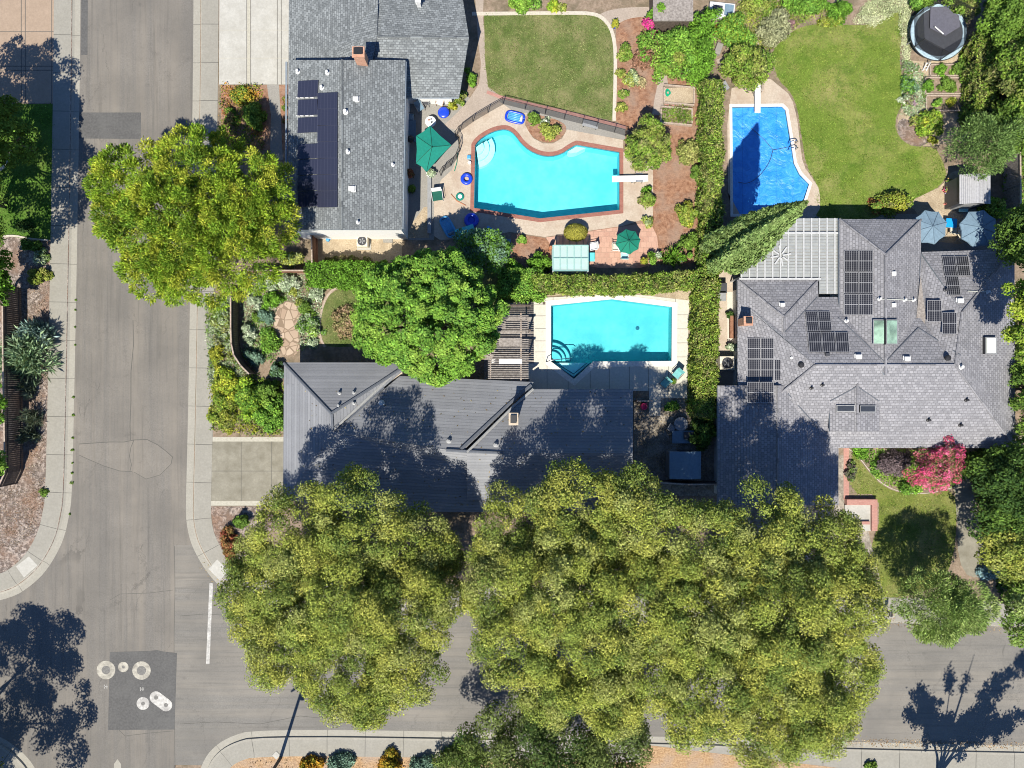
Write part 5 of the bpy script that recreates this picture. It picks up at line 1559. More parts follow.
MB().torus((p.x, p.y, .2), .24, .09, 24, 8).build("ring", M['teal'], t, smooth=True); MB().lathe((p.x, p.y, .14), [(.22, 0), (.22, .1), (.01, .12)], 18).build("seat", M['white_pl'], t)
b = MB(); b.tube([P(451, 194, .16), P(457, 201, .16), P(466, 205.5, .16)], .035, 8); tag(b.build("pool_noodle", M['terracotta'], origin=P(457, 200, .12), smooth=True), "thin red pool noodle curving beside the small green float", "pool noodle")
b = MB(); b.tube([P(457.5, 153, .16), P(457, 162, .16), P(454.5, 171, .16)], .035, 8); tag(b.build("pool_noodle", M['green_cv'], origin=P(457, 160, .12), smooth=True), "thin green pool noodle lying along the curved mesh fence", "pool noodle")
chair("white framed lounge chair with dark green cushion on tan deck", 437.5, 196, R(8), M['white_pl'], M['green_rib'], M['white_pl'], .8)
pot("white planter with dark lid at the lower tip of the square umbrella", 430.5, 173, .32, .5, M['white_pl'], SILVER, pr=.3, ph=.25)
p = P(469, 157.5, .2); tag(MB().box((p.x, p.y, .24), (.28, .3, .2)).build("cooler_box", M['blue_lt'], origin=(p.x, p.y, .13), bevel=.03), "small light blue box by the pool's left coping", "box")
p = P(469.5, 163, .2); tag(MB().lathe((p.x, p.y, .13), [(.12, 0), (.14, .22), (.02, .24)], 12).build("bucket", M['white_pl'], origin=(p.x, p.y, .13)), "small white bucket by the pool's left coping", "bucket")
rect_table("aqua cloth covered table under the leafy shade tree by the pool", 465.5, 233, 1.55, 1.0, .74, R(18), M['cyan'], M['grey'])
rect_table("narrow blue bench table in the pool tree's shade", 492.5, 233, 1.25, .6, .5, R(-32), M['blue_lt'], M['grey'])
rect_table("small blue side table in deep shade by brick bed", 506, 242, .7, .55, .5, R(-10), M['blue_cv'], M['grey'])
# potting frame / greenhouse
t = thing("greenhouse", "small greenhouse with clear corrugated roof beside the round clipped bush", "greenhouse", P(570, 258, .1))
z = 2.0; x0, x1, y0, y1 = P(553, 0, z).x, P(588, 0, z).x, P(0, 271, z).y, P(0, 245.5, z).y
b = MB(); b.box(((x0 + x1) / 2, (y0 + y1) / 2, z), (x1 - x0, y1 - y0, .03)); b.build("roof_panel", M['clear'], t)
b = MB()
for i in range(6): xx = x0 + (x1 - x0) * i / 5; b.box((xx, (y0 + y1) / 2, z + .05), (.07, y1 - y0, .06))
for yy in (y0, (y0 + y1) / 2, y1): b.box(((x0 + x1) / 2, yy, z + .10), (x1 - x0, .06, .04))
b.build("roof_frame", m_paint('pale green frame', (.22, .40, .37), .6), t)
for xx in (x0, x1):
    for yy in (y0, y1): MB().box((xx, yy, z / 2), (.08, .08, z)).build("post", M['white'], t)
b = MB(); b.box(((x0 + x1) / 2, y0, .6), (x1 - x0 - .1, .03, .9)); b.box((x0, (y0 + y1) / 2, .6), (.03, y1 - y0 - .1, .9)); b.build("side_panel", M['clear'], t)
b = MB(); b.box(((x0 + x1) / 2, (y0 + y1) / 2, .8), (x1 - x0 - .3, y1 - y0 - .5, .05)); b.build("potting_shelf", M['cyan'], t)
p = P(550.5, 248, .8); tag(MB().lathe((p.x, p.y, .12), [(.1, 0), (.16, .3), (.16, 1.0), (.06, 1.3), (.01, 1.3)], 12).build("chiminea", M['terracotta'], origin=(p.x, p.y, .12)), "slim terracotta chiminea at the greenhouse's left corner", "chiminea")
chair("white plastic chair just right of the clear roofed greenhouse", 593, 247, R(-80), M['white_pl'], M['white_pl'])
rect_table("low aqua cart between greenhouse and the red pavers", 591.5, 257, .5, .7, .6, 0, M['cyan'], M['grey'])
round_table("patio table hidden beneath the octagonal green umbrella", 625, 246, .6, .72, M['white_pl'], M['grey'])
chair("pale green chair left of the octagonal umbrella", 615.5, 247.5, R(90), M['white_pl'], M['cream'])
chair("pale chair below the octagonal umbrella's lower edge", 624, 256, R(180), M['white_pl'], M['aqua_lt'])
# pots in a row on the pavers
for x, y, r, mt, pal, lb, sp in ((643.5, 261, .22, 'terracotta', YELLOW, "terracotta pot of yellow green leaves, first on the paver edge", 0), (650.5, 256, .24, 'terracotta', GREEN, "rust pot with upright green leaves behind the lavender pot", .5), (652, 261, .24, 'blue_cv', FRESH, "lavender blue pot of small leaves on the paver edge", 0),
                         (658, 256, .18, 'terracotta', SILVER, "small rust pot with silvery plant on the pavers", 0), (666, 252, .18, 'pinkbrick', None, "empty pinkish pot behind the spiky agave pot", 0), (681.5, 259, .26, 'blue_cv', GREEN, "blue pot with trailing leaves right of the spiky pot", .3), (679, 252, .2, 'pinkbrick', None, "empty pink pot between the spiky plant and blue pot", 0),
                         (689.5, 256, .2, 'terracotta', FRESH, "terracotta pot of fresh green at the hedge end of the row", 0), (614.5, 25, .26, 'blue_vinyl', YELLOW, "cobalt pot with lime foliage at the curved path corner", 0), (805 - 0, -30, .2, 'terracotta', None, "", 0)):
    if lb: pot(lb, x, y, r, .42, M[mt], pal, spiky=sp)
shrub("agave", "large spiky green agave standing in the middle of the pot row", 671.5, 256, 8, .8, GREEN, spiky=.9, narrow=.14, ls=.34, leaves=300, cat="agave")
# dog shade / bench at the fence
p = P(590.5, 124, .5); t = thing("garden_bench", "small dark bench outside the mesh fence below the lawn", "bench", (p.x, p.y, .12))
MB().box((p.x, p.y, .45), (1.25, .5, .05), R(-13)).build("seat", M['grey'], t)
for s in (-.5, .5): MB().box((p.x + s * .97, p.y - s * .22, .28), (.08, .42, .32), R(-13)).build("leg", M['dark'], t)
# AC units
def ac(label, px, py, w, d, h, pad=True):
    p = P(px, py, h); t = thing("ac_unit", label, "air conditioner", (p.x, p.y, .1))
    if pad: MB().box((p.x, p.y, .15), (w + .25, d + .25, .1)).build("pad", M['drive'], t)
    MB().box((p.x, p.y, .2 + (h - .2) / 2), (w, d, h - .2)).build("casing", M['cream'], t, bevel=.02)
    MB().lathe((p.x, p.y, h), [(min(w, d) * .42, .0), (min(w, d) * .42, .03), (min(w, d) * .36, .03), (min(w, d) * .36, .004), (.01, .004)], 26).build("fan_ring", M['dark'], t)
    b = MB()
    for k_ in range(5):
        a = 2 * math.pi * k_ / 5; b.box((p.x + .13 * math.cos(a) * w, p.y + .13 * math.sin(a) * w, h + .022), (w * .3, .09, .01), a)
    b.build("fan_blade", M['grey'], t)
    b = MB()
    for k_ in range(-3, 4): b.box((p.x + k_ * w * .1, p.y, h + .04), (.012, d * .8, .012))
    b.build("grille", M['dark'], t)
ac("cream air conditioning unit on gravel below the upper house gable", 362, 241, .85, .85, .95)
ac("boxy air conditioning unit in the narrow path beside the garage corner", 727.5, 363, 1.2, 1.05, .95)
p = P(388, 240.5, .15); tag(MB().box((p.x, p.y, .16), (.75, .35, .1)).build("stepping_slab", M['deck_grey'], origin=(p.x, p.y, .1), bevel=.02), "flat grey slab on the gravel right of the air conditioner", "slab")
for i, (x, y, m_, lb) in enumerate(((328, 240, 'blue_lt', "small blue watering can on gravel by the white gable"), (342, 237, 'white_pl', "small white jug on gravel by the white gable"))):
    p = P(x, y, .2); b = MB(); b.lathe((p.x, p.y, .11), [(.13, 0), (.15, .1), (.13, .28), (.06, .32), (.01, .32)], 14); b.tube([(p.x + .1, p.y, .2), (p.x + .3, p.y + .04, .42)], .025, 6); tag(b.build("watering_can", M[m_], origin=(p.x, p.y, .11)), lb, "watering can")
# bins and bench in the narrow path of the third house
def bin_(label, px, py, mat, lid):
    p = P(px, py, 1.05); t = thing("wheelie_bin", label, "bin", (p.x, p.y, .12))
    b = MB(); w = .56
    q0 = [(-w * .4, -.3), (w * .4, -.3), (w * .4, .3), (-w * .4, .3)]; q1 = [(-w * .5, -.36), (w * .5, -.36), (w * .5, .36), (-w * .5, .36)]
    for i in range(4):
        j = (i + 1) % 4; b.face([(p.x + q0[i][0], p.y + q0[i][1], .13), (p.x + q0[j][0], p.y + q0[j][1], .13), (p.x + q1[j][0], p.y + q1[j][1], 1.0), (p.x + q1[i][0], p.y + q1[i][1], 1.0)])
    b.build("bin_body", mat, t); MB().box((p.x, p.y, 1.04), (w + .06, .8, .07)).build("lid", lid, t, bevel=.02)
    MB().tube([(p.x - .25, p.y + .43, .98), (p.x + .25, p.y + .43, .98)], .02, 6).build("handle", mat, t)
    for s in (-1, 1):
        MB().tube([(p.x + s * .20, p.y + .33, .22), (p.x + s * .27, p.y + .33, .22)], .1, 12).build("wheel", M['black'], t)
bin_("black wheelie bin nearest the pointed cypress in the narrow side path", 723, 288, M['black'], M['dark'])
bin_("dark grey lidded wheelie bin second in the narrow side path", 722, 296, M['dark'], M['grey'])
p = P(733, 327, .5); t = thing("storage_bench", "long red brown storage bench along the right-hand house's side path", "bench", (p.x, p.y, .12))
MB().box((p.x, p.y, .33), (.42, 1.75, .4)).build("chest", M['wood_red'], t, bevel=.015); MB().box((p.x, p.y, .56), (.48, 1.82, .05)).build("lid", M['wood_red'], t, bevel=.012)
shrub("climbing_plant", "small dark climber by the upper end of the storage bench", 731, 315, 4, .8, DARK)
shrub("climbing_plant", "small pale flowering climber below the storage bench", 732.5, 347, 5, .9, SILVER)
# chairs by the second pool
chair("aqua lounge chair further from the house on white pool deck", 665, 383, R(-40), M['dark'], M['chair_aq'], M['chair_aq'], .62)
chair("aqua lounge chair closer to the house on white pool deck", 657.5, 391.5, R(-62), M['dark'], M['chair_aq'], M['chair_aq'], .62) if False else chair("aqua lounge chair in front of the other on white pool deck", 677, 374, R(-40), M['dark'], M['chair_aq'], M['chair_aq'], .62)
p = P(672.5, 381.5, .45); pot("small potted succulent on the deck between two aqua lounge chairs", 673, 381.5, .13, .42, M['cream'], MID, pr=.2, ph=.25)
p = P(500, 313.5, .1)
tag(MB().lathe((P(544, 303, .13).x, P(544, 303, .13).y, .13), [(.12, 0), (.12, .012), (.01, .012)], 14).build("skimmer_lid", M['wood_dark'], origin=P(544, 303, .13)), "dark round skimmer lid in the corner of the white deck", "skimmer lid")
b = MB(); q = P(494, 361, .7); t = thing("deck_stool", "small pale stool on the timber deck under the pergola slats", "stool", (q.x, q.y, .12)); MB().lathe((q.x, q.y, .55), [(.2, -.04), (.22, 0), (.2, .03), (.01, .03)], 16).build("seat", M['white_pl'], t)
for a in range(3): MB().tube([(q.x + .17 * math.cos(a * 2.1), q.y + .17 * math.sin(a * 2.1), .12), (q.x + .1 * math.cos(a * 2.1), q.y + .1 * math.sin(a * 2.1), .53)], .015, 6).build("leg", M['grey'], t)
# shaded back patio
q = P(644, 406.5, .4); t = thing("pink_float", "bright pink plastic seat on the shaded patio by the small dark fence", "child seat", (q.x, q.y, .12)); t.name = "child_seat"
pk = m_paint("pink plastic", (.60, .03, .14), .4)
MB().lathe((q.x, q.y, .12), [(.24, 0), (.28, .25), (.24, .3), (.18, .2), (.01, .18)], 16).build("seat", pk, t, smooth=True); MB().box((q.x, q.y + .22, .5), (.42, .06, .4), 0, tilt=Matrix.Rotation(-.2, 3, 'X')).build("backrest", pk, t, bevel=.02)
round_table("round dark table deep in shade on the leaf littered patio", 681, 424, .55, .72, M['grey'], M['dark'])
chair("dark chair beside round table on the leaf littered patio", 671, 428, R(60), M['dark'], M['grey'])
p = P(689, 435.5, .9); t = thing("grill_cart", "dark covered grill cart beside the shaded grey table", "grill", (p.x, p.y, .12))
MB().box((p.x, p.y, .5), (.8, .55, .7)).build("cabinet", M['dark'], t, bevel=.02); MB().box((p.x, p.y, .95), (.85, .6, .2)).build("lid", M['black'], t, bevel=.06)
rect_table("grey metal worktop in the shade above the small shed roof", 683, 437, 1.7, 1.0, .8, 0, M['blue_cv'], M['dark'])
t = thing("garden_shed", "small blue grey metal shed with low ridge in the shaded patio", "shed", P(687, 466, .1)); z = 2.0
x0, x1, xm = P(669.5, 0, z).x, P(701, 0, z).x, P(689, 0, z).x; y0, y1 = P(0, 479, z).y, P(0, 451.5, z).y
b = MB(); b.rface([(x0, y0, z), (xm, y0, z + .2), (xm, y1, z + .2), (x0, y1, z)]); b.rface([(xm, y0, z + .2), (x1, y0, z), (x1, y1, z), (xm, y1, z + .2)]); b.build("roof", M['blue_cv'], t)
MB().box(((x0 + x1) / 2, (y0 + y1) / 2, 1.05), (x1 - x0 - .15, y1 - y0 - .15, 1.9)).build("wall", M['grey'], t); MB().box((xm, y1 - .06, .95), (1.1, .04, 1.6)).build("door", M['dark'], t)
# shed by the blue umbrellas
t = thing("garden_shed", "pale grey resin shed with ridged roof between blue umbrellas and round tree", "shed", P(978, 190, .1)); z = 2.2
x0, x1, xm = P(959.5, 0, z).x, P(990.5, 0, z).x, P(976, 0, z).x; y0, y1 = P(0, 204, z).y, P(0, 174.5, z).y
b = MB(); b.rface([(x0, y0, z), (xm, y0, z + .28), (xm, y1, z + .28), (x0, y1, z)]); b.rface([(xm, y0, z + .28), (x1, y0, z), (x1, y1, z), (xm, y1, z + .28)])
for i in range(1, 9):
    for s, e_ in ((x0, xm), (x1, xm)):
        xx = s + (e_ - s) * i / 9; zz = z + .28 * i / 9; b.box((xx, (y0 + y1) / 2, zz + .015), (.05, y1 - y0, .03))
b.build("roof", m_paint("grey resin roof", (.33, .33, .345), .6), t); MB().box(((x0 + x1) / 2, (y0 + y1) / 2, 1.15), (x1 - x0 - .2, y1 - y0 - .2, 2.1)).build("wall", M['dark'], t)
MB().box(((x0 + x1) / 2, y0 + .08, 1.0), (1.3, .04, 1.75)).build("door", M['grey'], t)
rect_table("bright azure table top between the two grey blue umbrellas", 951.5, 223, .85, .72, .72, R(-4), M['azure'], M['grey'])
chair("pale chair tucked below the azure table", 952, 231, R(180), M['cream'], M['cream'])
chair("white folded chair right of the azure table in shade", 960, 234, R(120), M['white_pl'], M['cream'])
rect_table("small pale green bench below the grey resin shed", 963.5, 209, .75, .45, .45, 0, M['aqua_lt'], M['grey'])
# trampoline
p = P(938.7, 32, .9); t = thing("trampoline", "round black trampoline with pale blue pad and half collapsed safety net", "trampoline", (p.x, p.y, .1))
MB().lathe((p.x, p.y, .9), [(2.0, -.02), (2.0, .0), (.01, -.05)], 48).build("jump_mat", M['dark'], t)
MB().lathe((p.x, p.y, .9), [(1.9, .0), (1.93, .05), (2.18, .05), (2.22, .0), (2.2, -.05)], 48, cap=False).build("pad", m_paint("faded blue pad", (.30, .40, .46), .6, .2), t)
MB().torus((p.x, p.y, .84), 2.23, .04, 48, 8).build("frame_ring", M['black'], t)
for k_ in range(6):
    a = k_ * math.pi / 3 + .3; MB().tube([(p.x + 2.2 * math.cos(a), p.y + 2.2 * math.sin(a), .1), (p.x + 2.2 * math.cos(a), p.y + 2.2 * math.sin(a), .85)], .04, 8).build("leg", M['grey'], t)
b = MB()
for k_ in range(6):
    a = k_ * math.pi / 3 + .55; q = Vector((p.x + 2.25 * math.cos(a), p.y + 2.25 * math.sin(a), .8)); MB().tube([q, q + Vector((0, 0, 1.55))], .03, 8).build("net_pole", M['black'], t)
    a2 = a + math.pi / 3; q2 = Vector((p.x + 2.25 * math.cos(a2), p.y + 2.25 * math.sin(a2), .8))
    b.face([q, q2, q2 + Vector((0, 0, 1.5)), q + Vector((0, 0, 1.5))])
b.build("safety_net", M['net'], t)
q = P(934, 21, 1.0)
sag = MB(); h_ = [Vector((p.x + dx, p.y + dy, 0.97 + dz)) for dx, dy, dz in ((-.75, 1.85, .10), (-.75, .25, .04), (.45, -.35, .03), (1.6, .35, .05), (1.5, 1.2, .10), (.4, 1.9, .12))]
cc_ = sum(h_, Vector()) / 6
for i in range(6): sag.face([cc_, h_[i], h_[(i + 1) % 6]])
sag.build("shade_cover", m_paint("grey shade sheet", (.085, .085, .11), .8), t)
MB().tube([P(934.8, 26.5, 1.2), P(943.5, 34, 1.2)], .05, 8).build("white_pole", M['white'], t)
# raised beds by the trampoline
for i, (x0_, y0_, x1_, y1_, lb) in enumerate(((930, 65, 960, 76, "weathered raised bed frame just below the trampoline"), (925, 78, 963, 94, "middle weathered raised bed with two green tufts"), (926, 96, 963, 111, "lowest weathered raised bed with lime seedlings"))):
    a, c_ = P(x0_, y1_, .25), P(x1_, y0_, .25); t = thing("raised_bed", lb, "raised bed", ((a.x + c_.x) / 2, (a.y + c_.y) / 2, .1))
    for bx in (((a.x + c_.x) / 2, a.y, c_.x - a.x, .09), ((a.x + c_.x) / 2, c_.y, c_.x - a.x, .09)): MB().box((bx[0], bx[1], .24), (bx[2], bx[3], .26)).build("board", M['wood_top'], t)
    for xx in (a.x, c_.x): MB().box((xx, (a.y + c_.y) / 2, .23), (.08, abs(c_.y - a.y) - .1, .24)).build("board", M['wood_top'], t)
    MB().box(((a.x + c_.x) / 2, (a.y + c_.y) / 2, .19), (c_.x - a.x - .1, abs(c_.y - a.y) - .12, .12)).build("soil_fill", M['soil'], t)
for x, y, r, pal, lb in ((941, 70, 6, GREEN, "leafy vegetable in the bed nearest the trampoline"), (959, 68, 7, MID, "dark leafy vegetable at right end of the bed below trampoline"), (929, 86, 6, GREEN, "rounded vegetable at the left of the middle raised bed"), (948, 84, 9, MID, "wide vegetable clump in the middle raised bed"), (937, 102.5, 4.5, FRESH, "bright seedling clump left in the lowest raised bed"), (951, 101, 5, YELLOW, "lime yellow seedling clump right in the lowest raised bed")):
    shrub("vegetable_plant", lb, x, y, r, .45, pal, cat="vegetable", z=.25)
b = MB(); a, c_ = P(966, 73, .2), P(967, 114, .2); b.box(((a.x + c_.x) / 2, (a.y + c_.y) / 2, .2), (.14, abs(a.y - c_.y), .2)); tag(b.build("timber_edging", M['kerb_pale'], origin=((a.x + c_.x) / 2, (a.y + c_.y) / 2, .1)), "long pale timber edging right of the raised beds", "edging")
b = MB()
for dx in (0, 3.5): b.tube([P(922.5 + dx, 71, .15), P(927 + dx, 62.5, .5)], .04, 6)
for k_ in range(3): b.tube([P(923.8 + k_ * 1.3, 69 - k_ * 2.6, .25), P(926.8 + k_ * 1.3, 69 - k_ * 2.6, .25)], .03, 6)
tag(b.build("trampoline_ladder", M['white'], origin=P(925, 67, .1)), "short white ladder leaning at the trampoline's lower edge", "ladder")
# raised beds left of the long hedge
for x0_, y0_, x1_, y1_, mt, lb in ((664, 86.5, 694, 104, 'gravel', "sandy raised bed with a green hose left of the long hedge"), (661, 108, 692, 124, 'soil', "weedy raised bed nearest the round citrus tree")):
    a, c_ = P(x0_, y1_, .3), P(x1_, y0_, .3); t = thing("raised_bed", lb, "raised bed", ((a.x + c_.x) / 2, (a.y + c_.y) / 2, .1))
    for bx in ((a.y,), (c_.y,)): MB().box(((a.x + c_.x) / 2, bx[0], .25), (c_.x - a.x, .12, .3), R(-5)).build("board", M['wood_top'], t)
    for xx in (a.x, c_.x): MB().box((xx, (a.y + c_.y) / 2, .24), (.12, abs(c_.y - a.y) - .14, .28)).build("board", M['wood_top'], t)
    MB().box(((a.x + c_.x) / 2, (a.y + c_.y) / 2, .2), (c_.x - a.x - .14, abs(c_.y - a.y) - .16, .18)).build("soil_fill", M[mt], t)
q = P(667.5, 92.5, .35); tag(MB().torus((q.x, q.y, .34), .2, .05, 20, 6, sx=.7, sy=1.3).torus((q.x + .05, q.y - .05, .42), .16, .04, 20, 6).build("garden_hose", m_paint("green hose", (.0, .30, .16), .4), origin=(q.x, q.y, .3)), "coiled bright green hose on the sandy raised bed", "hose")
q = P(689.5, 71, .5); tag(MB().lathe((q.x, q.y, .12), [(.15, 0), (.2, .3), (.24, .5), (.12, .62), (.01, .64)], 14).build("urn", M['white_pl'], origin=(q.x, q.y, .12)), "small white urn below the big leafy vine", "urn")
cover("weeds", [(662, 109), (691, 109), (691, 123), (661, 123)], 900, .25, HEDGE, z=.3, ls=.07)
for i, (x, y) in enumerate(((667, 104.5), (674, 106), (681, 108), (691, 111))):
    q = P(x, y, .15); tag(MB().box((q.x, q.y, .155), (.42, .34, .1), R(-8 + 9 * i)).build("stepping_stone", M['pinkbrick'], origin=(q.x, q.y, .11), bevel=.03), "pinkish stepping stone between the two raised beds", "stepping stone", "stepping stones between the raised beds")
# white cold frame at the top and the shed roof
q = P(722, 10, .6); t = thing("cold_frame", "white framed cold frame with glass lids at the top edge", "cold frame", (q.x, q.y, .1))
MB().box((q.x, q.y, .35), (2.0, 1.2, .5), R(-6)).build("box", M['white'], t, bevel=.02)
MB().box((q.x - .35, q.y + .05, .62), (.75, .62, .04), R(-6)).build("lid", M['darkglass'], t); MB().box((q.x + .55, q.y, .62), (.7, .85, .04), R(-6)).build("lid", M['blue_cv'], t)
t = thing("garden_shed", "weathered grey plank roofed shed at the top edge beside the vine", "shed", P(672, 2, .1)); z = 2.4
x0, x1 = P(653, 0, z).x, P(693, 0, z).x; y0, y1 = P(0, 21, z).y, P(0, -30, z).y
MB().box(((x0 + x1) / 2, (y0 + y1) / 2, z), (x1 - x0, y1 - y0, .12)).build("roof", M['wood_grey'], t); MB().box(((x0 + x1) / 2, (y0 + y1) / 2, z / 2), (x1 - x0 - .3, y1 - y0 - .3, z - .12)).build("wall", M['wood_dark'], t)
for x, y, rz in ((700, 70, .4), (716, 88, -.6)):
    q = P(x + 12, y - 22 if y < 80 else y, .4); 
q = P(724.5, 86, .4); tag(MB().box((q.x, q.y, .28), (.55, .7, .36), R(30)).build("pump_box", M['grey'], origin=(q.x, q.y, .1), bevel=.03), "grey pump box at the upper corner of the covered pool", "pump box")
pot("rust coloured pot with orange flowers by the round bright shrub", 714.5, 31.5, .26, .4, M['terracotta'], ORANGE)
q = P(719, 48, .5); tag(MB().box((q.x, q.y, .3), (.5, .9, .4), R(-20)).build("stone_bench", M['deck_grey'], origin=(q.x, q.y, .1), bevel=.04), "pale stone bench between the vine and two round shrubs", "bench")
sheet("path", [(716, 60), (735, 52), (760, 40), (764, 46), (740, 62), (722, 74)], 5, M['path_pink'])
# brick planter in the front garden
t = thing("brick_planter", "L-shaped pink brick planter wall beside the front lawn", "planter", P(863, 515, .1))
w = [P(x, y, .55).xy for x, y in [(847, 499.5), (877.5, 499.5), (877.5, 531), (872, 531), (872, 505), (847, 505)]]
MB().prism([tuple(p) for p in w], .08, .55).build("wall", M['pinkbrick'], t)
MB().prism([P(x, y, .3).xy for x, y in [(845, 505), (871, 505), (871, 531), (845, 531)]], .08, .3).build("soil_fill", M['drive'], t)
MB().prism([P(x, y, .5).xy for x, y in [(845, 521.5), (870, 521.5), (870, 524.5), (845, 524.5)]], .08, .5).build("wall", M['pinkbrick'], t)
# utility pole
g_ = P(280.5, 758, .1); t = thing("utility_pole", "wooden utility pole with crossarm and transformer at the lower street corner", "utility pole", g_)
MB().tube([g_, g_ + Vector((0, 0, 6)), g_ + Vector((0, 0, 11.5))], [.13, .115, .09], 12).build("pole", M['bark'], t)
MB().box(g_ + Vector((0, .14, 9.3)), (2.3, .12, .12), R(33)).build("crossarm", M['wood_dark'], t); MB().box(g_ + Vector((0, .14, 10.6)), (2.0, .12, .12), R(33)).build("crossarm", M['wood_dark'], t)
for k_ in (-.9, -.45, .45, .9): MB().lathe(g_ + Vector((k_ * math.cos(R(33)), .14 + k_ * math.sin(R(33)), 9.36)), [(.06, 0), (.09, .08), (.05, .2), (.01, .22)], 10).build("insulator", M['grey'], t)
MB().lathe(g_ + Vector((.28, .18, 7.4)), [(.01, -.02), (.24, 0), (.26, .1), (.26, .85), (.1, 1.0), (.01, 1.0)], 16).build("transformer", M['grey'], t, smooth=True)
tag(MB().lathe((P(276.5, 755, .1).x, P(276.5, 755, .1).y, .1), [(.35, 0), (.33, .06), (.01, .07)], 4).build("concrete_pad", M['drive'], origin=P(276.5, 755, .1)), "small pale concrete pad at the foot of the utility pole", "concrete pad")
# street light stump, mailbox on the right-hand kerb
q = P(892.5, 618, .6); t = thing("mailbox", "dark mailbox on a post at the kerb beside the olive green street tree", "mailbox", P(890, 613, .12)); q = P(890, 613, 1.0)
MB().box((q.x, q.y, .55), (.1, .1, .9)).build("post", M['wood_dark'], t); MB().box((q.x, q.y, 1.1), (.22, .5, .25)).build("box", M['black'], t, bevel=.05); MB().box((q.x + .12, q.y, 1.2), (.02, .12, .12)).build("flag", M['terracotta'], t)
# storm vent / curved stone edging in left garden
b = MB(); strip(b, smooth_line(G([(-4, 172), (5, 168), (10, 158), (11, 148), (6, 140), (-4, 136)]), 2), [(-.08, .09), (-.08, .26), (.08, .26), (.08, .09)]); tag(b.build("stone_edging", M['kerb_pale'], origin=(0, 0, 0)), "curved pale stone edging at left edge of the shady lawn", "edging")
b = MB(); strip(b, smooth_line(G([(-10, 239), (12, 235), (30, 239), (49, 240.5)]), 2), [(-.07, .09), (-.07, .2), (.07, .2), (.07, .09)]); tag(b.build("stone_edging", M['kerb_pale'], origin=(0, 0, 0)), "pale stone edging along the bottom of the left lawn", "edging")
# ------------------------------------------------------------------ trees
lobed_tree("broad olive crowned street tree at the corner over the tiled roof's left end",
    [(298, 535, 48, .6), (358, 522, 48, .8), (414, 548, 40, -.6), (264, 590, 40), (330, 592, 62), (398, 615, 54), (290, 645, 40), (350, 668, 50), (440, 600, 28, -.5), (256, 622, 26), (405, 668, 38), (446, 556, 20, -1), (368, 700, 26), (252, 560, 24), (336, 594, 52, -1.8), (385, 585, 40, -1.5)], 8.6, 12.6, OLIVE, (376, 562), 270000, ls=.073)
lobed_tree("tallest middle olive street tree above the shaded patio",
    [(520, 532, 44, -.5), (580, 508, 46, .8), (634, 512, 40, 2.2), (504, 592, 42, -.5), (562, 585, 60), (634, 600, 46), (515, 640, 46), (582, 655, 54), (640, 672, 42), (494, 552, 26, -1), (612, 698, 34), (660, 572, 26), (548, 690, 30), (562, 590, 54, -2.0), (600, 560, 40, -1.5)], 9.4, 13.8, OLIVE, (556, 554), 275000, tr=.36, ls=.073)
lobed_tree("right-hand big olive street tree in front of the shaded garage",
    [(704, 545, 44, 1.0), (762, 530, 48, .6), (814, 546, 46), (700, 612, 48), (770, 608, 62), (830, 606, 48), (716, 682, 52), (790, 688, 56), (834, 668, 40), (765, 735, 34), (684, 650, 32), (818, 722, 32), (850, 568, 26), (672, 590, 26), (690, 722, 26), (738, 602, 54, -2.0), (790, 640, 50, -1.8), (752, 655, 44, -1.5)], 10.6, 15.2, OLIVE, (728, 572), 310000, tr=.36, ls=.073)
tree("street_tree", "darker tree on the lower pavement beneath the middle olive street tree", "tree", 556, 745, 100, 58, 5, 8.5, OLIVE_D + DARK[:1], base=(552, 762), clumps=80, cr=1.2, leaves=52000, ls=.09, tr=.28, limbs=10, inner=.3)
lobed_tree("yellow green feathery street tree overhanging the long left road",
    [(132, 182, 38), (195, 168, 38), (252, 192, 40), (112, 190, 22), (168, 236, 52), (236, 250, 46), (200, 205, 56), (148, 272, 28), (268, 226, 30), (212, 285, 26), (180, 282, 24), (275, 180, 18), (228, 148, 18), (120, 222, 26), (166, 200, 36), (140, 228, 34), (232, 216, 40), (178, 262, 34)], 6.2, 9.8, LIME, (236, 242), 150000, ls=.10, cr=.46, tr=.28, spiky=.65, narrow=.36, per=60)
tree("garden_tree", "bright fresh green round tree between the tiled roof and upper garden", "tree", 428, 316, 68, 66, 6, 10, FRESH, base=(440, 330), clumps=420, cr=.48, leaves=85000, ls=.105, tr=.24, limbs=16, lob=.1, low=-.3, inner=.12)
tree("garden_tree", "mid green leafy tree shading the aqua table by the brick edged pool", "tree", 483, 250, 29, 21, 3.0, 4.6, BLUEG + GREEN, base=(486, 256), clumps=60, cr=.55, leaves=9000, ls=.10, tr=.12)
tree("citrus_tree", "rounded citrus tree on the red mulch near the brick edged pool", "tree", 648, 144, 22, 26, 2.2, 3.8, HEDGE, base=(644, 150), clumps=70, cr=.42, leaves=8500, ls=.10, tr=.1, low=-.5)
tree("cypress_shrub_tree", "drooping fine leaved tree between trampoline beds and grey resin shed", "tree", 982, 147, 34, 30, 3.6, 6.0, [(.085, .14, .04), (.125, .185, .06), (.06, .10, .03)], base=(962, 152), clumps=80, cr=.6, leaves=12000, ls=.105, spiky=.6, narrow=.3, tr=.14).name = "garden_tree"
tree("street_tree", "light green feathery street tree by the right-hand kerb", "tree", 939, 604, 44, 33, 5, 7.5, FEATHER, base=(906, 590), clumps=80, cr=.75, leaves=30000, ls=.10, spiky=.6, narrow=.3, tr=.14, limbs=12, lob=.25, low=-.2)
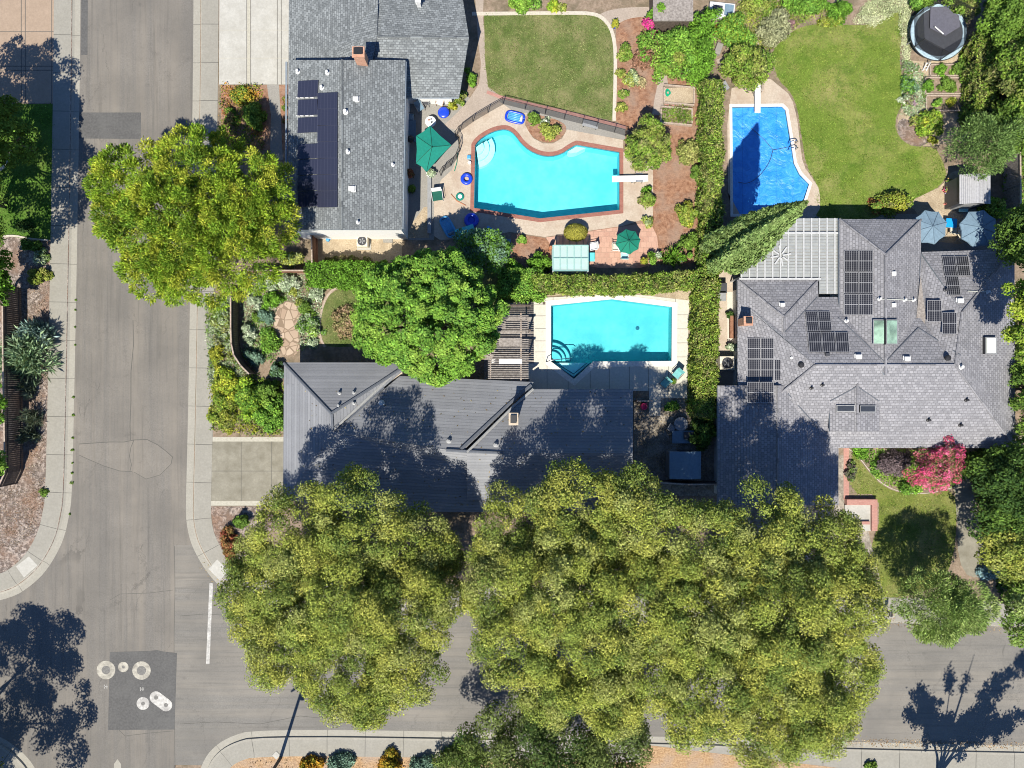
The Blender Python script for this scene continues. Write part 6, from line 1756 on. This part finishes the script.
tree("crape_myrtle", "pink flowering crape myrtle against the right-hand house's front eave", "tree", 937, 466, 27, 26, 2.8, 4.2, PINK, base=(924, 460), clumps=90, cr=.4, leaves=8000, ls=.075, tr=.08, lob=.3, inner=.35)
tree("garden_tree", "dark green dense tree at right edge below the shingled roof", "tree", 1010, 490, 40, 48, 4, 6.5, DARK + MID[:1], base=(985, 485), clumps=80, cr=.8, leaves=17000, ls=.105, tr=.16)
tree("garden_tree", "olive green tree at right edge above the small street tree", "tree", 1022, 552, 36, 34, 4, 6, OLIVE, base=(1000, 545), clumps=60, cr=.7, leaves=12000, ls=.10, tr=.14)
tree("garden_tree", "leafy tree on the right edge beside the street's far kerb", "tree", 1024, 612, 24, 32, 4, 6, FEATHER + MID, base=(1000, 600), clumps=40, cr=.6, leaves=8000, ls=.10, tr=.12)
tree("garden_tree", "bright lime tree at right edge beside the shingled roof's upper corner", "tree", 1034, 312, 30, 50, 8.5, 11, HEDGE + LIME[:2], base=(1000, 338), clumps=60, cr=.6, leaves=16000, ls=.10, tr=.16, lob=.25)
tree("garden_tree", "tall shadow casting tree at right edge by the slatted fence", "tree", 1026, 238, 27, 34, 5.5, 9, MID + DARK, base=(1004, 258), clumps=70, cr=.75, leaves=15000, ls=.105, tr=.18)
tree("garden_tree", "dark tree at right edge alongside the lower roof end", "tree", 1028, 390, 17, 46, 3.5, 6, MID + DARK[:1], base=(1012, 388), clumps=50, cr=.6, leaves=9500, ls=.10, tr=.14)
tree("garden_tree", "mid green tree in the top right corner of view", "tree", 1016, 18, 34, 30, 4, 6.5, MID + HEDGE[:1], base=(988, 40), clumps=60, cr=.7, leaves=13000, ls=.10, tr=.15)
tree("garden_tree", "olive green tree right of the tall dark fence", "tree", 1020, 78, 28, 34, 4, 6.5, HEDGE + MID, base=(1000, 90), clumps=60, cr=.65, leaves=11000, ls=.10, tr=.15)
tree("garden_tree", "shaded green tree under the tall dark fence at right", "tree", 1018, 128, 24, 26, 4, 6, MID, base=(1000, 140), clumps=50, cr=.6, leaves=9000, ls=.10, tr=.15)
tree("garden_tree", "green tree over the shady lawn at the left edge", "tree", 2, 135, 27, 40, 4.5, 7.5, MID + FRESH[:1], base=(34, 150), clumps=55, cr=.7, leaves=12000, ls=.105, tr=.14, limbs=14, lob=.3, inner=.35)
tree("garden_tree", "bigger tree off the left edge shading pink driveway", "tree", -62, 172, 64, 104, 7.6, 12, MID, base=(4, 205), clumps=150, cr=.85, leaves=42000, ls=.11, tr=.2, limbs=16, lob=.28, inner=.3)
tree("garden_tree", "small bright tree at left edge by the dark fence top", "tree", 0, 280, 16, 30, 3, 4.6, GREEN, base=(14, 290), clumps=30, cr=.5, leaves=5000, ls=.11, tr=.09)
tree("garden_tree", "little light green tree peeping in at the left edge below the fence bend", "tree", -3, 465, 10, 14, 3, 4.2, FRESH, base=(4, 460), clumps=16, cr=.4, leaves=2400, ls=.11, tr=.07)
tree("garden_tree", "little green tree peeping in at left edge beside the dark fence", "tree", -4, 405, 9, 20, 3, 4.2, GREEN, base=(2, 405), clumps=16, cr=.4, leaves=2600, ls=.11, tr=.07)
# trees just outside the frame whose shadows fall into it
tree("street_tree", "large street tree beyond the lower left corner shading the crossing", "tree", -152, 838, 124, 126, 8.5, 12.5, OLIVE_D, base=(-40, 782), clumps=150, cr=1.1, leaves=95000, ls=.11, tr=.3, limbs=16, lob=.22, inner=.3)
tg = P(938, 774, .1)
t = thing("street_tree", "open branched street tree below the frame shading the lower right road", "tree", tg)
rnd = random.Random(5)
b = MB()
for dx, dy, h_, rr_ in ((.0, 0, 15.5, .12), (-3.2, .2, 10.6, .09), (3.9, .4, 14.5, .10), (4.4, -.4, 8.6, .09), (-1.1, .6, 12.0, .07), (1.0, -.5, 10.0, .08)):
    b.tube([tg, tg + Vector((dx * .15, dy * .2, 2.2)), tg + Vector((dx * .6, dy * .6, h_ * .62)), tg + Vector((dx, dy, h_))], [.18, rr_, rr_ * .6, .02], 8)
b.build("trunk", M['bark'], t)
cl_p = []; rng = rngs(77)
for dx, dy, h_, n_c, sp in ((-2.8, .2, 10.6, 34, .7), (3.5, .4, 14.5, 44, .55), (4.4, -.4, 8.6, 26, .6), (-.4, .3, 6.4, 34, .8), (1.0, -.5, 8.0, 40, .8), (2.0, .1, 8.6, 34, .7), (-1.5, .2, 6.6, 26, .7), (-1.1, .6, 12.0, 5, .25), (.0, 0, 15.5, 2, .1), (-3.3, .1, 8.0, 16, .55), (2.9, .2, 6.4, 20, .6)):
    for i in range(n_c):
        u_ = rng.uniform(.5, 1.0); r_ = rng.uniform(.16, .42); n_l = int(420 * r_ ** 1.6) + 12
        ctr = np.array([dx * u_ ** 1.25 * 1.25, dy * u_, h_ * (.25 + .75 * u_)]) + rng.standard_normal(3) * sp * (.35 + .5 * (1 - u_))
        cl_p.append(ctr + rng.standard_normal((n_l, 3)) * np.array([.75, .75, 1.1]) * r_ * .75)
q_ = np.concatenate(cl_p); n_ = len(q_)
leaf_mesh("crown", q_, _unit(rng.standard_normal((n_, 3)) + np.array([0, 0, .5])), rng.standard_normal((n_, 3)), .13 * rng.uniform(.6, 1.3, n_), tints(rng, n_, MID), M['leaf'], t)
# tall leaning-looking cypress: a straight column seen from above
cb = P(716, 258, .1); t = thing("cypress_tree", "tall narrow pointed cypress between the long hedge and patio cover", "tree", cb)
rng = rngs(5); n_ = 42000; hh = rng.uniform(0, 1, n_) ** .9; Ht = 17.2
th = rng.uniform(0, 2 * math.pi, n_)
prof = 1.5 * np.minimum(1, (hh + .03) * 7) ** .5 * (1 - hh ** 2.2) ** .9
flute = 1 + .30 * np.sin(th * 5 + hh * 2.5) + .10 * np.sin(th * 11 - hh * 9) + .07 * np.sin(hh * 60 + th * 3)
rad = prof * flute * rng.uniform(.72, 1.05, n_)
q_ = np.stack([rad * np.cos(th), rad * np.sin(th), .2 + hh * Ht], 1)
rd = np.stack([np.cos(th), np.sin(th), .35 * np.ones(n_)], 1)
leaf_mesh("crown", q_, _unit(rd + rng.standard_normal((n_, 3)) * .45), np.stack([.25 * np.cos(th), .25 * np.sin(th), np.ones(n_)], 1) + rng.standard_normal((n_, 3)) * .3, .15 * rng.uniform(.6, 1.4, n_), tints(rng, n_, [(.085, .13, .04), (.11, .165, .05), (.14, .185, .065)], (np.floor(hh * 40) * 9 + np.floor(th * 3)).astype(int) % 200, 200), M['leaf'], t, narrow=.4)
b = MB(); b.tube([cb, cb + Vector((0, 0, 9)), cb + Vector((0, 0, 16.6))], [.3, .16, .03], 10); b.build("trunk", M['bark'], t)

# ------------------------------------------------------------------ hedges
hedge("long clipped hedge running down between the red mulch garden and covered pool", [(714, 84), (714, 150), (713.5, 210), (713, 268)], 1.25, 2.4, HEDGE)
hedge("long clipped hedge between the second pool and the narrow side path", [(709, 284), (708, 330), (707, 372), (706, 412)], 1.5, 2.4, HEDGE + HEDGE_Y[:2])
hedge("hedge running along the top of the second pool's white deck", [(538, 282), (580, 283), (620, 283.5), (662, 281), (702, 277)], 1.15, 2.1, HEDGE, bumpy=.16)
hedge("smaller bright hedge joining the round green tree to the pool hedge", [(506, 282), (522, 283), (536, 283)], 2.1, 2.0, FRESH, bumpy=.2)
hedge("clipped dark green hedge below the gravel side yard", [(313, 273), (345, 273), (380, 274)], 1.75, 1.8, GREEN)
hedge("tall shaggy yellow green hedge right of the trampoline", [(986, 34), (987, 70), (986, 118)], 1.35, 2.2, HEDGE, bumpy=.25)

# ------------------------------------------------------------------ shrubs, beds
for a in [
 # top garden beds
 ("shrub", "dense bright green bush at the top edge above the main lawn", 523, 2, 14, 1.0, FRESH, 8), ("shrub", "small round lime bush right of the dense top edge bush", 552, 5, 6.5, .7, LIME, 6), ("shrub", "small olive tuft at the top bed beside the lime bush", 562, 7, 5, .5, OLIVE, None),
 ("shrub", "scrubby bush beside the house corner at the lawn path", 471, 78, 6, .8, GREEN, 9), ("shrub", "clump of green at the house's lower right corner", 461, 98, 6, .8, HEDGE, 8), ("shrub", "low lime clump on the patio edge near the blue stool", 452, 105, 4, .6, YELLOW, None),
 ("vine", "large glossy vine spilling from the plank roofed shed to the mulch", 676, 48, 28, 2.6, FRESH, 30), ("vine", "tall leafy vine covering the fence above the long hedge", 702, 46, 17, 3.0, GREEN, 40), ("shrub", "deep green fronds over the grey plank shed corner", 660, 15, 12, 2.4, GREEN, 8),
 ("bougainvillea", "magenta bougainvillea at the left tip of the large vine", 651, 26, 8, 1.8, MAGENTA, 10), ("shrub", "round bright shrub below the white cold frame", 735, 31, 16, 2.0, FRESH + YELLOW[:1], 17), ("shrub", "wide dense shrub over the covered pool's upper edge", 749, 65, 24, 2.6, HEDGE, 19),
 ("shrub", "leafy bush spilling beneath the large vine onto red mulch", 672, 66, 14, 2.0, HEDGE, 9),
 # mulch strip right of lawn
 ("shrub", "low green mound at the top of red mulch strip", 624, 52, 8, .6, HEDGE, 11), ("shrub", "small lime mound in the red mulch strip by the kerb", 621, 73, 5, .5, HEDGE_Y, None), ("shrub", "grey green mound at the middle of red mulch strip", 631, 78, 9, .6, SILVER[:2] + OLIVE, None),
 ("shrub", "green mound near the lower kerb end in the mulch strip", 623, 94, 5.5, .5, HEDGE, None), ("shrub", "lower yellow green mound by the lawn kerb end", 622, 106, 5, .45, HEDGE_Y, None),
 ("dry_shrub", "bare reddish twiggy bush in the middle of the red mulch", 642, 58, 12, .7, [(.13, .07, .045), (.17, .10, .07)], None), ("shrub", "pale straw grass tuft beside the grey green mound", 641, 80, 6, .4, [(.24, .20, .11), (.18, .16, .08)], None),
 # between mulch and hedge
 ("shrub", "sprawling pale yellow shrub beneath the citrus tree", 690, 152, 13, .9, [(.20, .19, .07), (.15, .165, .05), (.11, .13, .035)], 15), ("shrub", "green bush beside the long hedge at the middle of the mulch", 687, 214, 11, 1.0, YELLOW + HEDGE, 14), ("shrub", "rounded bush right of the pool deck's lower corner", 647, 199, 8, .8, HEDGE, 9), ("shrub", "small grey green dome on the orange mulch near umbrella", 649, 221, 6, .5, SILVER[:1] + OLIVE, None),
 ("shrub", "spiky dark green plant at the hedge's lower mulch corner", 688, 242, 9, .8, MID, None), ("shrub", "leafy plant by the wall of the long hedge near the pool board", 697, 172, 7, .8, MID, 10), ("shrub", "small green bush left of the diving board's base", 646, 190, 5, .5, GREEN, None),
 # planter island
 ("shrub", "rounded olive bush in the pool deck's planter island", 550, 131, 11.5, .8, OLIVE, 9), ("shrub", "spiky grey green plant at left in the planter island", 534, 118, 8, .7, MID, 6), ("shrub", "small tuft on planter island's upper right rim", 545, 122, 5, .5, SILVER, None),
 # around greenhouse
 ("shrub", "dark leafy bush left of the clear roofed greenhouse", 540, 262, 12, 1.4, GREEN, 10), ("shrub", "small green bush on brick bed below the pool deck", 522, 239, 5, .6, FRESH, None), ("shrub", "leafy bush joining the pool tree to the hedge", 516, 272, 14, 1.6, GREEN, 12),
 # right garden
 ("shrub", "wide yellow green bush bed beside the lower right of the large lawn", 931, 122, 15, 1.1, HEDGE + LIME, 14), ("shrub", "bright yellow tuft at the lower tip of that bed", 934, 139, 6, .6, YELLOW, 4), ("shrub", "purple heather clump at the lawn's right edge", 911, 100, 6, .5, [(.14, .09, .12), (.20, .14, .18), (.10, .12, .04)], 5),
 ("shrub", "grey green feathery clump left of the raised beds", 910, 85, 8, .7, BLUEG + GREEN, 10), ("shrub", "silver rosette at the lawn's edge", 904, 99, 4.5, .4, SILVER + PALE, None), ("shrub", "yellow flowering bush against the patio side of the large lawn", 893, 203, 18, 1.2, HEDGE + YELLOW, 12), ("shrub", "dark leaved bush at left of the yellow flowering one", 878, 206, 9, 1.0, MID + RUST[:1], 9),
 ("flower_bed", "mixed pink and violet flowers beside the grey resin shed", 951, 187, 6.5, .7, MAGENTA + [(.25, .08, .40), (.5, .16, .1)] + GREEN, 12), ("flower_bed", "white and red flowers at the foot of the flower bed", 951, 203, 4, .5, [(.6, .58, .55), (.5, .1, .08), (.1, .15, .04)], 4),
 ("shrub", "leafy green bush below the grey resin shed's right corner", 994, 208, 12, 2.2, GREEN + HEDGE, 12), ("shrub", "big bush overhanging the trampoline's top edge", 925, 0, 14, 1.6, FRESH, 8), ("shrub", "bush at the trampoline's upper right", 962, 6, 20, 2.0, HEDGE + MID, 13),
 ("shrub", "bright green bush on the top edge over the flower bed", 808, 3, 20, 1.2, FRESH, 9), ("shrub", "dark green bush on the top edge right of the bright one", 840, 8, 12, 1.3, GREEN, 10), ("shrub", "grey olive mound at the top left of the large lawn", 776, 28, 16, 1.2, [(.13, .14, .075), (.17, .175, .10)], 18), ("shrub", "purple leaved plant at the top of the large lawn's edge", 790, 24, 5, .6, [(.16, .09, .10), (.11, .07, .07)], None), ("shrub", "yellow daisies edging the top of the large lawn", 830, 21, 14, .5, YELLOW + HEDGE, 5), ("shrub", "lime shrub at the top edge beside the cold frame", 760, 6, 16, 1.4, HEDGE, 10),
 # front of third house
 ("shrub", "dark purple leaved bush left of the pink crape myrtle", 895, 463, 16, 1.5, PURPLE, 15), ("shrub", "clipped green shrub beside the brick path under the eave", 862, 447, 12, .8, GREEN, 14), ("shrub", "small shrub left of brick path at the house corner", 836, 440, 5, .8, HEDGE, 9), ("shrub", "bright green groundcover mound below the purple bush", 912, 488, 14, .5, FRESH, 6), ("shrub", "green shrub strip along the bed edging", 877, 470, 7, .6, FRESH, 12),
 ("shrub", "glossy dark shrub beneath the right front eave", 978, 460, 14, 1.2, DARK + MID, 10), ("shrub", "blue grey spiky shrub by the stone path end", 988, 573, 13, .9, [(.10, .16, .17), (.14, .21, .22)], 8), ("shrub", "dark shrub at the edge of the littered path", 852, 470, 6, .7, MID + PURPLE, 14),
 ("shrub", "shaded green shrub behind the corner of the garage", 708, 408, 12, 1.6, MID, 12), ("shrub", "small bright shrub at the end of white deck", 672, 407, 6, .7, FRESH, 6), ("shrub", "shaded shrub mass under the long hedge's lower end", 704, 434, 13, 2.0, DARK + MID, 18),
 # second house's silver leaved garden
 ("shrub", "silver grey shrub at the fence's garden corner", 254, 300, 9, .7, SILVER, None), ("shrub", "green rounded shrub in the middle of the silver garden", 271, 300, 12, .9, GREEN, 10), ("shrub", "big round green shrub beside the flagstone path", 269, 342, 12, 1.1, FRESH, 13), ("shrub", "grey green mound left of the flagstones", 267, 318, 9, .7, BLUEG, 8),
 ("shrub", "silver leaved bush below the reddish gate", 288, 282, 12, .8, SILVER, 9), ("shrub", "pale silver clump along the low fence's middle", 266, 285, 10, .7, SILVER + MID, 7), ("shrub", "white flowering bush right of the flagstones", 311, 326, 12, .9, SILVER + FRESH, 13), ("shrub", "green mound right of the flagstone path top", 306, 309, 9, .7, MID, 9),
 ("shrub", "silver flowering clump near the arc lawn's top", 316, 293, 9, .7, SILVER, 9), ("shrub", "small olive tuft at the flagstone path head", 300, 303, 5, .4, OLIVE, None), ("shrub", "silver shrub low by the dark curved fence", 250, 335, 8, .7, SILVER, 12), ("shrub", "grey shrub against lower curve of dark fence", 254, 357, 9, .9, BLUEG, 9), ("shrub", "small green clump between fence and green mound", 258, 318, 6, .5, MID, None), ("shrub", "pale clump beside arc lawn's lower corner", 312, 343, 7, .5, SILVER, 5), ("shrub", "olive mound above the flagstone path", 294, 291, 5, .5, OLIVE, None), ("shrub", "fine leaved grey bush at garden's left top", 243, 279, 7, .8, SILVER + GREEN, None),
 ("dry_shrub", "brownish twiggy bush on the arc lawn under round tree", 349, 322, 16, .8, [(.15, .12, .06), (.11, .12, .045), (.20, .13, .09)], 18), ("dry_shrub", "rusty hedge strip shading the gravel side yard's lower edge", 345, 262, 26, .8, [(.10, .085, .045), (.075, .09, .03)], 5),
 ("shrub", "dark shrub at tiled roof's upper left corner", 277, 371, 8, 1.0, DARK + BLUEG, 10), ("shrub", "silver olive shrub under the yellow green tree near the gate", 292, 258, 12, 1.2, SILVER[:1] + OLIVE, 8),
 # pavement strip shrubs
 ("shrub", "green and grey strip shrub between pavement and fence top", 221, 322, 10, .6, HEDGE + SILVER, 22), ("shrub", "yellow flowering shrub beside the pavement below fence", 217, 357, 8, .6, YELLOW, 12), ("shrub", "long lime shrub by the pavement over the stained driveway", 225, 385, 15, 1.0, YELLOW + LIME, 18), ("shrub", "upright lime shrub near the stained driveway's left top", 222, 415, 13, 1.0, YELLOW + HEDGE, 20), ("shrub", "tall fresh shrub in the middle above stained driveway", 250, 400, 15, 1.6, LIME + FRESH, 24), ("shrub", "dense green bush against the tiled house's wall", 271, 414, 14, 1.3, FRESH, 20), ("shrub", "dark green bush nearer tiled house's upper corner", 267, 390, 10, 1.6, MID, 12),
 ("shrub", "rust red shrub under the corner street tree", 228, 543, 11, 1.1, RUST, 16), ("shrub", "green shrub mixed beside the rust red one", 240, 522, 9, 1.0, MID, 8),
 ("shrub", "mixed green front bed shrub below pale driveway", 240, 95, 14, .7, HEDGE + ORANGE, 10), ("shrub", "rust and green shrub by the pale driveway's lower corner", 232, 118, 8, .8, [(.28, .13, .07)] + GREEN, 10), ("shrub", "dark rounded shrub in tree shade beside front path", 254, 116, 12, 1.4, MID, 14), ("shrub", "small shrub right of the narrow front path", 286, 105, 4, .7, MID + RUST, 12),
 # lower pavement strip
 ("shrub", "rounded bronze tipped bush nearest the utility pole", 309, 767, 11, 1.1, ORANGE, 12), ("shrub", "blue green bush left of the tallest bronze bush", 341, 764, 16, 1.0, BLUEG, 12), ("shrub", "rounded bronze bush between two blue green bushes", 389, 766, 13, 1.1, ORANGE, 13), ("shrub", "blue green bush beside the dark lower street tree", 424, 766, 13, .9, BLUEG, 9), ("shrub", "green bush left of the dark lower street tree's crown", 462, 758, 22, 1.4, OLIVE_D + MID, 14),
 ("shrub", "little dark bush on the lower right verge", 872, 768, 6, .6, MID, None),
 # left block
 ("shrub", "yellow green shrub in the left mulch strip near the fence top", 38, 276, 11, .8, HEDGE_Y, 9), ("shrub", "dark shrub along the bottom edge of left lawn", 32, 246, 10, .8, MID, 6), ("shrub", "shadowed shrub at the head of the left mulch strip", 40, 256, 8, .8, MID + SILVER, 9), ("shrub", "dark bush on the left lawn's lower rim", 25, 226, 11, .8, DARK, 6), ("weed", "small weed at the left pavement's inner edge", 44, 493, 3.5, .25, MID, None),
]:
    shrub(a[0], a[1], a[2], a[3], a[4], a[5], a[6], ry=a[7], cat={"vine": "vine", "bougainvillea": "bougainvillea", "flower_bed": "flowers", "dry_shrub": "shrub", "weed": "weed"}.get(a[0], "shrub"))
# spiky blue-green yuccas on the left strip
shrub("yucca", "large blue green spiky yucca leaning over the dark left fence", 19, 357, 27, 2.2, [(.13, .19, .10), (.19, .25, .15), (.085, .13, .07)], ry=25, spiky=.85, narrow=.16, ls=.34, leaves=2600, cat="yucca")
shrub("yucca", "smaller silvery flowering yucca in front of the left fence", 35, 333, 14, 1.7, [(.09, .14, .12), (.16, .21, .19), (.06, .10, .08)], ry=13, spiky=.7, narrow=.22, ls=.24, leaves=1500, cat="yucca")
for x, y, lb in ((27, 388, "thin spiky bush by the left fence below the yuccas"), (30, 418, "thin spiky bush casting long shadows onto grey mulch"), (27, 435, "lowest thin spiky bush by the left fence")):
    shrub("yucca", lb, x, y, 7, 1.5, [(.05, .065, .045), (.08, .10, .07)], ry=9, spiky=.8, narrow=.12, ls=.3, leaves=420, cat="yucca")
# clipped round bush by the pool
SEED[0] += 1
p = P(576, 231.5, 1.3); n_ = 5200; rng = rngs(3)
d_ = _unit(rng.standard_normal((n_, 3)) + np.array([0, 0, .35])); q_ = d_ * np.array([.95, .70, .55]) * rng.uniform(.92, 1.02, (n_, 1)) + np.array([0, 0, .85])
tag(leaf_mesh("clipped_bush", q_, _unit(d_ + rng.standard_normal((n_, 3)) * .35), rng.standard_normal((n_, 3)), .055 * rng.uniform(.6, 1.3, n_), tints(rng, n_, [(.17, .16, .03), (.20, .185, .035), (.14, .135, .028)]), M['leaf'], None, (p.x, p.y, .1)), "tightly clipped olive round bush between pool deck and greenhouse", "shrub")
# spreading ground cover, uncountable
cover("ground_cover", [(853, 22), (866, 4), (880, -6), (908, -6), (912, 20), (908, 60), (904, 68), (901, 40), (899, 10), (890, 16), (872, 26)], 7000, .25, PALE, ls=.06)
cover("ground_cover", [(206, 300), (238, 292), (239, 345), (246, 362), (258, 376), (245, 384), (210, 384)], 5200, .3, HEDGE + SILVER, ls=.08)
cover("ground_cover", [(210, 384), (262, 378), (284, 384), (284, 434), (266, 436), (212, 430)], 4200, .35, YELLOW + HEDGE, ls=.08)
cover("ground_cover", [(222, 86), (262, 86), (264, 150), (222, 150)], 2600, .3, HEDGE + ORANGE + RUST, ls=.07)
cover("ground_cover", [(243, 274), (316, 274), (322, 300), (318, 345), (300, 350), (303, 318), (296, 300), (276, 305), (272, 325), (279, 350), (272, 362), (244, 350)], 5200, .35, SILVER + GREEN, ls=.07)
cover("ground_cover", [(850, 446), (866, 449), (940, 452), (1005, 452), (985, 470), (950, 486), (905, 492), (884, 483), (866, 462)], 5200, .3, FRESH + MID, ls=.08)
cover("ground_cover", [(735, -10), (800, -10), (830, 12), (800, 24), (780, 34), (768, 52), (745, 48), (738, 20)], 5000, .35, OLIVE + HEDGE, ls=.08)
cover("ground_cover", [(902, 62), (915, 64), (926, 80), (924, 110), (910, 118), (900, 112), (903, 85)], 2400, .3, SILVER + GREEN, ls=.07)
cover("ground_cover", [(985, 0), (1024, 0), (1024, 250), (1008, 250), (1000, 140), (985, 130)], 9000, .5, MID, ls=.11)
cover("ground_cover", [(965, 455), (1030, 450), (1030, 600), (1000, 598), (985, 545), (975, 490)], 6500, .4, MID + DARK, ls=.11)
cover("ground_cover", [(250, 760), (460, 762), (640, 768), (640, 800), (250, 800)], 1500, .12, [(.19, .13, .07), (.13, .09, .055), (.12, .11, .04)], ls=.06)
cover("fallen_leaves", [(636, 400), (712, 400), (712, 474), (636, 474)], 2600, .03, [(.20, .16, .10), (.15, .11, .07), (.26, .22, .16)], ls=.055)
cover("fallen_leaves", [(2, 490), (44, 470), (47, 250), (40, 250), (26, 300), (26, 470)], 1300, .04, [(.25, .21, .16), (.15, .10, .06), (.09, .07, .055)], ls=.05)
cover("fallen_leaves", [(-30, 500), (44, 478), (44, 505), (36, 528), (20, 545), (-30, 556)], 2200, .04, [(.27, .23, .19), (.17, .10, .06), (.09, .07, .055)], ls=.05)

# grass blades over the lawns, and leaves blown into the gutters
LA = [(.075, .105, .030), (.095, .125, .040), (.135, .14, .06), (.06, .09, .026)]
LB = [(.08, .125, .020), (.10, .15, .026), (.14, .16, .04), (.06, .10, .018)]
cover("grass", [(485, 14), (590, 14), (601, 18), (609, 27), (612, 38), (613.5, 60), (612, 120), (560, 108), (500, 95), (488, 87), (485, 60)], 15000, .05, LA, ls=.05, z=.11)
cover("grass", lawn_pts, 30000, .05, LB, ls=.05, z=.11)
cover("grass", [(851, 453), (870, 476), (880, 486), (893, 493), (930, 496), (954, 491), (957, 520), (953, 560), (940, 586), (900, 598), (858, 598), (850, 585), (879, 532), (879, 494), (851, 494)], 9000, .05, LB + LA[2:3], ls=.05, z=.11)
cover("grass", [(332, 292), (345, 287), (366, 286), (395, 290), (398, 344), (345, 346), (326, 346), (321, 338), (320, 320), (324, 303)], 4000, .05, LA, ls=.05, z=.11)
cover("grass", [(-30, 104.5), (52.5, 104.5), (51, 238), (30, 238), (10, 234), (-30, 234)], 9000, .05, [(.06, .13, .02), (.085, .165, .028), (.05, .10, .016)], ls=.05, z=.11)
cover("fallen_leaves", [(838, 739), (1030, 744), (1030, 750), (838, 746)], 900, .02, [(.26, .17, .09), (.18, .11, .06), (.30, .24, .15)], ls=.05, z=.01)
cover("fallen_leaves", [(885, 618), (1030, 624), (1030, 634), (885, 628)], 500, .02, [(.26, .19, .11), (.18, .12, .07)], ls=.05, z=.01)
cover("fallen_leaves", [(205, 548), (225, 578), (262, 602), (258, 608), (220, 592), (200, 566)], 250, .02, [(.24, .18, .09), (.15, .11, .05)], ls=.045, z=.01)

rng = rngs(909); Q = []; NN = []
while len(Q) < 420:
    x, y = rng.uniform(300, 630), 505 - 115 * rng.uniform(0, 1) ** 1.6
    h_ = hit(x, y)
    if h_ and 2.5 < h_[0].z < 5.5: Q.append(tuple(h_[0] + h_[1] * .03)); NN.append(tuple(h_[1]))
Q = np.array(Q); NN = np.array(NN); o_ = Q[0].copy()
tag(leaf_mesh("fallen_leaves", Q - o_, _unit(NN + rng.standard_normal((len(Q), 3)) * .25), rng.standard_normal((len(Q), 3)), .07 * rng.uniform(.5, 1.4, len(Q)), tints(rng, len(Q), [(.16, .12, .06), (.10, .075, .045), (.20, .17, .09)]), M['leaf'], None, o_), kind="stuff")
